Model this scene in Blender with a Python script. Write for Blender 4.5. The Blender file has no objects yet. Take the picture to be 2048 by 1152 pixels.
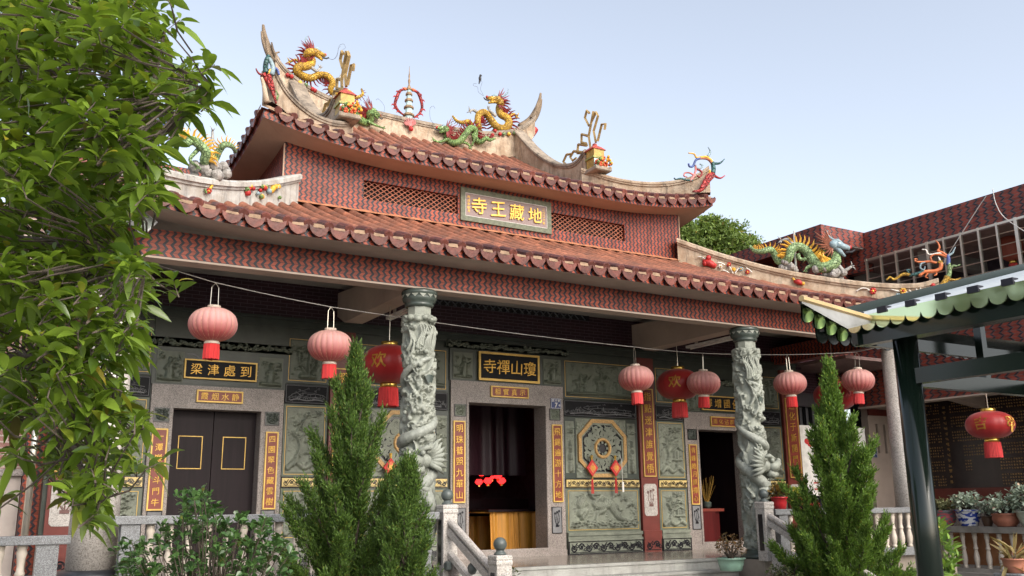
import bpy, math, random
import numpy as np
from mathutils import Vector, Matrix
sc = bpy.context.scene
COL = sc.collection
R = math.radians
PI = math.pi
# ------------------------------------------------------------------ camera
FPX = 1854.45
_yaw, _pit, _rol = R(30.2508), R(13.2214), R(-0.5895)
CF = Vector((math.sin(_yaw)*math.cos(_pit), math.cos(_yaw)*math.cos(_pit), math.sin(_pit)))
_r = Vector((math.cos(_yaw), -math.sin(_yaw), 0)); _u = _r.cross(CF)
CR = _r*math.cos(_rol)+_u*math.sin(_rol); CU = _u*math.cos(_rol)-_r*math.sin(_rol)
cam = bpy.data.cameras.new('camera'); cam_o = bpy.data.objects.new('camera', cam); COL.objects.link(cam_o)
m = Matrix((CR, CU, -CF)).transposed().to_4x4(); cam_o.matrix_world = m
cam.sensor_width = 36; cam.lens = FPX/2048*36; cam.clip_end = 3000; cam.clip_start = .05
sc.camera = cam_o
# ------------------------------------------------------------------ light
SUN_EL, SUN_AZ = R(33), R(172)      # azimuth from +Y clockwise (towards +X): the sun stands behind the camera
W = bpy.data.worlds.new('World'); sc.world = W; W.use_nodes = True
wn = W.node_tree.nodes; wl = W.node_tree.links
bg = wn['Background']
sky = wn.new('ShaderNodeTexSky'); sky.sky_type = 'NISHITA'; sky.sun_disc = False
sky.sun_elevation = SUN_EL; sky.sun_rotation = SUN_AZ
sky.air_density = 1.0; sky.dust_density = 3.0; sky.ozone_density = 1.0
hs = wn.new('ShaderNodeHueSaturation'); hs.inputs['Saturation'].default_value = .52; hs.inputs['Value'].default_value = 1.0
wl.new(sky.outputs[0], hs.inputs['Color']); wl.new(hs.outputs[0], bg.inputs[0]); bg.inputs[1].default_value = .15
sl = bpy.data.lights.new('sun', 'SUN'); sl.energy = 0.85; sl.angle = R(30); sl.color = (1, .93, .82)
so = bpy.data.objects.new('sun', sl); COL.objects.link(so)
sd = Vector((math.sin(SUN_AZ)*math.cos(SUN_EL), math.cos(SUN_AZ)*math.cos(SUN_EL), math.sin(SUN_EL)))
so.rotation_euler = sd.to_track_quat('Z', 'Y').to_euler(); so.location = (0, -10, 30)
sc.view_settings.view_transform = 'Standard'; sc.view_settings.look = 'None'
sc.view_settings.exposure = 1.1; sc.view_settings.gamma = 1
sc.cycles.max_bounces = 8; sc.cycles.diffuse_bounces = 5; sc.cycles.glossy_bounces = 4
sc.cycles.transparent_max_bounces = 8
try: sc.cycles.use_denoising = True
except Exception: pass
# ------------------------------------------------------------------ helpers
def ray(px, py): return CF + CR*((px-1024)/FPX) - CU*((py-576)/FPX)
def P(px, py, Y): d = ray(px, py); return d*(Y/d.y)
def PX(px, py, X): d = ray(px, py); return d*(X/d.x)
def PZ(px, py, Z): d = ray(px, py); return d*(Z/d.z)
def PD(px, py, D): return ray(px, py)*D
MID = 8.63
def mir(x): return 2*MID - x

class MB:
    def __init__(s): s.v = []; s.f = []; s.m = []; s.mi = 0
    def add(s, vs, fs):
        n = len(s.v); s.v += [tuple(v) for v in vs]
        for f in fs: s.f.append(tuple(i+n for i in f)); s.m.append(s.mi)
        return s
    def box(s, x0, x1, y0, y1, z0, z1):
        return s.add([(x0,y0,z0),(x1,y0,z0),(x1,y1,z0),(x0,y1,z0),(x0,y0,z1),(x1,y0,z1),(x1,y1,z1),(x0,y1,z1)],
              [(0,3,2,1),(4,5,6,7),(0,1,5,4),(1,2,6,5),(2,3,7,6),(3,0,4,7)])
    def bev(s, x0, x1, y0, y1, z0, z1, b=.01):
        vs = []; 
        for zz, bb in ((z0, b), (z0+b, 0), (z1-b, 0), (z1, b)):
            X0, X1, Y0, Y1 = x0+bb, x1-bb, y0+bb, y1-bb
            c = b-bb*.0
            vs += [(X0+b,Y0,zz),(X1-b,Y0,zz),(X1,Y0+b,zz),(X1,Y1-b,zz),(X1-b,Y1,zz),(X0+b,Y1,zz),(X0,Y1-b,zz),(X0,Y0+b,zz)]
        fs = [tuple(range(7,-1,-1)), tuple(range(24,32))]
        for k in range(3):
            for i in range(8):
                j = (i+1) % 8; fs.append((k*8+i, k*8+j, k*8+8+j, k*8+8+i))
        return s.add(vs, fs)
    def tube(s, pts, rad, n=8, caps=True, flat=1.0, up=None):
        pts = [Vector(p) for p in pts]; k = len(pts)
        rad = list(rad) if hasattr(rad, '__len__') else [rad]*k
        vs = []; u = None
        for i, p in enumerate(pts):
            t = (pts[min(i+1, k-1)] - pts[max(i-1, 0)])
            t = t.normalized() if t.length > 1e-9 else Vector((0,0,1))
            if u is None:
                a = Vector(up) if up else (Vector((0,0,1)) if abs(t.z) < .9 else Vector((1,0,0)))
                u = (a - t*a.dot(t)).normalized()
            else:
                u = (u - t*u.dot(t)); u = u.normalized() if u.length > 1e-6 else t.orthogonal().normalized()
            w = t.cross(u)
            for j in range(n):
                a = 2*PI*j/n; vs.append(p + (u*math.cos(a) + w*math.sin(a)*flat)*rad[i])
        fs = []
        for i in range(k-1):
            for j in range(n):
                j2 = (j+1) % n; fs.append((i*n+j, i*n+j2, (i+1)*n+j2, (i+1)*n+j))
        if caps: fs.append(tuple(range(n-1, -1, -1))); fs.append(tuple(range((k-1)*n, k*n)))
        return s.add(vs, fs)
    def lathe(s, prof, c=(0,0,0), n=20, a0=0, a1=2*PI):
        full = abs(a1-a0-2*PI) < 1e-6; nn = n if full else n+1; vs = []
        for r, z in prof:
            for j in range(nn):
                a = a0+(a1-a0)*j/n; vs.append((c[0]+r*math.cos(a), c[1]+r*math.sin(a), c[2]+z))
        fs = []
        for i in range(len(prof)-1):
            for j in range(n):
                j2 = (j+1) % nn; fs.append((i*nn+j, i*nn+j2, (i+1)*nn+j2, (i+1)*nn+j))
        if full:
            if prof[0][0] > 1e-4: fs.append(tuple(range(nn-1, -1, -1)))
            if prof[-1][0] > 1e-4: fs.append(tuple(range((len(prof)-1)*nn, len(prof)*nn)))
        return s.add(vs, fs)
    def ball(s, c, r, n=10, m=6, sx=1, sy=1, sz=1):
        vs = []; 
        for i in range(m+1):
            a = PI*i/m - PI/2
            for j in range(n):
                b = 2*PI*j/n
                vs.append((c[0]+r*sx*math.cos(a)*math.cos(b), c[1]+r*sy*math.cos(a)*math.sin(b), c[2]+r*sz*math.sin(a)))
        fs = [(i*n+j, i*n+(j+1) % n, (i+1)*n+(j+1) % n, (i+1)*n+j) for i in range(m) for j in range(n)]
        return s.add(vs, fs)
    def prism(s, out, y0, y1):   # outline in (x, z), extruded along y
        n = len(out); vs = [(x, y0, z) for x, z in out] + [(x, y1, z) for x, z in out]
        fs = [tuple(range(n)), tuple(range(2*n-1, n-1, -1))]
        for i in range(n): j = (i+1) % n; fs.append((j, i, n+i, n+j))
        return s.add(vs, fs)
    def spike(s, p, q, r, n=4): return s.tube([p, q], [r, r*.08], n)
    def grid(s, pts):   # 2-D array of points
        h = len(pts); w = len(pts[0]); vs = [p for row in pts for p in row]
        return s.add(vs, [(i*w+j, i*w+j+1, (i+1)*w+j+1, (i+1)*w+j) for i in range(h-1) for j in range(w-1)])
    def build(s, name, mat, parent=None, smooth=False):
        me = bpy.data.meshes.new(name); me.from_pydata(s.v, [], s.f)
        mats = mat if isinstance(mat, (list, tuple)) else [mat]
        for mm in mats: me.materials.append(mm)
        if len(mats) > 1: me.polygons.foreach_set('material_index', s.m)
        if smooth: me.polygons.foreach_set('use_smooth', [True]*len(me.polygons))
        me.update()
        o = bpy.data.objects.new(name, me); COL.objects.link(o)
        if parent is not None:
            o.parent = parent
            pw = Matrix.Translation(parent.location) if parent.parent is None and parent.type == 'EMPTY' else None
            if pw is not None: o.matrix_parent_inverse = pw.inverted()
        return o
def bevel(o, w=.008, seg=2):
    b = o.modifiers.new('bevel', 'BEVEL'); b.width = w; b.segments = seg; b.limit_method = 'ANGLE'; return o
def np_mesh(name, V, Fq, mat, parent=None, smooth=False):
    """V (n,3) array, Fq (m,k) array of equal-sized faces"""
    me = bpy.data.meshes.new(name); k = Fq.shape[1]
    me.vertices.add(len(V)); me.vertices.foreach_set('co', np.asarray(V, np.float32).ravel())
    me.loops.add(Fq.size); me.loops.foreach_set('vertex_index', Fq.astype(np.int32).ravel())
    me.polygons.add(len(Fq)); me.polygons.foreach_set('loop_start', np.arange(0, Fq.size, k, dtype=np.int32))
    me.polygons.foreach_set('loop_total', np.full(len(Fq), k, np.int32))
    if smooth: me.polygons.foreach_set('use_smooth', np.ones(len(Fq), bool))
    me.materials.append(mat); me.update(calc_edges=True); me.validate()
    o = bpy.data.objects.new(name, me); COL.objects.link(o)
    if parent is not None:
        o.parent = parent
        if parent.type == 'EMPTY': o.matrix_parent_inverse = Matrix.Translation(parent.location).inverted()
    return o
def thing(name, label, cat, loc=(0,0,0), group=None):
    o = bpy.data.objects.new(name, None); COL.objects.link(o); o.location = loc; o.empty_display_size = .1
    return tag(o, label, cat, group)
def tag(o, label=None, cat=None, group=None, kind=None):
    if label: o['label'] = label
    if cat: o['category'] = cat
    if group: o['group'] = group
    if kind: o['kind'] = kind
    return o
def dup(root, loc, label):
    r = root.copy(); COL.objects.link(r); r.location = loc; r['label'] = label
    for ch in list(root.children):
        c = ch.copy(); COL.objects.link(c); c.parent = r
        for g in list(ch.children):
            d = g.copy(); COL.objects.link(d); d.parent = c
    return r
def catmull(pts, k=6):
    pts = [np.array(p, float) for p in pts]; out = []
    q = [2*pts[0]-pts[1]] + pts + [2*pts[-1]-pts[-2]]
    for i in range(1, len(q)-2):
        a, b, c, d = q[i-1:i+3]
        for j in range(k):
            t = j/k
            out.append(.5*((2*b)+(-a+c)*t+(2*a-5*b+4*c-d)*t*t+(-a+3*b-3*c+d)*t**3))
    out.append(pts[-1]); return [tuple(p) for p in out]
# ------------------------------------------------------------------ materials
class NT:
    def __init__(s, mat): s.t = mat.node_tree; s.n = s.t.nodes; s.l = s.t.links
    def new(s, ty, **kw):
        n = s.n.new(ty)
        for k, v in kw.items(): setattr(n, k, v)
        return n
    def put(s, sock, v):
        if hasattr(v, 'is_output') or isinstance(v, bpy.types.NodeSocket): s.l.new(v, sock)
        else: sock.default_value = v
    def math(s, op, a, b=None, c=None):
        n = s.new('ShaderNodeMath', operation=op); s.put(n.inputs[0], a)
        if b is not None: s.put(n.inputs[1], b)
        if c is not None: s.put(n.inputs[2], c)
        return n.outputs[0]
    def mix(s, f, a, b, mode='MIX'):
        n = s.new('ShaderNodeMix', data_type='RGBA', blend_type=mode)
        s.put(n.inputs[0], f); s.put(n.inputs[6], a); s.put(n.inputs[7], b); return n.outputs[2]
    def noise(s, vec, scale, det=3, rough=.55):
        n = s.new('ShaderNodeTexNoise'); s.put(n.inputs['Vector'], vec); n.inputs['Scale'].default_value = scale
        n.inputs['Detail'].default_value = det; n.inputs['Roughness'].default_value = rough; return n.outputs['Fac']
    def ramp(s, f, stops):
        n = s.new('ShaderNodeValToRGB'); s.put(n.inputs[0], f); e = n.color_ramp.elements
        while len(e) < len(stops): e.new(.5)
        for i, (p, c) in enumerate(stops): e[i].position = p; e[i].color = c if len(c) == 4 else (*c, 1)
        return n.outputs[0]
    def obj(s): return s.new('ShaderNodeTexCoord').outputs['Object']
def c4(c, k=1): return (c[0]*k, c[1]*k, c[2]*k, 1)
MC = {}
def M(name, col, rough=.6, metal=0, var=.2, vs=6, col2=None, bump=0, bs=60, stretch=None, coat=0, emit=None, es=1, spec=.5, subs=0):
    if name in MC: return MC[name]
    mat = bpy.data.materials.new(name); mat.use_nodes = True; MC[name] = mat
    t = NT(mat); b = t.n['Principled BSDF']; o = t.obj()
    if stretch:
        mp = t.new('ShaderNodeMapping'); mp.inputs['Scale'].default_value = stretch; t.l.new(o, mp.inputs[0]); o = mp.outputs[0]
    f = t.noise(o, vs, 5, .6)
    f = t.ramp(f, [(.3, (0,0,0)), (.7, (1,1,1))])
    c = t.mix(f, c4(col, 1-var), c4(col2 or col, 1 if col2 else 1+var))
    t.l.new(c, b.inputs['Base Color']); b.inputs['Roughness'].default_value = rough; b.inputs['Metallic'].default_value = metal
    b.inputs['Specular IOR Level'].default_value = spec
    if coat: b.inputs['Coat Weight'].default_value = coat; b.inputs['Coat Roughness'].default_value = .08
    if bump:
        bn = t.new('ShaderNodeBump'); bn.inputs['Strength'].default_value = bump; bn.inputs['Distance'].default_value = .01
        t.l.new(t.noise(o, bs, 4), bn.inputs['Height']); t.l.new(bn.outputs[0], b.inputs['Normal'])
    if emit: b.inputs['Emission Color'].default_value = c4(emit); b.inputs['Emission Strength'].default_value = es
    return mat
def speckle(name, cols, scale=90, rough=.45, dirt=.25):
    mat = bpy.data.materials.new(name); mat.use_nodes = True; MC[name] = mat
    t = NT(mat); b = t.n['Principled BSDF']; o = t.obj()
    v = t.new('ShaderNodeTexVoronoi'); v.inputs['Scale'].default_value = scale; t.l.new(o, v.inputs['Vector'])
    c = t.ramp(v.outputs['Color'], [(.15, cols[0]), (.45, cols[1]), (.8, cols[2])])
    d = t.ramp(t.noise(o, 2.3, 5, .65), [(.35, (1-dirt,)*3), (.65, (1, 1, 1))])
    c = t.mix(1.0, c, d, 'MULTIPLY')
    t.l.new(c, b.inputs['Base Color']); b.inputs['Roughness'].default_value = rough
    return mat
def chevron(name, red, dark, mortar, pu=.095, pv=.053, frac=.42, amp=.46, rough=.45):
    mat = bpy.data.materials.new(name); mat.use_nodes = True; MC[name] = mat
    t = NT(mat); b = t.n['Principled BSDF']; o = t.obj()
    sp = t.new('ShaderNodeSeparateXYZ'); t.l.new(o, sp.inputs[0])
    g = t.new('ShaderNodeNewGeometry'); sn = t.new('ShaderNodeSeparateXYZ'); t.l.new(g.outputs['True Normal'], sn.inputs[0])
    side = t.math('GREATER_THAN', t.math('ABSOLUTE', sn.outputs[0]), .6)
    n1 = t.noise(o, 1.1, 2)
    u = t.math('ADD', t.math('MULTIPLY', sp.outputs[0], t.math('SUBTRACT', 1.0, side)), t.math('MULTIPLY', sp.outputs[1], side))
    u = t.math('DIVIDE', t.math('ADD', u, t.math('MULTIPLY', n1, .02)), pu)
    v = t.math('DIVIDE', sp.outputs[2], pv)
    row = t.math('FLOOR', v); fr = t.math('SUBTRACT', v, row); odd = t.math('FLOORED_MODULO', row, 2.0)
    tri = t.math('ABSOLUTE', t.math('SUBTRACT', odd, fr))
    ph = t.math('ADD', u, t.math('MULTIPLY', tri, amp))
    cell = t.math('FLOOR', ph); fu = t.math('FRACT', ph)
    dk = t.math('LESS_THAN', fu, frac)
    wn_ = t.new('ShaderNodeTexWhiteNoise', noise_dimensions='2D'); cv = t.new('ShaderNodeCombineXYZ')
    t.l.new(cell, cv.inputs[0]); t.l.new(row, cv.inputs[1]); t.l.new(cv.outputs[0], wn_.inputs['Vector'])
    rv = t.mix(wn_.outputs['Value'], c4(red, .72), c4(red, 1.2))
    dv = t.mix(wn_.outputs['Value'], c4(dark, .7), c4(dark, 1.6))
    c = t.mix(dk, rv, dv)
    ml = t.math('MAXIMUM', t.math('LESS_THAN', fr, .12), t.math('MULTIPLY', t.math('LESS_THAN', fu, .05), .7))
    c = t.mix(ml, c, c4(mortar))
    mp = t.new('ShaderNodeMapping'); mp.inputs['Scale'].default_value = (1, 1, .16); t.l.new(o, mp.inputs[0])
    st = t.mix(1.0, t.ramp(t.noise(o, 1.7, 6, .7), [(.3, (.72, .68, .66)), (.62, (1, 1, 1))]), t.ramp(t.noise(mp.outputs[0], 5, 5, .7), [(.34, (.7, .68, .68)), (.56, (1, 1, 1))]), 'MULTIPLY')
    b.inputs['Specular IOR Level'].default_value = .3
    c = t.mix(1.0, c, st, 'MULTIPLY')
    t.l.new(c, b.inputs['Base Color']); b.inputs['Roughness'].default_value = rough
    bn = t.new('ShaderNodeBump'); bn.inputs['Strength'].default_value = .35; bn.inputs['Distance'].default_value = .006
    t.l.new(t.math('SUBTRACT', 1.0, ml), bn.inputs['Height']); t.l.new(bn.outputs[0], b.inputs['Normal'])
    return mat
def brick(name, c1, c2, mortar, bw=.22, bh=.062, ms=.006, rough=.4, axis='x'):
    mat = bpy.data.materials.new(name); mat.use_nodes = True; MC[name] = mat
    t = NT(mat); b = t.n['Principled BSDF']; o = t.obj()
    sp = t.new('ShaderNodeSeparateXYZ'); t.l.new(o, sp.inputs[0]); cb = t.new('ShaderNodeCombineXYZ')
    t.l.new(sp.outputs[0 if axis == 'x' else 1], cb.inputs[0]); t.l.new(sp.outputs[2], cb.inputs[1])
    br = t.new('ShaderNodeTexBrick'); t.l.new(cb.outputs[0], br.inputs['Vector'])
    br.inputs['Color1'].default_value = c4(c1); br.inputs['Color2'].default_value = c4(c2); br.inputs['Mortar'].default_value = c4(mortar)
    br.inputs['Scale'].default_value = 1; br.inputs['Brick Width'].default_value = bw; br.inputs['Row Height'].default_value = bh
    br.inputs['Mortar Size'].default_value = ms
    st = t.ramp(t.noise(o, 1.5, 5, .7), [(.3, (.75, .72, .72)), (.65, (1, 1, 1))])
    t.l.new(t.mix(1.0, br.outputs['Color'], st, 'MULTIPLY'), b.inputs['Base Color']); b.inputs['Roughness'].default_value = rough
    return mat
def plaster(name, base, stain, dark, rough=.85, amt=.5):
    mat = bpy.data.materials.new(name); mat.use_nodes = True; MC[name] = mat
    t = NT(mat); b = t.n['Principled BSDF']; o = t.obj()
    a = t.ramp(t.noise(o, 3.2, 8, .68), [(.38, (0,0,0)), (.62, (1,1,1))])
    c = t.mix(a, c4(stain), c4(base))
    mp = t.new('ShaderNodeMapping'); mp.inputs['Scale'].default_value = (1, 1, .22); t.l.new(o, mp.inputs[0])
    d = t.ramp(t.noise(mp.outputs[0], 9, 7, .7), [(.5, (0,0,0)), (.72, (1,1,1))])
    c = t.mix(t.math('MULTIPLY', d, amt), c, c4(dark))
    t.l.new(c, b.inputs['Base Color']); b.inputs['Roughness'].default_value = rough
    bn = t.new('ShaderNodeBump'); bn.inputs['Strength'].default_value = .5; bn.inputs['Distance'].default_value = .02
    t.l.new(t.noise(o, 22, 8, .7), bn.inputs['Height']); t.l.new(bn.outputs[0], b.inputs['Normal'])
    return mat
def leafmat(name, c1, c2, rough=.38, trans=.25, vs=3.0):
    mat = bpy.data.materials.new(name); mat.use_nodes = True; MC[name] = mat
    t = NT(mat); b = t.n['Principled BSDF']; g = t.new('ShaderNodeNewGeometry')
    r = t.ramp(g.outputs['Random Per Island'], [(0, (c1[0]*1.6+.02, c1[1]*.7, c1[2]*.8)), (.05, c1), (.75, c2), (.965, tuple(min(1, x*1.25) for x in c2)), (1, (min(1, c2[0]*2.2), c2[1]*1.15, c2[2]))])
    t.l.new(r, b.inputs['Base Color']); b.inputs['Roughness'].default_value = rough
    if trans:
        tr = t.new('ShaderNodeBsdfTranslucent'); t.l.new(t.mix(.5, r, (c2[0]*1.8, c2[1]*1.8, c2[2]*.8, 1)), tr.inputs[0])
        mx = t.new('ShaderNodeMixShader'); mx.inputs[0].default_value = trans
        t.l.new(b.outputs[0], mx.inputs[1]); t.l.new(tr.outputs[0], mx.inputs[2])
        t.l.new(mx.outputs[0], t.n['Material Output'].inputs[0])
    return mat
CHEV = chevron('chevron brick', (.34, .064, .03), (.02, .018, .027), (.04, .028, .03))
CHEVW = chevron('wing chevron brick', (.27, .055, .035), (.025, .022, .03), (.17, .13, .12), pu=.2, pv=.066, frac=.34)
BRK = brick('porch brick', (.045, .014, .022), (.032, .01, .018), (.1, .075, .09))
def tilemat(name, c, dark, rough, spec):
    mat = bpy.data.materials.new(name); mat.use_nodes = True; MC[name] = mat; t = NT(mat); b = t.n['Principled BSDF']; o = t.obj()
    sp = t.new('ShaderNodeSeparateXYZ'); t.l.new(o, sp.inputs[0]); cv = t.new('ShaderNodeCombineXYZ')
    t.l.new(t.math('FLOOR', t.math('DIVIDE', t.math('ADD', sp.outputs[0], .03), .277)), cv.inputs[0]); t.l.new(t.math('FLOOR', t.math('DIVIDE', sp.outputs[1], .3)), cv.inputs[1])
    w = t.new('ShaderNodeTexWhiteNoise', noise_dimensions='2D'); t.l.new(cv.outputs[0], w.inputs['Vector'])
    k = t.mix(w.outputs['Value'], c4(c, .68), c4(c, 1.22)); f = t.ramp(t.noise(o, 2.6, 7, .72), [(.4, (1,1,1)), (.66, (0,0,0))])
    k = t.mix(f, c4(dark), k); f2 = t.ramp(t.noise(o, 14, 6, .7), [(.35, (.6, .58, .56)), (.6, (1, 1, 1))])
    t.l.new(t.mix(1.0, k, f2, 'MULTIPLY'), b.inputs['Base Color']); b.inputs['Roughness'].default_value = rough; b.inputs['Specular IOR Level'].default_value = spec
    bn = t.new('ShaderNodeBump'); bn.inputs['Strength'].default_value = .5; bn.inputs['Distance'].default_value = .01; t.l.new(t.noise(o, 30, 5), bn.inputs['Height']); t.l.new(bn.outputs[0], b.inputs['Normal']); return mat
TILE = tilemat('terracotta tile', (.37, .14, .08), (.17, .08, .055), .6, .4)
GLZ = tilemat('glazed eave tile', (.19, .058, .042), (.075, .032, .028), .42, .25)
PLA = plaster('weathered plaster', (.52, .42, .31), (.33, .23, .15), (.05, .042, .038), amt=.75)
PLB = plaster('grey washed plaster', (.5, .49, .46), (.36, .32, .27), (.07, .07, .075), amt=.75)
MBLK = M('matt black lacquer', (.01, .01, .012), .5, spec=.15)
CAPM = plaster('sooty cap plaster', (.36, .29, .22), (.2, .16, .12), (.035, .03, .03), amt=.75)
SOF = M('soffit plaster', (.42, .33, .27), .85, var=.14, vs=1.6)
SOFU = M('bounce tinted upper soffit', (.42, .285, .205), .85, var=.12, vs=1.2)  # warm bounce light is painted into this soffit colour
CONC = M('grey concrete', (.33, .31, .28), .85, var=.2, vs=2.5, bump=.2)
GRAN = speckle('pink grey granite', ((.13, .105, .095), (.26, .22, .2), (.38, .335, .305)), 120)
GRANG = speckle('blue grey granite', ((.1, .1, .105), (.19, .195, .2), (.3, .31, .32)), 150)
GRANW = speckle('pale granite', ((.3, .27, .24), (.5, .46, .42), (.62, .58, .54)), 85, dirt=.18)
GRN = M('green stone', (.105, .12, .088), .5, var=.16, vs=7, bump=.15, bs=90)
GRND = M('dark green stone', (.036, .046, .036), .4, var=.25, vs=5)
GRNL = M('grey green carved stone', (.175, .19, .148), .6, var=.3, vs=5, bump=.5, bs=60)
BLK = M('polished black stone', (.014, .014, .018), .22, var=.3)
GRYL = M('engraved grey', (.16, .16, .165), .6)
GOLD = M('gold leaf', (.62, .36, .07), .42, metal=.5, var=.2, vs=9)
GOLDF = M('gold paint', (.62, .4, .1), .45, metal=.25, var=.15)
YEL = M('pale gold band', (.6, .45, .17), .5, var=.12)
MAR = M('maroon stone', (.15, .03, .022), .4, var=.15)
MARB = M('maroon board', (.2, .035, .022), .42, var=.12)
WOODD = M('dark door wood', (.012, .006, .008), .5, spec=.2, var=.35, vs=3, stretch=(6, 6, .5))
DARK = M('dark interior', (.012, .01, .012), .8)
WHITE = M('white paint', (.72, .7, .66), .5)
STEEL = M('stainless steel', (.6, .56, .48), .28, metal=.85, var=.08)
# ------------------------------------------------------------------ ornament helpers
def spiral(cx, cz, r, turns=1.6, a0=0, sgn=1, n=22, r1=.12):
    return [(cx+math.cos(a0+sgn*2*PI*turns*i/n)*r*(1-(1-r1)*i/n), cz+math.sin(a0+sgn*2*PI*turns*i/n)*r*(1-(1-r1)*i/n)) for i in range(n+1)]
def motif(w, h, kind, rs):
    """list of (points in metres, radii) strokes inside a w x h panel"""
    S = []; u = rs.uniform; mn = min(w, h)
    def st(p, r0, r1=None): S.append((np.array(p), np.linspace(r0, r1 if r1 is not None else r0, len(p))))
    def leafy(x, z, a, l, r):
        st([(x+math.cos(a)*l*t, z+math.sin(a)*l*t + .15*l*math.sin(PI*t)) for t in np.linspace(0, 1, 7)], r, r*.25)
    def clump(x, z, s, n=9):
        for _ in range(n): leafy(x+u(-s, s)*.6, z+u(-s, s)*.4, u(-.5, 3.6), s*u(.3, .7), s*.1)
    def cloud(x, z, s):
        for k in range(3): st(spiral(x+(k-1)*s*.8, z+(s*.3 if k == 1 else 0), s*u(.4, .6), 1.3, u(0, 6), rs.choice((-1, 1)), 14), s*.13, s*.07)
    def waves():
        x = .04*w
        while x < .95*w:
            st(spiral(x+mn*.06, u(.03, .13)*h+mn*.05, mn*u(.06, .1), 1.2, 3.4, -1, 12), mn*.025, mn*.012); x += mn*.13
    def figure(x, z, s):
        st([(x, z), (x+.02*s, z+.35*s), (x, z+.62*s)], s*.16, s*.1)
        st([(x-.12*s, z+.02*s), (x-.08*s, z+.4*s)], s*.07); st([(x, z+.78*s), (x, z+.84*s)], s*.1, s*.085)
        st([(x+.05*s, z+.6*s), (x+.22*s, z+.45*s), (x+.26*s, z+.62*s)], s*.055, s*.04); st([(x-.05*s, z+.6*s), (x-.2*s, z+.42*s), (x-.08*s, z+.36*s)], s*.055)
    if kind == 'dragonfish':
        pts = catmull([(.42*w, .82*h), (.36*w, .68*h), (.46*w, .6*h), (.58*w, .66*h), (.64*w, .48*h), (.72*w, .28*h), (.86*w, .2*h)], 8)
        S.append((np.array(pts), np.interp(np.linspace(0, 1, len(pts)), [0, .15, .5, 1], [.05*h, .1*h, .13*h, .05*h])))
        st(catmull([(.36*w, .8*h), (.3*w, .9*h), (.44*w, .93*h)], 6), .05*h, .02*h)
        for k in range(9): leafy(.46*w+.03*w*k, .76*h-.03*h*k, 1.2+.1*k, .14*h, .03*h)
        for k in range(4): leafy(.86*w, .2*h, -.6+.35*k, .12*w, .04*h)
        st(catmull([(.5*w, .5*h), (.4*w, .4*h), (.36*w, .2*h)], 6), .07*h, .03*h)
        st([(.17*w, .68*h), (.18*w, .69*h)], .17*h, .17*h); st([(.14*w, .42*h), (.24*w, .5*h), (.17*w, .3*h)], .1*h, .07*h)
        cloud(.8*w, .78*h, .1*h); cloud(.9*w, .62*h, .09*h); cloud(.7*w, .9*h, .07*h); waves()
    elif kind == 'tree':
        st(catmull([(u(.2, .4)*w, .1*h), (.35*w, .4*h), (.25*w, .62*h), (.5*w, .86*h)], 6), .035*mn, .015*mn)
        st(catmull([(.3*w, .5*h), (.5*w, .6*h), (.72*w, .62*h)], 6), .025*mn, .012*mn)
        for x, z in ((.3, .75), (.55, .88), (.72, .7), (.2, .58), (.8, .9), (.45, .66)): clump(x*w, z*h, .17*mn, 8)
        st([(.55*w, .3*h), (.9*w, .3*h)], .03*mn); st([(.5*w, .47*h), (.72*w, .56*h), (.95*w, .47*h)], .03*mn)
        for k in range(3): st([((.6+.13*k)*w, .3*h), ((.6+.13*k)*w, .48*h)], .018*mn)
        st(catmull([(.05*w, .06*h), (.25*w, .16*h), (.5*w, .07*h), (.75*w, .15*h), (.95*w, .08*h)], 6), .07*mn); figure(.3*w, .14*h, .22*h); figure(.7*w, .14*h, .17*h)
    elif kind == 'figures':
        k = max(1, int(round(w/h*1.4)))
        for i in range(k): figure((i+.5)/k*w+u(-.03, .03)*w, .1*h, .8*h)
        clump(.2*w, .8*h, .14*mn); clump(.85*w, .75*h, .14*mn); st([(.05*w, .08*h), (.95*w, .06*h)], .05*h)
    elif kind == 'horse':
        for i in range(3):
            x = (.2+.3*i)*w; z = (.4+.06*(i % 2))*h; s = .3*h
            st([(x-.45*s, z), (x+.4*s, z+.06*s)], .3*s, .26*s); st([(x+.4*s, z+.1*s), (x+.72*s, z+.6*s), (x+.98*s, z+.45*s)], .17*s, .1*s)
            for d in (-.5, -.3, .35, .5): st([(x+d*s, z-.1*s), (x+d*s+.14*s, z-.55*s), (x+d*s, z-.95*s)], .1*s, .06*s)
            st(catmull([(x-.5*s, z+.1*s), (x-.85*s, z+.1*s), (x-.9*s, z-.4*s)], 5), .08*s, .03*s); figure(x, z+.1*s, .9*s)
        for k in range(5): clump((.1+.2*k)*w, .9*h, .1*h, 6)
        st([(.02*w, .05*h), (.5*w, .09*h), (.98*w, .05*h)], .05*h)
    elif kind == 'flower':
        for k in range(3):
            x = (.25+.25*k)*w; st(catmull([(.5*w, .05*h), (x, .4*h), (x+u(-.1, .1)*w, .75*h)], 6), .03*mn, .02*mn)
            for a in np.linspace(0, 2*PI, 7)[:-1]: leafy(x, (.72+.06*k)*h, a, .14*mn, .05*mn)
        for k in range(7): clump(u(.15, .85)*w, u(.1, .6)*h, .14*mn, 4)
        st([(.3*w, .08*h), (.7*w, .08*h)], .07*mn)
    elif kind == 'vase':
        z = .02*h
        for f, r in ((.16, .3), (.06, .2), (.14, .26), (.1, .17), (.2, .12)):
            st([(.5*w, z+f*h*.3), (.5*w, z+f*h*.75)], r*w, r*w*.9); z += f*h
        clump(.5*w, .8*h, .4*w, 10); clump(.45*w, .92*h, .25*w, 6); cloud(.5*w, .1*h, .16*w)
    elif kind == 'scroll':
        n = max(2, int(round(w/h*1.15)))
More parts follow.
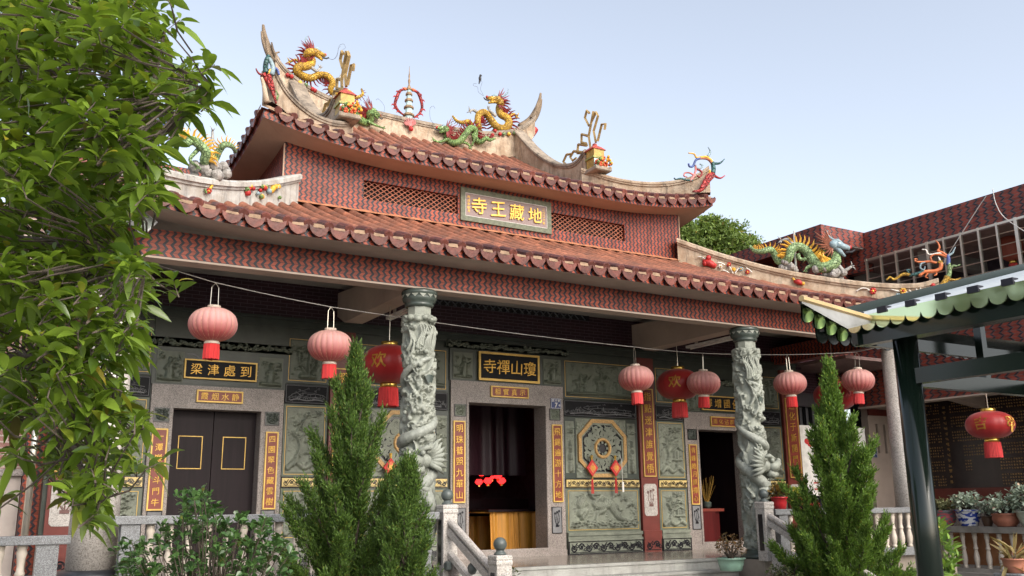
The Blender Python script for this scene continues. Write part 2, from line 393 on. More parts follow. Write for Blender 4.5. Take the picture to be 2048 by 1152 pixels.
        for i in range(n):
            cx = (i+.5)/n*w; sg = 1 if i < n/2 else -1; up = 1 if i % 2 else -1
            st(spiral(cx, .5*h+up*.06*h, .36*h, 1.5, 0 if sg > 0 else PI, sg*up, 22), .06*h, .035*h)
            st(spiral(cx+.5*w/n, .5*h-up*.16*h, .24*h, 1.2, 1.5, -sg*up, 16), .045*h, .03*h)
            for a in (.6, 2.2, 3.9, 5.4): leafy(cx, .5*h, a, .42*h, .05*h)
        st([(.01*w, .03*h), (.99*w, .03*h)], .03*h)
    elif kind == 'cloudband':
        n = max(3, int(w/h*1.3))
        for i in range(n): cloud((i+.5)/n*w, u(.3, .6)*h, .34*h)
        for i in range(n*2): leafy(u(0, 1)*w, u(.1, .8)*h, u(-.5, 3.5), .5*h, .07*h)
    elif kind == 'lotus':
        for a in np.linspace(0, 2*PI, 9)[:-1]: leafy(.5*w, .5*h, a, .34*mn, .07*mn)
        st(spiral(.5*w, .5*h, .38*mn, 1, 0, 1, 24, 1), .025*mn); st([(.5*w, .5*h), (.5*w, .52*h)], .09*mn)
    elif kind == 'moire':   # pierced screen
        for a in np.linspace(0, 2*PI, 9)[:-1]:
            c, s_ = math.cos(a), math.sin(a)
            st(spiral(.5*w+c*.3*w, .5*h+s_*.3*h, .13*mn, 1.4, a, 1, 18), .03*mn, .02*mn)
            st(spiral(.5*w+math.cos(a+.4)*.4*w, .5*h+math.sin(a+.4)*.4*h, .09*mn, 1.3, a+2, -1, 14), .028*mn, .018*mn)
            st([(.5*w+c*.1*w, .5*h+s_*.1*h), (.5*w+c*.46*w, .5*h+s_*.46*h)], .022*mn)
        for _ in range(120):
            a, r = u(0, 2*PI), math.sqrt(u(.03, .22)); leafy(.5*w+math.cos(a)*r*w, .5*h+math.sin(a)*r*h, u(0, 6.28), .11*mn, .026*mn)
    return S
def relief(name, x0, x1, z0, z1, Y, kind, seed, mat, parent, amp=.055, res=.012, border=0):
    """a carved slab: height field standing proud of the plane Y (towards -Y)"""
    rs = random.Random(seed); w, h = x1-x0, z1-z0
    nx = max(12, min(150, int(w/res))); nz = max(12, min(150, int(h/res)))
    gx, gz = np.meshgrid(np.linspace(0, w, nx), np.linspace(0, h, nz)); H = np.zeros_like(gx)
    for pts, rad in motif(w, h, kind, rs):
        lift = rs.uniform(.55, 1)
        for (p, q, r0, r1) in zip(pts[:-1], pts[1:], rad[:-1], rad[1:]):
            d = q-p; L = max(d@d, 1e-9); t = np.clip(((gx-p[0])*d[0]+(gz-p[1])*d[1])/L, 0, 1)
            dist = np.hypot(gx-p[0]-t*d[0], gz-p[1]-t*d[1]); r = np.maximum(r0+(r1-r0)*t, 1e-3)
            H = np.maximum(H, lift*np.sqrt(np.clip(1-(dist/r)**2, 0, 1)))
    if kind in ('dragonfish', 'tree', 'horse', 'flower', 'figures', 'vase', 'lotus'):
        for _ in range(int(38*w*h/.5)+8):
            x_, z_ = rs.uniform(.04, .96)*w, rs.uniform(.04, .96)*h; a_ = rs.uniform(0, 6.28); l_ = rs.uniform(.02, .06); r_ = rs.uniform(.006, .013)
            dx, dz = math.cos(a_)*l_, math.sin(a_)*l_; t = np.clip(((gx-x_)*dx+(gz-z_)*dz)/(l_*l_), 0, 1)
            q_ = np.hypot(gx-x_-t*dx, gz-z_-t*dz-.012*np.sin(t*3.1)); H = np.maximum(H, np.where(q_ < r_, .12+.25*np.sqrt(np.clip(1-(q_/r_)**2, 0, 1))+H*.6, 0))
    if kind == 'dragonfish': H *= 1-.22*(np.sin(gx*2*PI/.045+np.sin(gz*60))*np.sin(gz*2*PI/.05) > .2)
    V = np.stack([gx+x0, Y-H*amp*1.75, gz+z0], -1).reshape(-1, 3)
    i = np.arange(nx*nz).reshape(nz, nx); Fq = np.stack([i[:-1, :-1], i[:-1, 1:], i[1:, 1:], i[1:, :-1]], -1).reshape(-1, 4)
    return np_mesh(name, V, Fq, mat, parent, True)
def ribbons(name, x0, x1, z0, z1, Y, kind, seed, mat, parent, th=.004, k=1):
    rs = random.Random(seed); mb = MB()
    for q_i, (pts, rad) in enumerate(motif(x1-x0, z1-z0, kind, rs)):
        if len(pts) < 2: continue
        yy = Y-th-.00022*(q_i % 60); L = []; Rr = []
        for i in range(len(pts)):
            t = pts[min(i+1, len(pts)-1)]-pts[max(i-1, 0)]; t = t/(np.hypot(*t)+1e-9); nn = np.array((-t[1], t[0]))*rad[i]*k
            L.append(pts[i]+nn); Rr.append(pts[i]-nn)
        a = [(p[0]+x0, yy, p[1]+z0) for p in L]; b = [(p[0]+x0, yy, p[1]+z0) for p in Rr]
        mb.grid([a, b])
    return mb.build(name, mat, parent)
_gl = {}
def glyph(ch, ext=.06, off=.012):
    k = (ch, ext, off)
    if k not in _gl:
        c = bpy.data.curves.new('glyph', 'FONT'); c.body = ch; c.extrude = ext; c.offset = off; c.resolution_u = 2; c.align_x = 'CENTER'
        o = bpy.data.objects.new('glyph', c); COL.objects.link(o)
        dg = bpy.context.evaluated_depsgraph_get(); me = bpy.data.meshes.new_from_object(o.evaluated_get(dg))
        V = np.array([v.co[:] for v in me.vertices]) if len(me.vertices) else np.zeros((0, 3))
        Fs = [tuple(p.vertices) for p in me.polygons]
        bpy.data.objects.remove(o); bpy.data.curves.remove(c); bpy.data.meshes.remove(me)
        if len(V): V[:, :2] -= (V[:, :2].max(0)+V[:, :2].min(0))/2
        _gl[k] = (V, Fs)
    return _gl[k]
def write(mb, s, x, z, Y, size, step=None, vertical=False, seed=1, jig=.05, shear=.12, off=.012, frame=None):
    """characters centred from (x, z); horizontal strings run +x, vertical run -z"""
    rs = random.Random(seed); step = step or size*1.1
    for i, ch in enumerate(s):
        if ch == ' ': continue
        V, Fs = glyph(ch, .025, off); a = rs.uniform(-jig, jig); k = size*(1+rs.uniform(-jig, jig))
        cx, cz = (x, z-i*step) if vertical else (x+i*step, z)
        X = V[:, 0]+shear*0*V[:, 1]; Z = V[:, 1]+shear*V[:, 0]*.6
        px, pz = X*math.cos(a)-Z*math.sin(a), X*math.sin(a)+Z*math.cos(a)
        if frame: pts = [frame(cx+k*px[j], cz+k*pz[j], k*V[j, 2]) for j in range(len(V))]
        else: pts = [(cx+k*px[j], Y-k*V[j, 2]-k*.05, cz+k*pz[j]) for j in range(len(V))]
        mb.add(pts, Fs)
    return mb
def framebars(mb, x0, x1, z0, z1, Y0, Y1, t):
    mb.box(x0, x1, Y0, Y1, z1-t, z1); mb.box(x0, x1, Y0, Y1, z0, z0+t); mb.box(x0, x0+t, Y0, Y1, z0+t, z1-t); mb.box(x1-t, x1, Y0, Y1, z0+t, z1-t); return mb
def sign(name, label, cat, x0, x1, z0, z1, Y, board, framem, ft, group=None, th=.04):
    t = thing(name, label, cat, ((x0+x1)/2, Y, z0), group)
    MB().box(x0+ft*.5, x1-ft*.5, Y-th*.6, Y, z0+ft*.5, z1-ft*.5).build('board', board, t)
    framebars(MB(), x0, x1, z0, z1, Y-th, Y-.001, ft).build('frame', framem, t)
    return t
FLR = -.9
# ------------------------------------------------------------------ ground, porch floor, steps
g = MB().grid([[(x, y, -1.72) for x in (-400, -20, 0, 20, 40, 400)] for y in (-400, -20, 0, 12, 40, 900)]).build('ground', M('paved ground', (.15, .14, .125), .8, var=.25, vs=.8, bump=.2))
tag(g, kind='structure')
PFL = M('wet granite floor', (.25, .215, .18), .16, var=.25, vs=2)
STEP = plaster('stained step stone', (.34, .34, .315), (.25, .245, .225), (.1, .1, .095), rough=.6, amt=.45)
pf = MB().box(.9, 16.45, 12.4, 15.0, -1.7, FLR).box(.9, 5.75, 11.6, 12.398, -1.7, FLR-.003).box(11.5, 16.45, 11.6, 12.398, -1.7, FLR-.003)
tag(pf.build('porch_floor', PFL), kind='structure')
stp = MB()
for k in range(5):
    y = 12.4-.29*k; z = FLR-.16*k
    stp.box(5.86, 11.4, y-.29, 12.395-.003*k, z-.16-.16*(4-k), z-.16); stp.box(5.86, 11.4, y-.29-.025, y-.29, z-.2, z-.162)
stp.box(5.86, 11.4, 12.37, 12.396, FLR-.16, FLR+.004); stp.box(5.86, 11.4, 12.35, 12.46, FLR-.035, FLR+.006)
so_ = stp.build('stone_steps', STEP); tag(so_, kind='structure')
# ------------------------------------------------------------------ the hall
H = thing('temple_hall', 'large red brick temple hall with two tiled roofs and carved green stone front', 'temple', (MID, 15, FLR))
doors = [(2.69, 4.04, 1.517, 2.355, 4.404, 1.88), (7.807, 9.445, 1.84, 7.445, 9.857, 2.23), (13.22, 14.57, 1.517, 12.856, 14.905, 1.88)]
fw = MB(); xs = 1.0
for a, b, zt, g0, g1, gt in doors:
    fw.box(xs, a-.03, 15.04, 15.39, FLR, 3.0); fw.box(a-.03, b+.03, 15.04, 15.39, zt+.03, 3.0); xs = b+.03
fw.box(xs, 16.26, 15.04, 15.39, FLR, 3.0)
fw.build('stone_facade', GRND, H)
bw = MB().box(.75, 16.5, 15.06, 15.36, 3.0, 5.12).build('porch_brick_wall', BRK, H)
MB().box(1.0, 16.26, 14.99, 15.06, 2.93, 3.05).box(1.0, 16.26, 14.965, 15.06, 3.05, 3.1).build('cornice', GRND, H)
sw = MB().box(.75, 1.05, 15.4, 23.8, FLR, 5.1).box(16.2, 16.5, 15.4, 23.8, FLR, 5.1).box(.75, 16.5, 23.8, 24.1, FLR, 8.6)
sw.build('outer_wall', CHEV, H)
vl = MB(); x0, x1, z0, z1 = 6.6, 10.55, 3.6, 3.98
vo = MB().box(x0, x1, 15.02, 15.055, z0, z1).build('porch_vent', DARK, H)
n = int((x1-x0)/.16)
for i in range(n+3):
    for s in (-1, 1):
        xa = x0+i*.16-(.38 if s > 0 else 0); p = (max(x0, min(x1, xa)), 15.01, z0); q = (max(x0, min(x1, xa+s*.38)), 15.01, z1)
        if s > 0 and xa > x0-.01 and xa+.38 < x1: vl.tube([(xa, 15.01, z0), (xa+.38, 15.01, z1)], .014, 4)
        if s < 0 and xa-.38 > x0 and xa < x1: vl.tube([(xa, 15.005, z0), (xa-.38, 15.005, z1)], .014, 4)
vl.build('lattice', M('grey lattice', (.08, .09, .1), .6), vo)
# doors and granite surrounds
for i, (a, b, zt, g0, g1, gt) in enumerate(doors):
    s = MB(); Y = 14.985
    s.box(g0, a, Y, 15.4, FLR, gt).box(b, g1, Y, 15.4, FLR, gt).box(a, b, Y, 15.4, zt, gt)
    fr = s.build('door_surround', GRAN, H)
    MB().box(g0+.002, g1-.002, Y-.03, 15.42, FLR, FLR+.1).build('threshold', GRAN, fr)
    mm = framebars(MB(), a-.05, b+.05, FLR+.1, zt+.05, Y-.012, Y+.02, .045); mm.build('moulding', GRAN, fr)
# left door is shut
a, b, zt = doors[0][:3]
for x0, x1 in ((a, (a+b)/2-.006), ((a+b)/2+.006, b)):
    d = MB().box(x0, x1, 15.25, 15.3, FLR+.08, zt).build('door_leaf', WOODD, H)
    c = (x0+x1)/2
    framebars(MB(), c-.185, c+.185, .61, 1.12, 15.238, 15.252, .012).build('gold_frame', GOLDF, d)
# right door stands open on a dark room
a, b, zt = doors[2][:3]
d = MB().box(14.64, 14.69, 15.45, 16.5, FLR+.08, zt).build('open_door_leaf', WOODD, H)
# rooms behind the open doors
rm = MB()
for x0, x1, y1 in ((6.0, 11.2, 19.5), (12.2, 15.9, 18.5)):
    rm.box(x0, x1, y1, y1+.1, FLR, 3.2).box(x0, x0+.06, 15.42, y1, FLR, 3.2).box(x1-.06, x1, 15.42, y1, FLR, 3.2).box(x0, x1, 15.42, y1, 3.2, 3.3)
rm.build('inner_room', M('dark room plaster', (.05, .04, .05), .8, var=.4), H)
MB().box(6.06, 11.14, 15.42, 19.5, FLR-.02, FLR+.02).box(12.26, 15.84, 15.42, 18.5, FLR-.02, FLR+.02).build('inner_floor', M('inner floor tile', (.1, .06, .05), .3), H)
# carved bays ; the right half is measured, the left half mirrors it
def bay(x0, x1, kind, seed, mirror):
    if mirror: x0, x1 = mir(x1), mir(x0)
    Y = 15.03
    def fr(z0, z1, m, a=x0, b=x1, t=.014, y=.012):
        framebars(MB(), a, b, z0, z1, Y-y, Y, t).build('panel_border', m, H)
    g = .05
    # horse riders / scenes at the top
    MB().box(x0, x1, 15.0, 15.04, 2.01, 2.78).build('panel_ground', GRND, H)
    fr(2.05, 2.75, GOLDF, x0+.04, x1-.04, .008, .036)
    relief('carved_panel', x0+g+.02, x1-g-.02, 2.08, 2.72, 14.992, 'horse' if kind == 'wide' else 'flower', seed, GRN, H)
    MB().box(x0, x1, 14.995, 15.04, 1.68, 1.985).build('black_panel', MBLK, H)
    fr(1.69, 1.975, GRYL, x0+.015, x1-.015, .006, .042)
    ribbons('engraving', x0+.05, x1-.05, 1.71, 1.95, 14.994, 'tree', seed+1, GRYL, H, .003, .45)
    ribbons('engraving', x0+.04, x1-.04, 1.7, 1.85, 14.993, 'cloudband', seed+2, GRYL, H, .003, .4)
    # gold band with dark scrolls
    MB().box(x0-.01, x1+.01, 14.985, 15.04, .318, .49).build('band_edge', BLK, H)
    MB().box(x0+.01, x1-.01, 14.975, 14.99, .335, .472).build('gold_band', YEL, H)
    ribbons('band_scroll', x0+.02, x1-.02, .345, .462, 14.975, 'scroll', seed+2, BLK, H, .003)
    # lower carved panel
    MB().box(x0, x1, 15.0, 15.04, -.5, .31).build('panel_ground', GRN, H)
    fr(-.46, .27, GOLDF, x0+.05, x1-.05, .008, .036)
    relief('carved_panel', x0+.07, x1-.07, -.44, .25, 14.993, 'dragonfish' if kind == 'wide' else 'tree', seed+3, GRNL, H, .05)
    # base
    b = MB(); b.box(x0, x1, 14.93, 15.04, -.56, -.5); b.box(x0+.01, x1-.01, 14.955, 15.04, -.61, -.56); b.box(x0, x1, 14.925, 15.04, -.66, -.612)
    b.box(x0+.012, x1-.012, 14.94, 15.04, -.885, -.66)
    b.build('base_moulding', GRNL, H)
    framebars(MB(), x0, x1, FLR, -.655, 14.928, 14.945, .02).build('base_border', BLK, H)
    ribbons('base_scroll', x0+.03, x1-.03, -.87, -.68, 14.938, 'scroll', seed+4, BLK, H, .004, 1.25)
    # middle
    if kind == 'wide':
        MB().box(x0, x1, 15.0, 15.04, .495, 1.66).build('panel_ground', GRND, H)
        cx = (x0+x1)/2 + (-.02 if not mirror else .02)
        for s in (-1, 1):
            xx = cx+s*.735
            relief('carved_panel', xx-.1, xx+.1, .6, 1.58, 14.995, 'vase', seed+5+s, GRNL, H, .05)
        ow = .6; oz0, oz1 = .51, 1.64; oc = (oz0+oz1)/2; hh = (oz1-oz0)/2
        MB().box(cx-ow, cx+ow, 14.985, 15.0, oz0, oz1).build('window_ground', GRNL, H)
        for (sx, sz) in ((-1, -1), (1, -1), (-1, 1), (1, 1)):
            relief('corner_carving', cx+sx*.43-.16, cx+sx*.43+.16, oc+sz*.4-.16, oc+sz*.4+.16, 14.984, 'cloudband', seed+9, GRNL, H, .02)
        def octo(rx, rz, k=.45): return [(cx+rx*c_, oc+rz*d_) for c_, d_ in ((-1, -k), (-1, k), (-k, 1), (k, 1), (1, k), (1, -k), (k, -1), (-k, -1))]
        A, B = octo(.57, .555), octo(.5, .485); C_ = octo(.465, .45)
        def ring(o1, o2, y0, y1):
            mb = MB(); 
            for i in range(8):
                j = (i+1) % 8
                mb.add([(o1[i][0], y0, o1[i][1]), (o1[j][0], y0, o1[j][1]), (o2[j][0], y0, o2[j][1]), (o2[i][0], y0, o2[i][1]),
                        (o1[i][0], y1, o1[i][1]), (o1[j][0], y1, o1[j][1]), (o2[j][0], y1, o2[j][1]), (o2[i][0], y1, o2[i][1])],
                       [(0,1,2,3), (0,4,5,1), (3,2,6,7)])
            return mb
        ow_ = ring(A, B, 14.93, 15).build('octagonal_window', M('ochre carved frame', (.42, .25, .09), .55, var=.4, vs=40), H)
        ring(B, C_, 14.95, 15).build('inner_frame', GRNL, ow_)
        MB().prism(C_, 14.979, 14.984).build('opening', BLK, ow_)
        ribbons('pierced_screen', cx-.46, cx+.46, oc-.445, oc+.445, 14.97, 'moire', seed+7, GRNL, ow_, .012, 1.12)
        rg = [(cx+.17*math.cos(a_), 14.945, oc+.17*math.sin(a_)) for a_ in np.linspace(0, 2*PI, 25)]
        MB().tube(rg, .032, 6, False).build('centre_ring', MC['ochre carved frame'], ow_)
    elif kind == 'narrow':
        MB().box(x0, x1, 15.0, 15.04, .495, 1.66).build('panel_ground', GRN, H)
        fr(.53, 1.63, GOLDF, x0+.035, x1-.035, .008, .036)
        relief('carved_panel', x0+.06, x1-.06, .57, 1.6, 14.993, 'tree', seed+8, GRNL, H, .045)
for mr in (False, True):
    k = 100*mr
    bay(9.875, 11.62, 'wide', 11+k, mr); bay(12.11, 12.84, 'narrow', 31+k, mr); bay(14.93, 15.66, 'narrow', 51+k, mr)
    for (x0, x1, z0) in ((11.66, 12.08, 0.5), (15.72, 16.2, .5)):
        if mr: x0, x1 = mir(x1), mir(x0)
        p = MB().box(x0, x1, 14.97, 15.04, .5, 2.93).box(x0, x1, 14.972, 15.04, -.5, .5).box(x0-.01, x1+.01, 14.93, 15.04, -.66, -.5).box(x0, x1, 14.945, 15.04, FLR, -.66).build('pillar', MAR, H)
        MB().prism([(x0+.05, -.18), (x0+.09, -.22), (x1-.09, -.22), (x1-.05, -.18), (x1-.05, .36), (x1-.09, .4), (x0+.09, .4), (x0+.05, .36)], 14.962, 14.971).build('pale_inlay', GRANW, p)
        ribbons('inlay_engraving', x0+.08, x1-.08, -.05, .34, 14.962, 'flower', 77, M('brown engraving', (.16, .08, .07), .6), p, .003, 1.1)
        ribbons('pillar_base_scroll', x0+.02, x1-.02, -.87, -.68, 14.944, 'scroll', 5, BLK, p, .004, 1.2)
# over the doors: lintel beam and figure panels
for (a, b, zt, g0, g1, gt) in doors:
    zz = gt+.02; top = zz+.55
    MB().box(g0-.02, g1+.02, 15.0, 15.04, gt, 2.93).build('panel_ground', GRND, H)
    relief('lintel_carving', g0-.1, g1+.1, top+.02, top+.16, 14.97, 'cloudband', int(g0*9), GRN, H, .05)
    MB().box(g0-.1, g1+.1, 14.97, 15.0, top+.02, top+.16).build('carved_lintel', GRN, H)
    for s in (0, 1):
        x0 = g0+.04 if s == 0 else g1-.44
        MB().box(x0, x0+.4, 14.985, 15.0, zz+.01, zz+.5).build('panel_ground', GRN, H)
        relief('figure_panel', x0+.02, x0+.38, zz+.03, zz+.48, 14.984, 'figures', int(g0*7)+s, GRN, H, .05)
    for s in (0, 1):
        cx = (g0+a)/2 if s == 0 else (b+g1)/2
        z0 = 1.58 if gt > 2 else 1.3
        if not (s and 7 < g0 < 8): pass
        MB().box(cx-.115, cx+.115, 14.972, 14.986, z0, z0+.22).build('square_inlay', BLK if gt < 2 else GRNL, H)
        framebars(MB(), cx-.118, cx+.118, z0, z0+.22, 14.964, 14.986, .012).build('inlay_frame', BLK, H)
        relief('inlay_carving', cx-.1, cx+.1, z0+.015, z0+.205, 14.971, 'lotus', 3, GRND if gt < 2 else GRN, H, .02, .008)
        MB().box(cx-.105, cx+.105, 14.972, 14.986, -.5, -.03).build('low_inlay', GRYL, H)
        framebars(MB(), cx-.11, cx+.11, -.505, -.025, 14.966, 14.986, .01).build('inlay_frame', BLK, H)
        ribbons('inlay_engraving', cx-.09, cx+.09, -.4, -.05, 14.971, 'flower', 8+s, BLK, H, .003, 1.3)
# porch beams and ceiling
BZ0, BZ1 = 3.045, 3.42
MB().box(1.45, 15.81, 11.85, 12.1, BZ0+.02, BZ1).build('front_beam', CHEV, H)
MB().box(1.44, 15.82, 11.838, 12.11, BZ0, BZ0+.025).build('beam_soffit', SOF, H)
MB().box(1.45, 1.7, 12.1, 15.06, BZ0, BZ1).build('side_beam', CHEV, H); MB().box(15.56, 15.81, 12.1, 15.06, BZ0, BZ1).build('side_beam', CHEV, H)
for x in (5.45, 11.8):
    MB().add([(x-.16, 12.1, BZ0), (x+.16, 12.1, BZ0), (x+.16, 12.1, BZ1), (x-.16, 12.1, BZ1), (x-.16, 14.7, BZ0), (x+.16, 14.7, BZ0), (x-.16, 15.06, BZ0+.16), (x+.16, 15.06, BZ0+.16), (x+.16, 15.06, 3.62), (x-.16, 15.06, 3.62)],
             [(0, 1, 2, 3), (0, 4, 5, 1), (4, 6, 7, 5), (0, 3, 9, 6, 4), (1, 5, 7, 8, 2), (2, 8, 9, 3)]).build('cross_beam', SOF, H)
MB().box(.95, 16.3, 11.9, 15.06, 3.7, 3.78).build('porch_ceiling', CONC, H)
# ------------------------------------------------------------------ roofs
PITCH = .277
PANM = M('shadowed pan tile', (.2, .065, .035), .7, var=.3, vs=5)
MORT = M('tile bedding mortar', (.3, .2, .13), .9, var=.3, vs=12)
def roof(parent, tag_, glz_d, ex0, ex1, ey0, ey1, prof, L, w, dfront, dside, hipk, wall, eave_h, soff_h, sofm, sides=('front', 'left', 'right', 'back')):
    """hip roof from an eave rectangle; hipk = hip run (dx, dy); wall = rectangle the soffit runs back to"""
    def lift(s, tot): a = max(0, 1-s/w); b = max(0, 1-(tot-s)/w); return L*(a*a+b*b)
    gl = MB(); tiles = MB(); caps = MB(); pan = MB(); band = MB(); sof = MB(); mort = MB()
    kx, ky = hipk
    for side in sides:
        fb = side in ('front', 'back')
        tot = ex1-ex0 if fb else ey1-ey0
        if side == 'front': mp = lambda s, d: (ex0+s, ey0+d)
        elif side == 'back': mp = lambda s, d: (ex0+s, ey1-d)
        elif side == 'left': mp = lambda s, d: (ex0+d, ey0+s)
        else: mp = lambda s, d: (ex1-d, ey0+s)
        dm = dfront if fb else dside
        k = ky/kx if fb else kx/ky
        def zz(s, d): return prof(d if fb else d*ky/kx)+lift(s, tot)
        kk = kx if fb else ky
        def dmax(s): e_ = min(s, tot-s); return dm if e_ >= kk-1e-6 else max(0, min(dm, e_*k))
        def pt(s, d, up=0): x, y = mp(s, d); return Vector((x, y, zz(s, d)+up))
        n = int(tot/PITCH); off = (tot-n*PITCH)/2
        step = 10
        # pan sheet
        ss = np.linspace(0, tot, n*2+1)
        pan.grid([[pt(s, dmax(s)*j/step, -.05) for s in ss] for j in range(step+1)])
        front_like = side != 'back'
        for i in range(n+1):
            s = off+i*PITCH; D = dmax(s)
            if D < .06: continue
            seg = max(2, int(D/.3))
            rows = []
            sv = Vector((1, 0, 0)) if fb else Vector((0, 1, 0))
            for j in range(seg+1):
                d = D*j/seg
                p = pt(s, d)
                rows.append([p + sv*(math.cos(a)*.082) + Vector((0, 0, math.sin(a)*.075-.03)) for a in np.linspace(0, PI, 7)])
                if j < seg:   # lap of the next tile
                    p2 = pt(s, D*(j+.97)/seg)
                    rows.append([p2 + sv*(math.cos(a)*.079) + Vector((0, 0, math.sin(a)*.071-.03)) for a in np.linspace(0, PI, 7)])
            ng = min(len(rows)-2, 2*max(1, int(glz_d/(D/seg))))
            gl.grid(rows[:ng+1]); tiles.grid(rows[ng:])
            out = Vector((0, -1, 0)) if side == 'front' else Vector((0, 1, 0)) if side == 'back' else Vector((-1, 0, 0)) if side == 'left' else Vector((1, 0, 0))
            # glazed round end and nose
            e = pt(s, 0)
            caps.tube([e-out*.34+Vector((0, 0, .012+(pt(s, .34).z-e.z if D > .34 else .1))), e+out*.005+Vector((0, 0, .006)), e+out*.02], [.068, .07, .055], 12)
            # drip tile between this row and the next
            if i < n:
                sm = s+PITCH/2
                if dmax(sm) > .05:
                    e2 = pt(sm, 0); wv = sv*(PITCH*.5-.012); dn = Vector((0, 0, -1))
                    sh = []
                    for (a_, b_) in ((-1, .0), (-.93, .045), (-.7, .09), (-.35, .12), (0, .137), (.35, .12), (.7, .09), (.93, .045), (1, 0)):
                        sh.append(e2+wv*a_+dn*(b_+.02)+out*.02)
                    top = [e2+wv*a_+Vector((0, 0, -.045*(1-a_*a_)+.0))+out*.02 for a_ in (1, .5, 0, -.5, -1)]
                    o1 = sh+top; o2 = [p-out*.016 for p in o1]; nn = len(o1)
                    caps.add(o1+o2, [tuple(range(nn)), tuple(range(2*nn-1, nn-1, -1))]+[(q, (q+1) % nn, nn+(q+1) % nn, nn+q) for q in range(nn)])
                    caps.grid([[pt(sm, d)+wv*a_+Vector((0, 0, -.045*(1-a_*a_))) for a_ in (-1, -.5, 0, .5, 1)] for d in (-.02, .2)])
        sq = [off+PITCH*(i+.5*(j)) for i in range(n) for j in (0, 1)]
        mort.grid([[pt(s_, .0)+out*.006+Vector((0, 0, -.03)) for s_ in sq], [pt(s_, .0)+out*.006+Vector((0, 0, .012+.012*math.sin(s_*9))) for s_ in sq]])
        # brick band under the tiles and soffit behind it
        ss = np.linspace(0, tot, 49)
        inx = .05
        def bp(s, up, ins):
            sc_ = min(1, max(0, s/tot)); s2 = ins+(tot-2*ins)*sc_; x, y = mp(s2, ins); return Vector((x, y, prof(0)+lift(s, tot)+up))
        band.grid([[bp(s, -eave_h, inx) for s in ss], [bp(s, -.03, inx) for s in ss]])
        wx0, wx1, wy0, wy1 = wall
        def wp(s):
            f = s/tot
            if side == 'front': return Vector((wx0+(wx1-wx0)*f, wy0, 0))
            if side == 'back': return Vector((wx0+(wx1-wx0)*f, wy1, 0))
            if side == 'left': return Vector((wx0, wy0+(wy1-wy0)*f, 0))
            return Vector((wx1, wy0+(wy1-wy0)*f, 0))
        rows = []
        for j in range(5):
            f = j/4; r = []
            for s in ss:
                a = bp(s, -eave_h+.004, inx+.002); b_ = wp(s); zb = prof(0)-eave_h+soff_h+.55*lift(s, tot)
                r.append(Vector((a.x+(b_.x-a.x)*f, a.y+(b_.y-a.y)*f, a.z+(zb-a.z)*f)))
            rows.append(r)
        sof.grid(rows)
    r = tiles.build('tiled_roof', TILE, parent, True)
    r['label'] = tag_
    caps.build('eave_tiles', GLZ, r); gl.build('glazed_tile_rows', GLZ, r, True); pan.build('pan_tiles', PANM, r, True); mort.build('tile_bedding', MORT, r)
    band.build('eave_band', CHEV, r); sof.build('soffit', sofm, r)
    return lift
loprof = lambda d: 3.56+1.57*(.82*(d/3.8)+.18*(d/3.8)**2)
upprof = lambda d: 6.235+.36*d+.028*d*d
LX0, LX1, LY0, LY1 = .62, 16.64, 11.2, 25.5
UX0, UX1, UY0, UY1 = 3.64, 13.62, 14.45, 24.75
roof(H, 'broad lower roof of terracotta tiles over the porch', 1.1, LX0, LX1, LY0, LY1, loprof, .32, 2.6, 3.84, 3.62, (3.7, 3.7), (1.45, 15.81, 11.85, 24.5), .15, .012, SOF)
roof(H, 'upper roof of terracotta tiles under the dragon ridge', .45, UX0, UX1, UY0, UY1, upprof, .32, 2.7, 5.15, 2.05, (2.05, 1.65), (4.24, 13.02, 15.04, 24.1), .2, -.0, SOFU)
# upper storey
uw = MB()
def wallpiece(x0, x1, zt=6.36): uw.box(x0, x1, 15.04, 15.34, 4.9, zt)
V0, V1 = (5.695, 7.6), (9.71, 11.54); VZ0, VZ1 = 5.405, 5.765
wallpiece(4.23, V0[0]); wallpiece(V0[1], V1[0]); wallpiece(V1[1], 13.03)
for a, b in (V0, V1): uw.box(a, b, 15.04, 15.34, 4.9, VZ0).box(a, b, 15.04, 15.34, VZ1, 6.3)
uw.box(4.23, 4.53, 15.34, 24.1, 4.9, 6.36).box(12.73, 13.03, 15.34, 24.1, 4.9, 6.36).box(4.23, 13.03, 24.1, 24.4, 4.9, 6.2)
uwo = uw.build('upper_wall', CHEV, H)
MB().box(4.21, 4.232, 15.03, 15.06, 5.1, 6.18).build('corner_trim', SOFU, uwo); MB().box(13.028, 13.05, 15.03, 15.06, 5.1, 6.18).build('corner_trim', SOFU, uwo)
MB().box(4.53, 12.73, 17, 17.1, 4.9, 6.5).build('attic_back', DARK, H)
LAT = M('terracotta lattice', (.34, .12, .07), .6, var=.3, vs=8)
for a, b in (V0, V1):
    lm = MB(); d = .118; n = int((b-a)/d)
    zc = [VZ0+.36*k/4 for k in range(5)]
    for k in range(4):
        for i in range(n+1):
            x = a+(b-a)*i/n; x2 = a+(b-a)*(i+1)/n
            if i < n:
                lm.tube([(x, 15.1, zc[k]), (x2, 15.1, zc[k+1])], .0095, 5); lm.tube([(x2, 15.108, zc[k]), (x, 15.108, zc[k+1])], .0095, 5)
    lo = MB().box(a, b, 15.3, 15.33, VZ0, VZ1).build('vent_window', DARK, uwo); lm.build('lattice', LAT, uwo)
fm_ = MB().grid([[(x, 14.82, 5.09) for x in np.linspace(4.25, 13.0, 60)], [(x, 14.92, 5.15+.012*math.sin(x*23)) for x in np.linspace(4.25, 13.0, 60)], [(x, 15.035, 5.195+.01*math.sin(x*31)) for x in np.linspace(4.25, 13.0, 60)]]).build('wall_fillet', M('orange mortar fillet', (.42, .17, .085), .85, var=.3, vs=8, bump=.5), H)
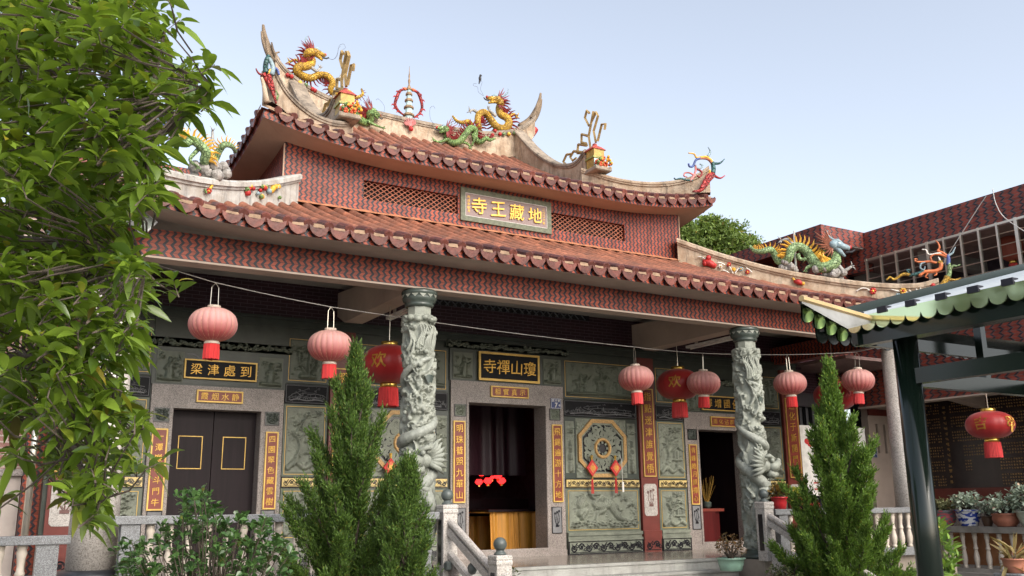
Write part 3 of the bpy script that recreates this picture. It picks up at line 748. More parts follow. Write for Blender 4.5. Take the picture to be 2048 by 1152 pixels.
# gable walls under the main ridge
for x, s in ((5.75, -1), (11.5, 1)):
    MB().prism([(0, 0)], 0, 0) if False else None
    gm = MB(); pts = [(16.1, upprof(1.65)), (17.5, upprof(3.05)), (19.6, 8.8), (21.7, upprof(3.05)), (23.1, upprof(1.65))]
    gm.add([(x, y, z-.03) for y, z in pts]+[(x, 23.1, 6.6), (x, 16.1, 6.6)], [(0, 1, 2, 3, 4, 5, 6)]); gm.build('gable', PLA, H)
# ridges: swept walls with a moulded cap
def ridge_wall(name, path, tops, bots, t, mat, parent, cap_t=.06, cap_h=.09, capmat=None):
    """path in plan [(x,y)], top/bottom heights"""
    n = len(path); rows = []; crow = []; mould = []
    for i in range(n):
        a = Vector(path[max(i-1, 0)]); b = Vector(path[min(i+1, n-1)]); d = (b-a).normalized(); nn = Vector((-d.y, d.x))
        p = Vector(path[i]); zt, zb = tops[i], bots[i]
        def q(o, z): v = p+nn*o; return (v.x, v.y, z)
        h = t/2; rows.append([q(-h, zb), q(-h, zt-cap_h), q(h, zt-cap_h), q(h, zb)])
        c = h+cap_t; crow.append([q(-h, zt-cap_h-.05), q(-h-.025, zt-cap_h-.045), q(-h-.03, zt-cap_h-.005), q(-c, zt-cap_h), q(-c, zt-.03), q(-c+.04, zt), q(c-.04, zt), q(c, zt-.03), q(c, zt-cap_h), q(h+.03, zt-cap_h-.005), q(h+.025, zt-cap_h-.045), q(h, zt-cap_h-.05)])
    w = MB().grid(rows); w.add(rows[0], [(0, 1, 2, 3)]); w.add(rows[-1], [(3, 2, 1, 0)])
    o = w.build(name, mat, parent)
    c = MB().grid(crow); c.add(crow[0], [tuple(range(12))]); c.add(crow[-1], [tuple(range(11, -1, -1))])
    c.build('ridge_cap', capmat or mat, o); return o
# main ridge
rx = [8.63, 9.3, 9.9, 10.5, 11.0, 11.4, 11.7, 11.95, 12.1]
rt = [9.24, 9.25, 9.27, 9.31, 9.42, 9.56, 9.72, 9.92, 10.1]
rb = [8.6, 8.6, 8.62, 8.66, 8.7, 8.78, 8.95, 9.3, 9.55]
xsx = [mir(x) for x in rx[:0:-1]]+rx; tt = rt[:0:-1]+rt; bb = rb[:0:-1]+rb
dense = lambda a: [p[0] for p in catmull([(v, 0) for v in a], 4)]
mr_ = ridge_wall('main_ridge', [(x, 19.6) for x in dense(xsx)], dense(tt), dense(bb), .3, PLA, H, .05, .1, CAPM)
WHORN = M('weathered horn', (.2, .145, .095), .85, var=.45, vs=9, stretch=(1, 1, .2), bump=.4)
for s in (1, -1):
    hx = lambda x: x if s > 0 else mir(x)
    hp = catmull([(hx(11.75), 19.6, 9.7), (hx(12.05), 19.6, 9.98), (hx(12.25), 19.6, 10.33), (hx(12.35), 19.6, 10.62), (hx(12.39), 19.6, 10.84)], 5)
    h = MB().tube(hp, np.linspace(.13, .03, len(hp)), 8, flat=.8)
    hp2 = catmull([(hx(12.02), 19.5, 10.0), (hx(12.15), 19.5, 10.2), (hx(12.2), 19.5, 10.4)], 4); h.tube(hp2, np.linspace(.05, .018, len(hp2)), 6)
    h.tube(catmull([(hx(12.0), 19.6, 9.8), (hx(12.24), 19.6, 10.12), (hx(12.37), 19.6, 10.42), (hx(12.42), 19.6, 10.66)], 4), np.linspace(.07, .02, 13), 6)
    h.build('ridge_horn', WHORN, mr_, True)
    # descending ridge from the ridge end to the house ornament
    ys = [19.5, 19.2, 18.75, 18.2, 17.6, 17.0, 16.6, 16.3]; zt = [9.62, 9.33, 8.88, 8.42, 8.03, 7.79, 7.76, 7.9]
    yy = dense(ys); zz_ = dense(zt); x = hx(11.6)
    zb = [min(z-.25, upprof(y-UY0)-.05) for y, z in zip(yy, zz_)]
    ridge_wall('descending_ridge', [(x, y) for y in yy], zz_, zb, .26, PLA, H, .05, .08, CAPM)
    ys = [16.35, 15.97, 15.68, 15.33, 14.98, 14.7, 14.5]; hxs = [11.42, 11.78, 12.1, 12.52, 12.94, 13.28, 13.52]; zt = [7.42, 7.2, 7.05, 6.95, 6.95, 7.05, 7.24]
    zb = [z_-.42 for z_ in zt]; zb[-1] = 6.62; zb[-2] = 6.62
    pth = list(zip([hx(v) for v in dense(hxs)], dense(ys)))
    ridge_wall('hip_ridge', pth, dense(zt), dense(zb), .2, PLA, H, .045, .07, CAPM if s < 0 else PLA)
    hxs = [12.9, 13.1, 13.6, 14.3, 15.0, 15.67, 16.2, 16.5]; ys = [14.95, 14.75, 14.25, 13.55, 12.85, 12.18, 11.65, 11.35]
    zt = [5.6, 5.47, 5.157, 4.79, 4.52, 4.33, 4.26, 4.34]; zb = [5.1, 5.0, 4.72, 4.4, 4.14, 3.96, 3.9, 3.92]
    pth = list(zip([hx(v) for v in dense(hxs)], dense(ys)))
    lr = ridge_wall('lower_hip_ridge', pth, dense(zt), [z-.05 for z in dense(zb)], .26, PLA if s > 0 else PLB, H, .06, .1, PLA if s > 0 else PLB)
# tube lights on the cross beams
for i, x in enumerate((5.75, 12.1)):
    t = thing('tube_light', ('white fluorescent tube light on the cross beam beside the left dragon column', 'white fluorescent tube light on the cross beam beside the right dragon column')[i], 'light', (x, 13.2, 3.02), 'tube lights under the porch beams')
    MB().box(x-.04, x+.04, 12.35, 13.9, 2.99, 3.04).build('fitting', WHITE, t); MB().tube([(x, 12.45, 2.97), (x, 13.8, 2.97)], .016, 8).build('tube', WHITE, t)
    MB().box(x-.015, x+.015, 12.6, 12.66, 3.03, 3.2).build('bracket', STEEL, t); MB().box(x-.015, x+.015, 13.6, 13.66, 3.03, 3.2).build('bracket', STEEL, t)
# ------------------------------------------------------------------ dragon columns
STON = M('carved column stone', (.25, .265, .225), .6, var=.3, vs=5, bump=.3, bs=60)
STOD = M('polished dark green stone', (.06, .075, .065), .22, var=.3, vs=6)
def dragon_column(x, y, seed, sgn, label):
    t = thing('dragon_column', label, 'column', (x, y, FLR), 'carved dragon columns of the porch')
    z0, z1 = -.78, 2.67; r0 = .172
    rs = random.Random(seed); w = 2*PI*r0; h = z1-z0
    S = []
    def st(p, a, b): S.append((np.array(p, float), np.linspace(a, b, len(p))))
    for _ in range(150):
        cx, cz = rs.uniform(0, w), rs.uniform(.05, h-.05)
        for k in range(3): st(spiral(cx+(k-1)*.055, cz+(.03 if k == 1 else 0), rs.uniform(.03, .055), 1.3, rs.uniform(0, 6), rs.choice((-1, 1)), 12), .017, .009)
    for _ in range(75):
        cx, cz = rs.uniform(0, w), rs.uniform(.03, h-.35); a = rs.uniform(-.5, .5)
        st(catmull([(cx, cz), (cx+.06*a+.04, cz+.12), (cx+.2*a, cz+.26), (cx+.22*a-.04, cz+.36)], 5), .026, .006)
    for k in range(14): st(spiral(k/14*w, h-.05, .045, 1.2, 0, 1, 10), .022, .014)
    nx, nz = 110, 230
    gx, gz = np.meshgrid(np.linspace(0, w, nx), np.linspace(0, h, nz)); Hh = np.zeros_like(gx)
    for pts, rad in S:
        lift = rs.uniform(.5, 1.1)
        for p, q, ra in zip(pts[:-1], pts[1:], rad[:-1]):
            i0 = max(0, int((min(p[1], q[1])-.04)/h*nz)); i1 = min(nz, int((max(p[1], q[1])+.04)/h*nz)+1)
            if i1 <= i0: continue
            X, Z = gx[i0:i1], gz[i0:i1]; d = q-p; L = max(d@d, 1e-9)
            for sh in (-w, 0, w):
                tt_ = np.clip(((X-p[0]-sh)*d[0]+(Z-p[1])*d[1])/L, 0, 1)
                dist = np.hypot(X-p[0]-sh-tt_*d[0], Z-p[1]-tt_*d[1])
                Hh[i0:i1] = np.maximum(Hh[i0:i1], lift*np.sqrt(np.clip(1-(dist/ra)**2, 0, 1)))
    th = gx/w*2*PI; rr = r0+Hh*.085
    V = np.stack([x+rr*np.cos(th), y+rr*np.sin(th), gz+z0], -1).reshape(-1, 3)
    i = np.arange(nx*nz).reshape(nz, nx); Fq = np.stack([i[:-1, :-1], i[:-1, 1:], i[1:, 1:], i[1:, :-1]], -1).reshape(-1, 4)
    np_mesh('carved_shaft', V, Fq, STON, t, True)
    oct_ = lambda r, za, zb, mb: mb.lathe([(r, za), (r, zb)], (x, y, 0), 8)
    oct_(.175, 2.6, 2.82, MB()).build('neck', STON, t)
    MB().lathe([(.17, 2.79), (.2, 2.8), (.215, 2.83), (.2, 2.85), (.235, 2.875), (.252, 2.92), (.24, 2.955), (.25, 2.965), (.262, 2.985), (.262, 3.02), (.24, 3.04)], (x, y, 0), 28).build('capital', STOD, t, True)
    pet = MB()
    for k in range(14):
        a = 2*PI*k/14; c, s = math.cos(a), math.sin(a); q = lambda o, z, e: (x+c*(.247+e)-s*o, y+s*(.247+e)+c*o, z)
        pet.add([q(-.05, 2.965, .008), q(.05, 2.965, .008), q(0, 2.915, .012)], [(0, 1, 2)])
    pet.build('capital_petals', STON, t)
    MB().lathe([(.3, FLR), (.32, FLR+.03), (.3, FLR+.07), (.24, FLR+.1), (.22, FLR+.14)], (x, y, 0), 24).build('column_base', STOD, t, True)
    # the dragon: head low, tail high, winding round the shaft
    N = 110; pts = []; rad = []
    for k in range(N):
        f = k/(N-1); a = -PI/2+sgn*(-.2+f*2*PI*2.15); z = .28+1.75*f+.1*math.sin(f*9); R_ = .22-.015*f
        pts.append((x+R_*math.cos(a), y+R_*math.sin(a), z)); rad.append(.088*(1-f)**.5*(.85+.15*math.sin(f*240)*.4)+.02)
    b = MB().tube(pts, rad, 10)
    for k in range(4, N-2, 2):     # fins along the back
        p = Vector(pts[k]); o = Vector((p.x-x, p.y-y, 0)).normalized(); up = Vector((0, 0, 1))
        tdir = (Vector(pts[k+1])-Vector(pts[k-1])).normalized(); q = p+(o*.5+up*.85).normalized()*rad[k]*1.45
        b.add([p+up*rad[k]*.5-tdir*.03, p+up*rad[k]*.5+tdir*.03, q+tdir*.02], [(0, 1, 2)])
    # belly bulge lower down
    p2 = catmull([(x+.2*math.cos(-PI/2-sgn*.2), y-.2, .28), (x+sgn*.1, y-.22, .05), (x+sgn*.18, y-.13, -.18), (x+sgn*.08, y-.2, -.45), (x-sgn*.1, y-.18, -.6)], 8)
    b.tube(p2, np.linspace(.1, .055, len(p2)), 10)
    b.build('dragon_body', M('scaled dragon stone', (.26, .275, .24), .55, var=.25, vs=18, bump=.6, bs=45), t, True)
    hx, hy, hz = x-sgn*.02, y-.25, .62
    hd = MB(); hd.ball((hx, hy, hz), .1, 12, 8, 1.1, .9, .85); hd.tube([(hx-sgn*.05, hy-.03, hz-.02), (hx-sgn*.14, hy-.06, hz+.0), (hx-sgn*.2, hy-.05, hz+.04)], [.075, .06, .045], 10)
    hd.tube([(hx-sgn*.03, hy-.03, hz-.08), (hx-sgn*.12, hy-.05, hz-.12), (hx-sgn*.18, hy-.04, hz-.1)], [.055, .04, .025], 8)
    hd.ball((hx-sgn*.2, hy-.05, hz+.07), .035, 8, 6); hd.ball((hx-sgn*.05, hy-.1, hz+.07), .03, 8, 6); hd.tube([(hx-sgn*.1, hy-.09, hz+.09), (hx, hy-.1, hz+.13), (hx+sgn*.06, hy-.06, hz+.11)], [.02, .03, .015], 6)
    for k in range(7):
        a = -.7+.35*k; e = (hx+sgn*(.12+.16*math.cos(a)), hy+.02-.01*k, hz+.22*math.sin(a)); hd.tube([(hx+sgn*.05, hy-.04, hz+.05*math.sin(a)), (hx+sgn*(.1+.07*math.cos(a)), hy-.07, hz+.14*math.sin(a)), e], [.035, .03, .006], 6)
    for q in (.6, 1.0): hd.tube(catmull([(hx+sgn*.02, hy-.05, hz+.07), (hx+sgn*.1*q, hy-.05, hz+.17), (hx+sgn*.2*q, hy-.02, hz+.2*q+.03)], 4), np.linspace(.028, .008, 9), 6)
    hd.v = [(hx+(v[0]-hx)*1.3, hy+(v[1]-hy)*1.2, hz+(v[2]-hz)*1.3) for v in hd.v]
    hd.build('dragon_head', STON, t, True)
    lg = MB()
    for (sx, sz, ex, ez) in ((.1, .2, -.14, .32), (-.04, -.1, -.2, .02)):
        lg.tube(catmull([(x+sgn*sx, y-.2, sz), (x+sgn*(sx*.2-.02), y-.28, sz+.03), (x+sgn*ex*.8, y-.22, ez-.02), (x+sgn*ex, y-.2, ez+.05)], 4), np.linspace(.05, .03, 13), 8)
        for k in range(4): lg.tube([(x+sgn*ex, y-.2, ez+.05), (x+sgn*(ex-.06+.04*k), y-.24, ez+.1), (x+sgn*(ex-.05+.045*k), y-.27, ez+.06)], [.016, .014, .004], 5)
    lg.ball((x-sgn*.15, y-.24, .42), .045, 10, 8)
    lg.build('dragon_claws', STON, t, True)
    fl = MB()      # flame tail and the fan-shaped tablet
    for k in range(9):
        a = -PI/2+sgn*(-.5+.16*k); e = a+sgn*.25
        fl.tube(catmull([(x+.19*math.cos(a), y+.19*math.sin(a), 2.1), (x+.235*math.cos(a), y+.235*math.sin(a), 2.25+.02*(k % 3)), (x+.23*math.cos(e), y+.23*math.sin(e), 2.4+.04*(k % 3)), (x+.21*math.cos(e-sgn*.15), y+.21*math.sin(e-sgn*.15), 2.52)], 4), np.linspace(.03, .008, 13), 6)
    for k in range(12):
        a = 2*PI*k/12; fl.ball((x+.2*math.cos(a), y+.2*math.sin(a), 2.6+.025*(k % 2)), .06, 8, 6, 1, 1, .75)
    for k in range(40):
        a = rs.uniform(-2.9, -.2); zz_ = rs.uniform(-.75, 2.5); fl.ball((x+.23*math.cos(a), y+.23*math.sin(a), zz_), rs.uniform(.022, .045), 8, 6)
    fl.build('clouds_and_flames', STON, t, True)
    fan = MB(); a0 = -PI/2+(.25 if sgn < 0 else .3)
    o1 = []; o2 = []
    for k in range(9):
        d = -.62+1.24*k/8
        for lst, rr_, dep in ((o1, .19, .245), (o2, .075, .245)): lst.append((x+dep*math.cos(a0+d*rr_/.19*.55), y+dep*math.sin(a0+d*rr_/.19*.55)-.0, 1.62+rr_*math.cos(d)))
    fan.grid([o1, o2]); fan.grid([[(p[0], p[1]+.04, p[2]) for p in o1], o1]); fan.build('fan_tablet', STOD, t)
    return t
dragon_column(5.445, 12.0, 5, 1, 'carved stone dragon column left of the central doorway, beside the left stair post')
dragon_column(11.79, 12.0, 9, -1, 'carved stone dragon column in front of the right doorway')
for x, lab in ((1.377, 'thick plain granite column on a black ring base behind the leafy tree'), (15.883, 'plain pale granite column behind the dark green canopy post')):
    t = thing('granite_column', lab, 'column', (x, 12.05, FLR), 'plain granite columns at the porch ends')
    MB().lathe([(.27, -.66), (.262, .5), (.25, 3.04)], (x, 12.05, 0), 32).build('shaft', GRANW, t, True)
    MB().lathe([(.28, -.66), (.34, -.67), (.385, -.71), (.4, -.77), (.385, -.83), (.34, -.87), (.3, FLR)], (x, 12.05, 0), 32).lathe([(.3, -1.7), (.3, FLR)], (x, 12.05, 0), 8).build('base', M('black veined stone', (.02, .022, .026), .35, var=.5, vs=9), t, True)
# ------------------------------------------------------------------ signs
def hsign(name, label, x0, x1, z0, z1, Y, board, fm, ft, s, size, step=None, mat=GOLD, extra=None, group=None, off=.0):
    t = sign(name, label, 'sign', x0, x1, z0, z1, Y, board, fm, ft, group)
    n = len(s); W_ = x1-x0-2*ft; step = step or W_/(n+.25)
    mb = write(MB(), s, (x0+x1)/2-(n-1)/2*step, (z0+z1)/2, Y-.03, size, step, seed=len(label), off=off)
    mb.build('lettering', mat, t); return t
def vsign(name, label, x0, x1, z0, z1, Y, s, size, group=None, board=MARB, fm=GOLDF, ft=.022, off=.003, cat='couplet board'):
    t = sign(name, label, cat, x0, x1, z0, z1, Y, board, fm, ft, group, .03)
    n = len(s); st_ = (z1-z0-2*ft)/(n+.2)
    write(MB(), s, (x0+x1)/2, (z0+z1)/2+(n-1)/2*st_, Y-.022, size, st_, True, seed=n+len(label), off=off).build('lettering', GOLD, t); return t
t = hsign('name_plaque', 'large mauve stone plaque with four gold characters on the upper wall', 7.64, 9.68, 5.29, 5.95, 15.035, M('mauve stone', (.23, .165, .155), .6, var=.06, vs=60), M('mossy green frame', (.115, .125, .08), .6, var=.35, vs=14), .1, '寺王藏地', .34, .42, off=.006)
sm = MB(); write(sm, '丙戌年秋月', 7.81, 5.77, 15.005, .06, .07, True); write(sm, '二〇〇六年', 9.5, 5.77, 15.005, .06, .07, True); sm.build('small_lettering', GOLD, t)
framebars(MB(), 7.74, 9.58, 5.39, 5.85, 15.0, 15.012, .007).build('pale_edge', WHITE, t)
hsign('door_plaque', 'black plaque with four gold characters above the closed left door', 2.8, 3.93, 1.985, 2.29, 14.975, MBLK, GOLDF, .022, '梁津處到', .19, group='black plaques over the doors')
hsign('door_plaque', 'black plaque with four gold characters above the central doorway', 7.99, 9.3, 2.255, 2.79, 14.97, MBLK, GOLDF, .04, '寺禪山瓊', .28, group='black plaques over the doors')
hsign('door_plaque', 'black plaque with gold characters above the right doorway, partly behind the dragon column', 13.33, 14.46, 1.93, 2.24, 14.975, MBLK, GOLDF, .022, '輝增國佛', .2, group='black plaques over the doors')
for x0, x1, z0, z1 in ((2.69, 4.05, 1.905, 2.4), (13.21, 14.57, 1.905, 2.36)):
    MB().box(x0, x1, 14.99, 15.0, z0, z1).build('plaque_surround', GRND, H); ribbons('surround_carving', x0, x1, z0, z1, 14.99, 'cloudband', 4, GRYL, H, .003, .5)
hsign('lintel_sign', 'small red and gold board on the granite above the closed left door', 3.015, 3.73, 1.625, 1.815, 14.98, MARB, GOLDF, .022, '霞烟水静', .12, group='small red lintel boards')
hsign('lintel_sign', 'small red and gold board on the granite above the central doorway', 8.25, 9.055, 1.96, 2.165, 14.98, MARB, GOLDF, .022, '相實真示', .13, group='small red lintel boards')
hsign('lintel_sign', 'small red and gold board on the granite above the right doorway', 13.555, 14.265, 1.595, 1.805, 14.98, MARB, GOLDF, .022, '雨化沾群', .12, group='small red lintel boards')
cg = 'red couplet boards beside the doors'
for lab, x0, x1, z0, z1, s, sz in (('red couplet board left of the closed door, half behind tree leaves', 2.4, 2.63, -.015, 1.2, '一潭巖穹斗門牛', .12),
    ('red couplet board right of the closed left door', 4.13, 4.335, -.015, 1.2, '四園翠色藏雲樹', .12), ('red couplet board left of the central doorway', 7.487, 7.722, .06, 1.497, '明珠普照九華山', .155),
    ('red couplet board right of the central doorway under the house number', 9.575, 9.795, .06, 1.5, '飛錫遍游十方地', .15), ('red couplet board left of the right doorway', 12.925, 13.135, -.012, 1.205, '青峰皓月照禪心', .13),
    ('red couplet board right of the right doorway, behind the dragon column', 14.63, 14.84, -.012, 1.205, '翠竹黃花悟法身', .13)):
    vsign('couplet_board', lab, x0, x1, z0, z1, 14.982, s, sz, cg)
for lab, x0, x1, s in (('tall maroon pillar board with gold characters beside the octagonal carved window', 11.72, 12.02, '指點迷津誰覺悟'), ('tall maroon pillar board with gold characters beside the white notice board', 15.78, 16.14, '造化于斯開門氣'),
    ('tall maroon pillar board behind the pointed juniper', mir(12.02), mir(11.72), '照徹迷途登彼岸'), ('tall maroon pillar board at the left end of the porch', mir(16.14), mir(15.78), '清淨莊嚴見佛心')):
    vsign('pillar_board', lab, x0, x1, .54, 2.3, 14.968, s, .19, 'tall pillar couplets', MARB, GOLDF, .02)
BLUE = M('blue enamel', (.03, .05, .16), .35)
def plate(lab, x, z, Y, no, w=.24, h=.2):
    t = thing('house_number_plate', lab, 'number plate', (x, Y, z), 'blue number plates')
    MB().bev(x-w/2, x+w/2, Y-.012, Y, z-h/2, z+h/2, .006).build('plate', BLUE, t)
    framebars(MB(), x-w/2+.008, x+w/2-.008, z-h/2+.008, z+h/2-.008, Y-.014, Y-.011, .006).build('white_rim', WHITE, t)
    mb = MB(); write(mb, '民宁新', x-.065, z+.055, Y-.012, .055, .065, off=.01); write(mb, no, x, z-.03, Y-.012, .12, off=.02); write(mb, '号', x+.075, z-.035, Y-.012, .045)
    mb.build('lettering', WHITE, t)
plate('small blue house number plate reading 7 beside the central doorway', 9.68, 1.9, 14.98, '7')
# ------------------------------------------------------------------ lanterns
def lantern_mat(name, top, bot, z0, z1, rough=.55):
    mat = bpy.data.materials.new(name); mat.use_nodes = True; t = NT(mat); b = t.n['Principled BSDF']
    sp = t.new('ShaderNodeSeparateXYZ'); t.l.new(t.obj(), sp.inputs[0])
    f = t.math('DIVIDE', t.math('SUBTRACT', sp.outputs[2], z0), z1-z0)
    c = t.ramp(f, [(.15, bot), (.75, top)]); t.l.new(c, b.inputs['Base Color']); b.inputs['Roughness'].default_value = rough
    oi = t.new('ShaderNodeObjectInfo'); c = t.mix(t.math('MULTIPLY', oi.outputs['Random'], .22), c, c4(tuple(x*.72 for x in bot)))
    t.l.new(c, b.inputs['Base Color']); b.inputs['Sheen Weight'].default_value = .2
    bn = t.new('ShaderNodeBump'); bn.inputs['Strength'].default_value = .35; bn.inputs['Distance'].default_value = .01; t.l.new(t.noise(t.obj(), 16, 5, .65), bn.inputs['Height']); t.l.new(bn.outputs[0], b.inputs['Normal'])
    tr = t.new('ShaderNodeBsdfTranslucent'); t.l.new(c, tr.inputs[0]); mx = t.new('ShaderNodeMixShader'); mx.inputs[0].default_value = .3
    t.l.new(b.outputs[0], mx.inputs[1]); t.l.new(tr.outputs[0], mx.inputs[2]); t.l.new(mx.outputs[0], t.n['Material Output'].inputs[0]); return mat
def lantern_body(r, h, ribs, lobe):
    n = ribs*6; V = []
    mz = 16; rows = []
    for i in range(mz+1):
        a = -PI/2*.93+PI*.93*i/mz; rr = r*(max(0, math.cos(a))**.82*.92+.08); z = h/2*math.sin(a)
        rows.append([(rr*(1-lobe+lobe*abs(math.sin(PI*j/6)))*math.cos(2*PI*j/n), rr*(1-lobe+lobe*abs(math.sin(PI*j/6)))*math.sin(2*PI*j/n), z) for j in range(n+1)])
    return rows
PINK = lantern_mat('faded and top lit pink silk', (.74, .41, .38), (.45, .085, .08), -.2, .21)  # paler top: sun-faded silk, with light from above painted in as well
REDL = lantern_mat('red lantern silk', (.42, .022, .02), (.36, .012, .014), -.3, .3, .4)
TASS = M('red tassel thread', (.55, .035, .035), .7, var=.35, vs=40, stretch=(1, 1, .05))
BRASS = M('gold lantern collar', (.75, .5, .12), .25, metal=.9)
CREAM = M('cream collar', (.55, .46, .38), .6)
def pink_proto(loc, label):
    t = thing('pink_lantern', label, 'lantern', loc, 'faded pink lanterns on the wire'); L = Vector(loc)
    t.location = (0, 0, 0)
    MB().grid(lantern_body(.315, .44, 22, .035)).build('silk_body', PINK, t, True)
    rb = MB()
    for k in range(22):
        a = 2*PI*k/22; pts = [(.312*(math.cos(q)**.82*.92+.08)*math.cos(a)*.972, .312*(math.cos(q)**.82*.92+.08)*math.sin(a)*.972, .22*math.sin(q)) for q in np.linspace(-1.45, 1.45, 12)]
        rb.tube(pts, .0032, 4)
    rb.build('wire_ribs', M('brass wire', (.55, .32, .18), .4, metal=.3), t)
    MB().lathe([(.0, .205), (.085, .205), (.085, .25), (.075, .255), (0, .255)], n=20).build('top_collar', CREAM, t, True)
    MB().lathe([(0, -.21), (.075, -.21), (.1, -.24), (.1, -.262), (0, -.262)], n=20).build('bottom_collar', CREAM, t, True)
    ts = MB()
    for k in range(34):
        a = 2*PI*k/34; rr = .088+.004*(k % 3); ts.tube([(.09*math.cos(a), .09*math.sin(a), -.262), (rr*math.cos(a+.03), rr*math.sin(a+.03), -.38), (rr*math.cos(a-.05), rr*math.sin(a-.05), -.455-.012*(k*7 % 5)/5)], .0095, 4)
    ts.lathe([(.07, -.26), (.07, -.44)], n=14); ts.build('tassel', TASS, t)
    MB().tube([(-.05, 0, .25), (-.045, 0, .5), (0, 0, .56)], .0055, 5).tube([(.05, 0, .25), (.045, 0, .5), (0, 0, .56)], .0055, 5).build('hanger', STEEL, t)
    t.location = loc; return t
pl = [(426, 649, 96), (660, 692, 89), (1272, 757, 71), (1407, 766, 67), (1580, 767, 65), (1716, 761, 64)]
pos = [PD(x, y, FPX*.63/w) for x, y, w in pl]
labs = ['pink lantern hanging on the wire in front of the closed left door', 'pink lantern hanging above the tip of the tallest left juniper', 'pink lantern hanging beside the octagonal carved window, left of the red 欢 lantern',
        'pink lantern overlapping the red 欢 lantern left of the right dragon column', 'pink lantern hanging just right of the right dragon column', 'pink lantern nearest the canopy, above the right juniper']
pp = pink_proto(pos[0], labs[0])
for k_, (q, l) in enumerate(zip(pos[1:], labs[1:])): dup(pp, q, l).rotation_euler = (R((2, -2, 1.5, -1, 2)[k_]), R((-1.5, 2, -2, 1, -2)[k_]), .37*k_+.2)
wire = [P(240, 505, 12.25)]+[v+Vector((0, 0, .565)) for v in pos]+[PD(1775, 690, 17.6)]
wp = []
for a, b in zip(wire[:-1], wire[1:]):
    for k in range(8): f = k/8; wp.append(tuple(a.lerp(b, f)-Vector((0, 0, .03*math.sin(PI*f)*(a-b).length/5))))
wp.append(tuple(wire[-1]))
tag(MB().tube(wp, .0065, 5).build('hanging_wire', M('pale cable', (.5, .48, .45), .5), None), 'thin pale wire strung across the porch carrying the pink lanterns', 'wire')
def red_lantern(loc, label, r, h, chars, drop=.55, ang0=-2.2, knot=False):
    t = thing('red_lantern', label, 'lantern', (0, 0, 0), 'large red lanterns')
    MB().grid(lantern_body(r, h, 14, .018)).build('silk_body', REDL, t, True)
    zt = h/2*math.sin(PI/2*.93)
    MB().lathe([(0, zt-.02), (.13*r/.43, zt-.02), (.13*r/.43, zt+.055), (0, zt+.055)], n=20).build('top_collar', BRASS, t, True)
    MB().lathe([(0, -zt-.07), (.13*r/.43, -zt-.07), (.13*r/.43, -zt+.02), (0, -zt+.02)], n=20).build('bottom_collar', BRASS, t, True)
    ts = MB()
    for k in range(40):
        a = 2*PI*k/40; q = .135*r/.43; ts.tube([(q*math.cos(a), q*math.sin(a), -zt-.07), (q*1.08*math.cos(a+.05), q*1.08*math.sin(a+.05), -zt-.25), (q*1.1*math.cos(a), q*1.1*math.sin(a), -zt-.07-.28*r/.43)], .011, 4)
    ts.lathe([(.1*r/.43, -zt-.07), (.1*r/.43, -zt-.3*r/.43)], n=14); ts.build('tassel', TASS, t)
    lt = MB()
    for k, ch in enumerate(chars):
        a0 = ang0+k*1.5
        def fr(u, v, e):
            th = a0+u/r; q = math.asin(max(-1, min(1, v/(h/2)))); rr = r*(math.cos(q)**.82*.92+.08)+.006
            return (rr*math.cos(th), rr*math.sin(th), v)
        write(lt, ch, 0, .04*r, 0, .58*r, frame=fr, off=.015, seed=k+3)
    if knot:
        kx = ang0+1.35
        for k in range(4):
            a = PI/2*k+PI/4
            for j in range(2):
                pts = []
                for q in np.linspace(0, 2*PI, 18):
                    u = .07*math.cos(a)+(.06-.02*j)*math.cos(q); v = .07*math.sin(a)+(.045-.015*j)*math.sin(q)+.04
                    th = kx+u/r; rr = r*(math.cos(math.asin(v/(h/2)))**.82*.92+.08)+.004; pts.append((rr*math.cos(th), rr*math.sin(th), v))
                lt.tube(pts, .006, 4, False)
        for k in range(5):
            u = (k-2)*.012; th = kx+u/r; lt.tube([((r+.005)*math.cos(th), (r+.005)*math.sin(th), -.04), ((r*.985)*math.cos(th), r*.985*math.sin(th), -.16)], .005, 4)
    if lt.v: lt.build('gold_lettering', GOLD, t)
    MB().tube([(0, 0, zt+.05), (0, 0, zt+drop)], .008, 5).build('hanging_cord', STEEL, t)
    t.location = loc; return t
RL = [PD(778, 729, FPX*.86/112), PD(1357, 769, FPX*.86/88), PD(1670, 792, FPX*.86/84)]
red_lantern(RL[0], 'large red lantern with gold 欢 behind the left dragon column', .43, .59, '欢庆', 3.7-RL[0].z-.3, -2.35)
red_lantern(RL[1], 'large red lantern with gold 欢 half behind a pink lantern', .43, .59, '欢庆', 3.7-RL[1].z-.3, -2.45)
red_lantern(RL[2], 'large red lantern mostly hidden behind the right juniper tip', .43, .59, '欢庆', 3.7-RL[2].z-.3, -2.6)
# ------------------------------------------------------------------ diamond knot ornaments
KR = M('red felt', (.5, .03, .03), .7); KO = M('orange red paper', (.62, .16, .07), .6)
def knot(loc, label):
    t = thing('diamond_ornament', label, 'ornament', (0, 0, 0), 'red diamond hangings')
    MB().prism([(-.13, 0), (0, -.16), (.13, 0), (0, .16)], -.02, .01).build('felt_back', KR, t)
    MB().prism([(-.085, 0), (0, -.105), (.085, 0), (0, .105)], -.032, -.021).build('paper_face', KO, t)
    write(MB(), '福', 0, 0, -.033, .09, off=.02).build('lettering', GOLD, t)
    b = MB(); b.tube([(0, 0, .15), (0, .0, .24)], [.02, .03], 6); b.ball((0, -.005, -.19), .022); b.build('bead', BRASS, t)
    ts = MB()
    for k in range(7): ts.tube([(.012*math.cos(k), .012*math.sin(k), -.2), (.022*math.cos(k), .022*math.sin(k), -.48)], .008, 4)
    ts.build('tassel', TASS, t); t.location = loc; return t
kk = knot(P(1184, 936, 14.86), 'red diamond hanging on the left edge of the octagonal window right of the door')
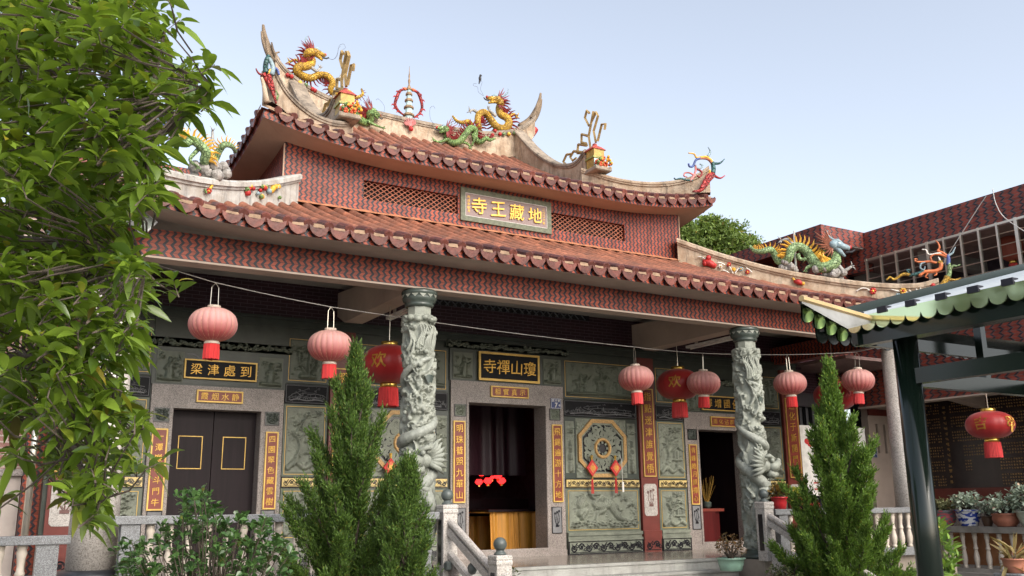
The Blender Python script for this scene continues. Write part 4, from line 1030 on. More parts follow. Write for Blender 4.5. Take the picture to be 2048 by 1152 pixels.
dup(kk, P(1231, 936, 14.86), 'red diamond hanging beside the thin white cord, right of the other one'); dup(kk, P(781, 935, 14.86), 'red diamond hanging just left of the left dragon column')
cd = thing('tagged_cord', 'thin pale cord with a white tag hanging beside the octagonal window', 'cord', P(1240, 910, 14.86))
cd_p = P(1240, 925, 14.86)
MB().tube([(cd_p.x, cd_p.y, .95), (cd_p.x+.04, cd_p.y, .85), (cd_p.x+.05, cd_p.y, .42)], .006, 4).build('cord', WHITE, cd); MB().box(cd_p.x+.03, cd_p.x+.07, cd_p.y-.01, cd_p.y+.005, .24, .43).build('tag', WHITE, cd)
# ------------------------------------------------------------------ stair railings
def newel(mb_x, y, ztop, zbot, t):
    w = .105
    n = MB().bev(mb_x-w, mb_x+w, y-w, y+w, zbot, ztop-.12, .006).build('stair_post', GRANW, t)
    MB().lathe([(w*1.42, ztop-.12), (w*1.5, ztop-.1), (w*1.5, ztop-.075), (w*1.42, ztop-.06), (w*1.5, ztop-.045), (w*1.5, ztop-.012), (w*1.35, ztop)], (mb_x, y, 0), 4, PI/4, PI/4+2*PI).build('post_cap', GRANW, n)
    MB().lathe([(.075, ztop), (.075, ztop+.02), (.06, ztop+.03), (.05, ztop+.045), (.045, ztop+.06)]+[(.083*math.cos(a), ztop+.125+.083*math.sin(a)) for a in np.linspace(-.95, PI/2, 10)], (mb_x, y, 0), 20).build('ball_finial', STOD2, n, True)
    ins = MB(); h = ztop-.12-zbot
    ins.box(mb_x-w-.004, mb_x-w+.002, y-.05, y+.05, max(zbot+.06, ztop-.78), ztop-.2); ins.build('dark_inset', BLK, n)
STOD2 = M('grey green ball stone', (.085, .1, .095), .4, var=.2)
for s, lab in ((-1, 'left granite stair railing with two ball topped posts'), (1, 'right granite stair railing with two ball topped posts beside the juniper')):
    x = 8.63+s*2.926
    t = thing('stair_railing', lab, 'railing', (x, 11, -1.7), 'stair railings')
    newel(x, 11.58, .025, FLR-.02, t); newel(x, 10.13, -.575, -1.72, t)
    for (ya, za, yb, zb, nm) in ((11.48, -.2, 10.23, -.8, 'upper'), (10.03, -.82, 8.78, -1.42, 'lower')):
        hr = MB().tube([(x, ya, za), (x, yb, zb)], .05, 12)
        for k, (dz, hw, hh) in enumerate(((-.115, .05, .05), (-.42, .045, .035))):
            hr.add([(x-hw, ya, za+dz-hh), (x+hw, ya, za+dz-hh), (x+hw, ya, za+dz+hh), (x-hw, ya, za+dz+hh), (x-hw, yb, zb+dz-hh), (x+hw, yb, zb+dz-hh), (x+hw, yb, zb+dz+hh), (x-hw, yb, zb+dz+hh)], [(0,1,2,3), (4,7,6,5), (0,4,5,1), (1,5,6,2), (2,6,7,3), (3,7,4,0)])
        hr.build('handrail', GRANW, t)
        pn = MB(); Z = lambda y: za+(zb-za)*(y-ya)/(yb-ya)
        a_, b_ = ya-.0, yb+.0
        for (p, q) in ((ya-.02, ya-.2), (yb+.2, yb+.02)):
            pn.add([(x-.035, p, Z(p)-.455), (x+.035, p, Z(p)-.455), (x+.035, q, Z(q)-.455), (x-.035, q, Z(q)-.455), (x-.035, p, Z(p)-.8), (x+.035, p, Z(p)-.8), (x+.035, q, Z(q)-.8), (x-.035, q, Z(q)-.8)], [(0,1,2,3), (4,7,6,5), (0,4,5,1), (1,5,6,2), (2,6,7,3), (3,7,4,0)])
        pn.add([(x-.035, ya, Z(ya)-.78), (x+.035, ya, Z(ya)-.78), (x+.035, yb, Z(yb)-.78), (x-.035, yb, Z(yb)-.78), (x-.035, ya, Z(ya)-.95), (x+.035, ya, Z(ya)-.95), (x+.035, yb, Z(yb)-.95), (x-.035, yb, Z(yb)-.95)], [(0,1,2,3), (4,7,6,5), (0,4,5,1), (1,5,6,2), (2,6,7,3), (3,7,4,0)])
        pn.build('panel', GRAN if s < 0 else GRANW, t)
        ym = (ya+yb)/2; MB().ball((x, ym, Z(ym)-.27), .1, 12, 8, .5, 1, .75).build('boss', STOD2, t, True)
        MB().bev(x-.11, x-.035, ya-.14, ya-.02, Z(ya)-.62, Z(ya)-.5, .02).build('side_boss', STOD2, t) if nm == 'upper' and s < 0 else None
# ------------------------------------------------------------------ balustrades
BAL = M('cream baluster stone', (.5, .44, .37), .6, var=.12, vs=8)
def bal_prof(h): return [(r_, z*h) for r_, z in ((.05, 0), (.05, .05), (.036, .07), (.042, .1), (.055, .2), (.058, .3), (.045, .42), (.034, .5), (.034, .52), (.046, .54), (.046, .58), (.036, .6), (.033, .68), (.04, .8), (.052, .88), (.042, .93), (.05, .95), (.05, 1))]
def balustrade(label, p0, p1, zr, zb, n, rail=GRANG, postm=GRANG, ends=(True, True), base=True, grp=None, thick=.095, hw=.11):
    p0, p1 = Vector(p0), Vector(p1); d = (p1-p0); L = d.length; e = d/L; nn = Vector((-e.y, e.x))
    t = thing('stone_balustrade', label, 'balustrade', (p0.x, p0.y, zb), grp)
    def obx(mb, a, b, h, z0, z1):
        A, B = p0+e*a, p0+e*b; o = nn*h
        mb.add([(A-o).to_3d()+Vector((0,0,z0)), (B-o).to_3d()+Vector((0,0,z0)), (B+o).to_3d()+Vector((0,0,z0)), (A+o).to_3d()+Vector((0,0,z0)), (A-o).to_3d()+Vector((0,0,z1)), (B-o).to_3d()+Vector((0,0,z1)), (B+o).to_3d()+Vector((0,0,z1)), (A+o).to_3d()+Vector((0,0,z1))],
               [(0,3,2,1), (4,5,6,7), (0,1,5,4), (1,2,6,5), (2,3,7,6), (3,0,4,7)]); return mb
    bevel(obx(MB(), 0, L, hw, zr-thick, zr).build('top_rail', rail, t))
    a0, a1 = .0, L
    if base: bevel(obx(MB(), 0, L, .12, zb-.14, zb).build('bottom_rail', rail, t))
    if ends[0]: obx(MB(), .1, .3, .085, zb, zr-thick).build('post', postm, t); a0 = .32
    if ends[1]: obx(MB(), L-.3, L-.1, .085, zb, zr-thick).build('post', postm, t); a1 = L-.32
    for k in range(n):
        c = p0+e*(a0+(a1-a0)*(k+.5)/n); MB().lathe(bal_prof(zr-thick-zb), (c.x, c.y, zb), 12).build('baluster', BAL, t, True)
    return t
bg_ = 'stone balustrades'
balustrade('blue grey granite balustrade on the porch edge in front of the closed left door', (1.5, 11.6), (5.55, 11.6), -.068, -.8, 16, grp=bg_)
balustrade('blue grey granite balustrade right of the stairs carrying red plant pots', (11.72, 11.6), (15.6, 11.6), -.098, -.8, 15, postm=GRANG, grp=bg_)
balustrade('grey granite balustrade at the far left below the leafy tree', (-1.6, 10.5), (.99, 10.5), -.24, -.95, 10, grp=bg_, thick=.085)
# ------------------------------------------------------------------ east wing
BRKW = brick('wing shaded brick', (.1, .025, .022), (.07, .018, .02), (.16, .11, .1), axis='y')
MAUV = M('mauve ceiling paint', (.2, .13, .12), .8)
GW = thing('side_wing', 'red brick side wing with an open barred gallery and an inscription wall', 'building', (18.5, 12, -1.5))
XW = 18.5; YN = 2.0
MB().box(XW, XW+.3, YN, 14.58, 5.76, 6.44).build('roof_parapet', CHEVW, GW)
MB().box(XW, XW+.3, 14.585, 15.2, 5.5, 6.055).build('parapet_return', CHEVW, GW)
MB().box(XW+.02, 24, YN, 22, 5.7, 5.76).build('gallery_ceiling', M('gallery ceiling', (.3, .2, .18), .85), GW)
blk = MB().box(17.03, XW+.3, 14.58, 22, 6.06, 6.46).box(17.6, XW+.3, 15.2, 22, 2.5, 6.06).build('stair_block', CHEVW, GW)
MB().box(17.05, XW+.28, 14.6, 15.2, 6.04, 6.058).build('block_soffit', CONC, blk)
MB().box(XW, XW+.3, YN, 15.2, 2.22, 3.7).build('brick_beam', CHEVW, GW); MB().box(XW-.012, XW+.31, YN, 15.2, 2.19, 2.225).build('beam_soffit', SOF, GW)
MB().box(XW+.3, 21, YN, 22, 3.3, 3.5).build('gallery_floor', CONC, GW)
MB().box(XW+.1, 21, 15.2, 15.4, 3.5, 5.76).build('gallery_end_wall', CONC, GW)
MB().box(21, 21.2, YN, 22, 3.5, 5.7).build('gallery_wall', M('gallery back wall', (.06, .05, .07), .7, var=.5), GW)
for k, y in enumerate((13.2, 9.9, 6.6)):
    MB().add([(XW+.3, y-.12, 2.3), (XW+.3, y+.12, 2.3), (20.3, y+.12, 2.1), (20.3, y-.12, 2.1), (XW+.3, y-.12, 2.62), (XW+.3, y+.12, 2.62), (20.3, y+.12, 2.62), (20.3, y-.12, 2.62)], [(0,3,2,1), (4,5,6,7), (0,1,5,4), (1,2,6,5), (2,3,7,6), (3,0,4,7)]).build('porch_cross_beam', SOF, GW)
    MB().box(XW+.3, 21, y-.15, y+.15, 5.4, 5.7).build('gallery_beam', CONC, GW)
MB().box(XW+.3, 20.4, YN, 15.2, 2.63, 2.7).build('porch_ceiling', MAUV, GW)
MB().box(20.3, 20.5, YN, 15.2, 2.44, 3.3).build('upper_porch_wall', BRKW, GW)
MB().box(20.27, 20.5, YN, 15.2, -.1, .3).build('wall_base', MAR, GW); MB().box(20.3, 20.5, YN, 15.2, -1.5, -.1).build('low_wall', GRAN, GW)
MB().box(17.9, 20.5, YN, 15.2, -1.72, -1.42).build('wing_floor', CONC, GW)
iw = MB().box(20.28, 20.5, YN, 15.2, .3, 2.44).build('inscription_wall', M('polished brown black stone', (.03, .02, .02), .25, var=.3), GW)
rs = random.Random(4); ch = MB(); Xf = 20.275
def mark(y, z, s):
    for k in range(4):
        a = rs.choice((0, 0, PI/2, PI/2, .8)); l = s*rs.uniform(.25, .42); o = s*rs.uniform(-.3, .3); w_ = s*.085
        dy, dz = math.cos(a)*l, math.sin(a)*l; ny, nz_ = -math.sin(a)*w_, math.cos(a)*w_; cy, cz = y+(o if a else 0), z+(o if not a else 0)
        ch.add([(Xf, cy-dy-ny, cz-dz-nz_), (Xf, cy+dy-ny, cz+dz-nz_), (Xf, cy+dy+ny, cz+dz+nz_), (Xf, cy-dy+ny, cz-dz+nz_)], [(0, 3, 2, 1)])
for gz in range(6):
    z0 = 2.28-gz*.34
    for line in range(4):
        z = z0-line*.068
        y = 14.95
        while y > 14.32:
            if rs.random() > .06: mark(y, z, .05)
            y -= .062
        y = 14.0 if gz not in (3, 4) else 13.75
        end = 9.6
        while y > end:
            if rs.random() > .04 and not (gz == 4 and 12.9 < y < 13.6) and not (gz == 5 and y > 12.9): mark(y, z, .05)
            y -= .062
for k in range(15): mark(14.17, 2.2-k*.125, .1)
ch.build('gold_characters', M('worn gold lettering', (.5, .3, .1), .5, metal=.3, var=.35, vs=3), iw)
# end wall of the wing porch with slots
MB().box(18.82, 20.3, 15.2, 15.4, -1.42, .85).box(18.82, 20.3, 15.2, 15.4, 2.02, 2.63).box(18.8, 19.05, 15.2, 15.4, .85, 2.02).box(19.13, 19.32, 15.2, 15.4, 1.15, 1.85).box(19.4, 19.6, 15.2, 15.4, 1.15, 1.85).box(19.68, 20.3, 15.2, 15.4, 1.15, 1.85).box(19.05, 20.3, 15.2, 15.4, .85, 1.15).box(19.05, 20.3, 15.2, 15.4, 1.85, 2.02).build('slotted_wall', SOF, GW)
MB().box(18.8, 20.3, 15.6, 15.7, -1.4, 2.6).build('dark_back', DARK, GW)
MB().box(18.8, 20.3, 15.15, 15.2, 2.05, 2.2).build('maroon_band', MAR, GW)
plate('small blue house number plate reading 5 on the slotted wall by the side wing', P(1748, 905, 15.17).x, P(1748, 905, 15.17).z, 15.19, '5', .27, .24)
# passage between hall and wing
ps = thing('passage_wall', 'dark brick passage wall with barred opening between the hall and the side wing', 'wall', (17.4, 15.6, -1.4))
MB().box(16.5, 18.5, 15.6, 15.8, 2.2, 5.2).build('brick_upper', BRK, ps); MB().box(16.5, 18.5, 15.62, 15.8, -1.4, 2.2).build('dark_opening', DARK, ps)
for k in range(9): MB().box(16.6+.21*k, 16.68+.21*k, 15.5, 15.58, -.5, 2.2).build('wooden_bar', M('dark painted wood', (.05, .05, .055), .5), ps)
MB().box(16.3, 18.49, 13.6, 15.6, 3.05, 3.12).build('passage_ceiling', MAUV, ps)
MB().box(16.45, 18.45, 15.4, 15.5, 2.2, 2.5).build('carved_beam', M('dark beam', (.04, .035, .04), .5), ps)
# steel bars of the gallery
gr = thing('gallery_grille', 'stainless steel bar grille across the open upper gallery', 'railing', (18.45, 10, 3.7))
n = 0
y = 14.5
while y > 5:
    big = n % 5 == 4
    MB().box(18.41, 18.47, y-(.035 if big else .022), y+(.035 if big else .022), 3.7, 5.76).build('upright', STEEL, gr); y -= .42; n += 1
for z in (3.85, 4.0, 4.25, 4.5, 4.75, 5.0, 5.25, 5.5): MB().tube([(18.44, 4.5, z), (18.44, 14.55, z)], .012, 5).build('bar', STEEL, gr)
MB().box(18.42, 18.46, 4.5, 14.55, 5.7, 5.75).build('top_bar', STEEL, gr)
pl_ = PX(2022, 495, 19.6)
gl_ = red_lantern(tuple(pl_), 'old brown red lantern hanging inside the upper gallery', .26, .62, '', .3)
del gl_['group']; gl_.name = 'gallery_lantern'
for c in gl_.children:
    if c.name.startswith('silk'): c.data.materials[0] = M('old lantern silk', (.3, .07, .04), .6)
wlp = PD(1980, 850, FPX*.88/92)
red_lantern(tuple(wlp), 'red lantern with gold knot pattern hanging before the inscription wall', .44, .52, '吉', .9, -2.95, True)
bw_ = balustrade('granite balustrade of the side wing carrying a row of flower pots', (18.2, 13.35), (18.2, 6), -.505, -1.34, 26, rail=M('stained grey rail stone', (.25, .235, .21), .7, var=.35, vs=3), grp='stone balustrades', thick=.13, hw=.15, ends=(True, False))
MB().box(18.6, 18.66, 8, 13.2, -1.3, -.62).build('stacked_boards', M('orange brown boards', (.4, .18, .08), .7, var=.35, vs=2), GW)
# ------------------------------------------------------------------ notice board
nb = thing('notice_board', 'white notice board with red logo and printed rows, half behind the right juniper', 'board', (17.4, 15.05, -.9))
MB().box(16.27, 18.46, 15.05, 15.09, .15, 1.72).build('panel', WHITE, nb)
for x in (16.4, 18.3): MB().box(x-.03, x+.03, 15.09, 15.15, FLR-.5, 1.6).build('leg', STEEL, nb)
pr = MB(); PUR = M('purple print', (.25, .06, .3), .6)
write(pr, '石狮敬老', 16.95, 1.5, 15.05, .2, .26); pr.build('title', PUR, nb)
lg_ = MB(); lg_.ball((16.5, 15.048, 1.36), .1, 10, 6, 1, .05, .7).ball((16.58, 15.048, 1.3), .09, 10, 6, 1, .05, .7); lg_.build('red_logo', KR, nb)
q = MB(); rs = random.Random(8)
PRT = [M('black print', (.06, .06, .06), .6), M('orange print', (.6, .22, .08), .6), M('grey photo print', (.28, .3, .28), .6), M('red print', (.5, .08, .07), .6)]
for r in range(7):
    for c in range(8):
        x = 16.6+c*.22; z = 1.12-r*.14; q.mi = [0, 2, 1, 2, 0, 3, 3][r]; ww = rs.uniform(.1, .19); q.add([(x, 15.047, z), (x+ww, 15.047, z), (x+ww, 15.047, z+(.09 if r in (1, 3) else .035)), (x, 15.047, z+(.09 if r in (1, 3) else .035))], [(0, 1, 2, 3)])
q.build('printed_rows', PRT, nb)
# ------------------------------------------------------------------ canopy in front
CGRN = M('dark green enamel steel', (.008, .016, .011), .16, var=.25, vs=2, spec=.5)
FASC = M('glossy green fascia', (.62, .7, .42), .07, metal=.85, var=.04)
SHEET = M('white ribbed roofing', (.3, .33, .35), .4, var=.1, vs=2)
CW = thing('steel_canopy', 'dark green steel canopy with scalloped glossy fascia and white ribbed roof', 'canopy', (5.78, 4.32, -1.72))
EX, EZ, YF, YNR = 5.508, 1.30, 4.53, .6
SL = math.tan(R(15)); RX = 9.4
px_, py_ = 5.8, 4.3
MB().lathe([(.085, -1.72), (.085, 1.2)], (px_, py_, 0), 32).build('post', CGRN, CW, True)
for x, y in ((8.9, 4.3), (8.9, 1.2)): MB().lathe([(.085, -1.72), (.085, 1.9)], (x, y, 0), 24).build('post', CGRN, CW, True)
def beam(name, p, q, w, h):
    p, q = Vector(p), Vector(q); d = (q-p).normalized(); s = d.cross(Vector((0, 0, 1))).normalized()*w/2; u = Vector((0, 0, h/2))
    return MB().add([p-s-u, p+s-u, p+s+u, p-s+u, q-s-u, q+s-u, q+s+u, q-s+u], [(0,1,2,3), (4,7,6,5), (0,4,5,1), (1,5,6,2), (2,6,7,3), (3,7,4,0)]).build(name, CGRN, CW)
beam('eave_beam', (EX+.07, YF, EZ-.13), (EX+.07, YNR, EZ-.13), .08, .12)
beam('tie_beam', (px_, py_, .87), (px_, YNR, .87), .07, .11); beam('tie_beam', (px_, py_, .86), (8.9, 4.3, .86), .07, .11)
beam('tie_beam', (px_+1.5, 4.3, .86), (px_+1.5, YNR, .86), .07, .1)
beam('top_plate', (px_, py_, 1.19), (px_, YNR, 1.19), .09, .09)
for y in (4.3, 3.2, 2.1, 1.0): beam('rafter', (EX+.1, y, EZ-.02+.1*SL-.1), (RX, y, EZ-.02+(RX-EX)*SL-.1), .06, .11)
for x in (6.6, 7.7): beam('purlin', (x, YF, EZ+(x-EX)*SL-.16), (x, YNR, EZ+(x-EX)*SL-.16), .05, .08)
for x in (px_+.9, px_+1.9): beam('king_post', (x, 4.3, .9), (x+.001, 4.3, EZ+(x-EX)*SL-.1), .06, .06) if False else MB().box(x-.03, x+.03, 4.27, 4.33, .9, EZ+(x-EX)*SL-.12).build('king_post', CGRN, CW)
beam('valance_beam', (EX, YF-.03, EZ-.14), (8.9, YF-.03, EZ-.14), .05, .09)
# ribbed roof sheet
def prof_rib(y): f = (y*4.3) % 1; return .028 if f < .28 else (.028*(1-(f-.28)/.1) if f < .38 else (0 if f < .9 else .028*(f-.9)/.1))
ys = np.arange(YNR, YF+.001, .0117); rows = [[(x, y, EZ+.012+(x-EX)*SL+prof_rib(y)) for y in ys] for x in (EX-.03, 7.4, RX)]
MB().grid(rows).build('ribbed_sheet', SHEET, CW)
rb_ = MB(); y = math.ceil(YNR*4.3)/4.3
while y < YF: rb_.box(EX-.04, EX+.02, y-.008, y+.07, EZ+.0, EZ+.043); y += 1/4.3
rb_.build('rib_ends', M('black foam', (.012, .012, .02), .6), CW)
rl = MB(); rl.add([(EX-.05, YF+.0, EZ+.02), (RX, YF, EZ+.02+(RX-EX)*SL), (RX, YF, EZ+.09+(RX-EX)*SL), (EX-.05, YF, EZ+.09), (EX-.05, YF+.03, EZ+.02), (RX, YF+.03, EZ+.02+(RX-EX)*SL), (RX, YF+.03, EZ+.09+(RX-EX)*SL), (EX-.05, YF+.03, EZ+.09)], [(0,1,2,3), (4,7,6,5), (0,4,5,1), (3,2,6,7), (0,3,7,4)])
rl.build('verge_flashing', CGRN, CW)
def scallop(name, p, q, h, n, mat, th=.012, nn=None, bow=.0):
    p, q = Vector(p), Vector(q); d = q-p; s = d.cross(Vector((0, 0, 1))).normalized(); mb = MB()
    for k in range(n):
        a = p+d*k/n; b = p+d*(k+1)/n; top = []; bot = []
        for j in range(13):
            t = j/12; c = a.lerp(b, t); bulge = s*(bow*math.sin(PI*t))
            zc = h*.5+h*.5*math.sqrt(max(0, 1-(2*t-1)**2)); top.append(c+bulge); bot.append(c+bulge*1.6+Vector((0, 0, -zc)))
        mid = [(x+y)/2+s*bow*.5 for x, y in zip(top, bot)]
        mb.grid([top, mid, bot]); mb.grid([[v+s*-th for v in bot], [v+s*-th for v in top]])
    return mb.build(name, mat, CW, True)
scallop('long_fascia', (EX-.03, YF, EZ+.01), (EX-.03, YNR, EZ+.01), .115, 32, FASC)
# small raised corner piece at the far end
P0 = Vector((EX-.42, YF-.05, EZ+.13)); P1 = Vector((EX-.03, YF, EZ+.01))
P0 = PD(1603, 600, 6.1); Q = PD(1742, 640, 6.62); P1 = PD(1695, 652, 6.36)
MB().add([P0, P1, Q, P0-Vector((0, 0, .02)), P1-Vector((0, 0, .02)), Q-Vector((0, 0, .02))], [(0, 1, 2), (5, 4, 3), (0, 3, 4, 1), (1, 4, 5, 2), (2, 5, 3, 0)]).build('corner_sheet', M('grey corner sheet', (.26, .26, .25), .5), CW)
MB().tube([P0+Vector((0, 0, .012)), Q+Vector((0, 0, .012))], .022, 6).build('corner_flashing', M('flashing with painted warm reflection', (.5, .36, .17), .4, var=.12), CW)  # the yellow is the warm wall's reflection, painted into the base colour
scallop('corner_fascia', P0, P1, .12, 4, M('fascia with painted foliage reflection', (.04, .065, .02), .08, metal=.85), bow=-.02)  # darker than the long fascia: mirrored foliage is put into the colour
scallop('far_fascia', (EX-.02, YF+.3, EZ-.0), (7.6, YF+.3, EZ+.0), .12, 17, CGRN)
beam('far_beam', (EX, YF+.27, EZ-.0), (8.9, YF+.27, EZ-.0), .05, .08)
MB().add([(EX-.03, YF, EZ-.01), (8.9, YF, EZ+.02), (8.9, YF+.3, EZ+.02), (EX-.03, YF+.3, EZ-.01)], [(0, 1, 2, 3)]).build('gutter_tray', CGRN, CW)
# ------------------------------------------------------------------ altar room, incense and tables
YCL = M('golden altar cloth', (.55, .25, .035), .6, var=.25, vs=3, stretch=(14, 14, .4))
at = thing('altar_table', 'altar table with pleated golden yellow cloth inside the central doorway', 'table', (10, 16.6, FLR))
cl = MB()
def drape(x0, x1, y, z0, z1, amp=.018, n=140):
    r1 = [(x0+(x1-x0)*i/n, y+amp*math.sin(i*.55+math.sin(i*.17)*2), z1) for i in range(n+1)]
    r2 = [(x, y2-.04+(y2-y)*.8, z0) for x, y2, _ in r1]
    return [r1, [tuple((a+b)/2 for a, b in zip(p, q)) for p, q in zip(r1, r2)], r2]
cl.grid(drape(8.9, 11.0, 16.2, FLR+.03, -.13)); cl.box(8.85, 11.05, 16.2, 17.3, -.135, -.11)
cl.build('pleated_cloth', YCL, at, True)
MB().box(8.82, 11.1, 16.1, 17.3, -.11, -.07).build('table_top', WOODD, at)
a2 = thing('side_altar', 'lower table with golden cloth at the left inside the central doorway', 'table', (8.0, 17.6, FLR))
MB().grid(drape(7.0, 11.0, 17.4, FLR+.03, -.2)).build('pleated_cloth', YCL, a2, True); MB().box(6.9, 11.1, 17.3, 18.2, -.2, -.15).build('table_top', WOODD, a2)
RLMP = M('lit red lotus lamp', (.6, .02, .02), .5, emit=(1, .03, .03), es=1.2)
for k, (x, y, s) in enumerate(((963, 950, 1), (958, 968, .9), (976, 966, 1), (996, 956, .9), (1003, 966, 1), (985, 957, .5))):
    q = P(x, y, 17.6)
    l = thing('lotus_lamp', ['glowing red lotus lamp, uppermost of the left three on the dark altar', 'glowing red lotus lamp, lowest left on the dark altar', 'glowing red lotus lamp on the dark altar, right of the lowest one',
        'glowing red lotus lamp upper of the right pair on the dark altar', 'glowing red lotus lamp lower of the right pair on the dark altar', 'smallest faint red lotus lamp between the two glowing groups'][k], 'lamp', q, 'red altar lamps')
    m_ = MB(); 
    for j in range(8):
        a = 2*PI*j/8; m_.tube([q+Vector((.02*math.cos(a), .02*math.sin(a), 0)), q+Vector((.07*s*math.cos(a), .07*s*math.sin(a), .05*s)), q+Vector((.05*s*math.cos(a), .05*s*math.sin(a), .11*s))], [.03*s, .035*s, .006], 6)
    m_.build('petals', RLMP, l, True); MB().lathe([(.04*s, -.06), (.03*s, -.02), (.02*s, 0)], q, 8).build('stand', BRASS, l)
sh = thing('altar_shelf', 'dark altar shelf with offerings behind the golden cloths', 'altar', (9, 17.9, FLR))
MB().box(7.2, 10.8, 17.9, 18.6, FLR, .15).build('cabinet', WOODD, sh); MB().box(7.2, 9.9, 18.4, 18.7, .15, .3).build('step', WOODD, sh)
cu = thing('altar_curtain', 'dark maroon pleated curtain hanging inside the central doorway', 'curtain', (8.6, 17.3, .6))
MB().grid(drape(6.8, 10.3, 17.2, .62, 2.6, .03, 90)).build('drape', M('dark maroon silk', (.045, .014, .022), .5, var=.3, stretch=(9, 9, .3)), cu, True)
rt_ = thing('incense_table', 'red lacquered table with incense sticks inside the right doorway', 'table', (14.0, 15.9, FLR))
MB().box(13.65, 14.42, 15.65, 16.3, -.16, -.1).build('table_top', MARB, rt_); MB().box(13.68, 14.2, 15.68, 16.2, FLR, -.16).box(14.24, 14.36, 15.75, 16.2, FLR, -.16).build('red_skirt', M('red lacquer', (.09, .01, .01), .3, var=.3, vs=2, stretch=(6, 6, .4)), rt_)
ic = thing('incense_burner', 'small bowl of gold incense sticks on the red table', 'incense burner', (14.12, 15.8, -.1))
MB().lathe([(.05, -.1), (.09, -.06), (.1, .02), (.08, .05)], (14.12, 15.85, 0), 14).build('bowl', STOD, ic)
rs = random.Random(2); sk = MB()
for k in range(22):
    a = rs.uniform(0, 6.28); r_ = rs.uniform(.05, .25); sk.tube([(14.12+.03*math.cos(a), 15.85+.03*math.sin(a), .03), (14.12+r_*math.cos(a), 15.85+r_*.6*math.sin(a), .03+rs.uniform(.35, .62))], .0025, 4)
sk.build('incense_sticks', GOLD, ic)
# ------------------------------------------------------------------ left neighbour
lb = thing('left_building', 'pale tiled side building with red brick stripes behind the leafy tree', 'building', (-3, 16, -1.7))
MB().box(-9, .74, 15.6, 15.9, -1.7, .55).build('pale_tile_wall', M('pale marble tile', (.42, .36, .32), .4, var=.2, vs=1.5), lb)
MB().box(-9, .74, 15.65, 15.9, .55, 4.6).build('striped_brick', brick('striped brick', (.25, .1, .08), (.2, .08, .06), (.4, .32, .27), .5, .09, .012), lb)
MB().box(-9, .9, 15.5, 15.95, .5, .6).build('ledge', GRAN, lb)
pp_ = thing('steel_pole', 'slim stainless steel pole standing before the pale tile wall at the left', 'pole', (.15, 13.5, -1.7))
MB().lathe([(.045, -1.7), (.045, 3.0)], (P(62, 950, 14).x, 14, 0), 12).build('shaft', STEEL, pp_, True); MB().lathe([(.09, -1.7), (.09, -1.68), (.05, -1.66)], (P(62, 950, 14).x, 14, 0), 12).build('base_plate', STEEL, pp_)
fl_ = thing('flood_light', 'square floodlight fixed under the lower eave beside the leafy tree', 'light', P(284, 442, 11.5))
q = P(284, 444, 11.5)
def fbox(mb, c, rx_, ry_, rz_, rot):
    vs = [Vector(c)+rot@Vector((sx*rx_, sy*ry_, sz*rz_)) for sz in (-1, 1) for sx, sy in ((-1, -1), (1, -1), (1, 1), (-1, 1))]
    return mb.add(vs, [(0,3,2,1), (4,5,6,7), (0,1,5,4), (1,2,6,5), (2,3,7,6), (3,0,4,7)])
rot = Matrix.Rotation(R(35), 3, 'Y')@Matrix.Rotation(R(-35), 3, 'X')
fbox(MB(), q, .13, .035, .15, rot).build('housing', M('cast grey', (.4, .4, .4), .4), fl_); fbox(MB(), q+rot@Vector((0, -.037, 0)), .11, .003, .13, rot).build('lamp_glass', M('dull lamp glass', (.22, .24, .22), .1), fl_)
MB().tube([q+rot@Vector((0, .03, 0)), q+Vector((0, .1, .12)), q+Vector((0, .1, .3))], .012, 6).build('bracket', STEEL, fl_)
# ------------------------------------------------------------------ plants
def leaf_batch(base, dirs, L, wid, droop, shape, fold=.25, rs=None, twist=.5):
    """base (n,3), dirs (n,3) unit, L (n,): folded drooping leaves -> verts, quads"""
    n = len(base); ts = np.array([0, .14, .34, .58, .82, 1.0]); k = len(ts)
    up = np.array([0, 0, 1.0]); side = np.cross(dirs, up); side /= np.linalg.norm(side, axis=1, keepdims=True)+1e-6
    nrm = np.cross(side, dirs); a = rs.normal(0, twist, n)[:, None]
    s2 = side*np.cos(a)+nrm*np.sin(a); n2 = -side*np.sin(a)+nrm*np.cos(a)
    V = np.zeros((n, k, 3, 3))
    wp = np.interp(ts, shape[0], shape[1])
    for i, t in enumerate(ts):
        c = base+dirs*(L*t)[:, None]; c[:, 2] -= droop*L*t*t
        w = (L*wid*wp[i])[:, None]
        V[:, i, 0] = c-s2*w+n2*w*fold; V[:, i, 1] = c; V[:, i, 2] = c+s2*w+n2*w*fold
    idx = np.arange(n*k*3).reshape(n, k, 3)
    q = np.stack([idx[:, :-1, :-1], idx[:, :-1, 1:], idx[:, 1:, 1:], idx[:, 1:, :-1]], -1).reshape(-1, 4)
    return V.reshape(-1, 3), q
LANCE = ([0, .14, .4, .6, .85, 1], [.08, .55, 1, .95, .5, .02]); OBOV = ([0, .2, .5, .75, .92, 1], [.08, .35, .8, 1, .7, .1])
def whorls(cent, axes, nl, L, wid, droop, shape, rs, spread=(.5, 1.25), fold=.25, twist=.5, stem=.06):
    B, D, LL = [], [], []
    for c, ax in zip(cent, axes):
        ax = ax/np.linalg.norm(ax); o = np.cross(ax, [.3, .2, .9]); o /= np.linalg.norm(o); o2 = np.cross(ax, o)
        n = rs.integers(nl[0], nl[1]+1); ph = rs.uniform(0, 6.28)
        for j in range(n):
            a = ph+j*2.4+rs.normal(0, .2); e = rs.uniform(*spread); r = np.cos(e)*ax+np.sin(e)*(np.cos(a)*o+np.sin(a)*o2)
            B.append(c-ax*stem*(j/n)*1.5+r*.01); D.append(r/np.linalg.norm(r)); LL.append(L*rs.uniform(.5, 1.22))
    return leaf_batch(np.array(B), np.array(D), np.array(LL), wid, droop, shape, fold, rs, twist)
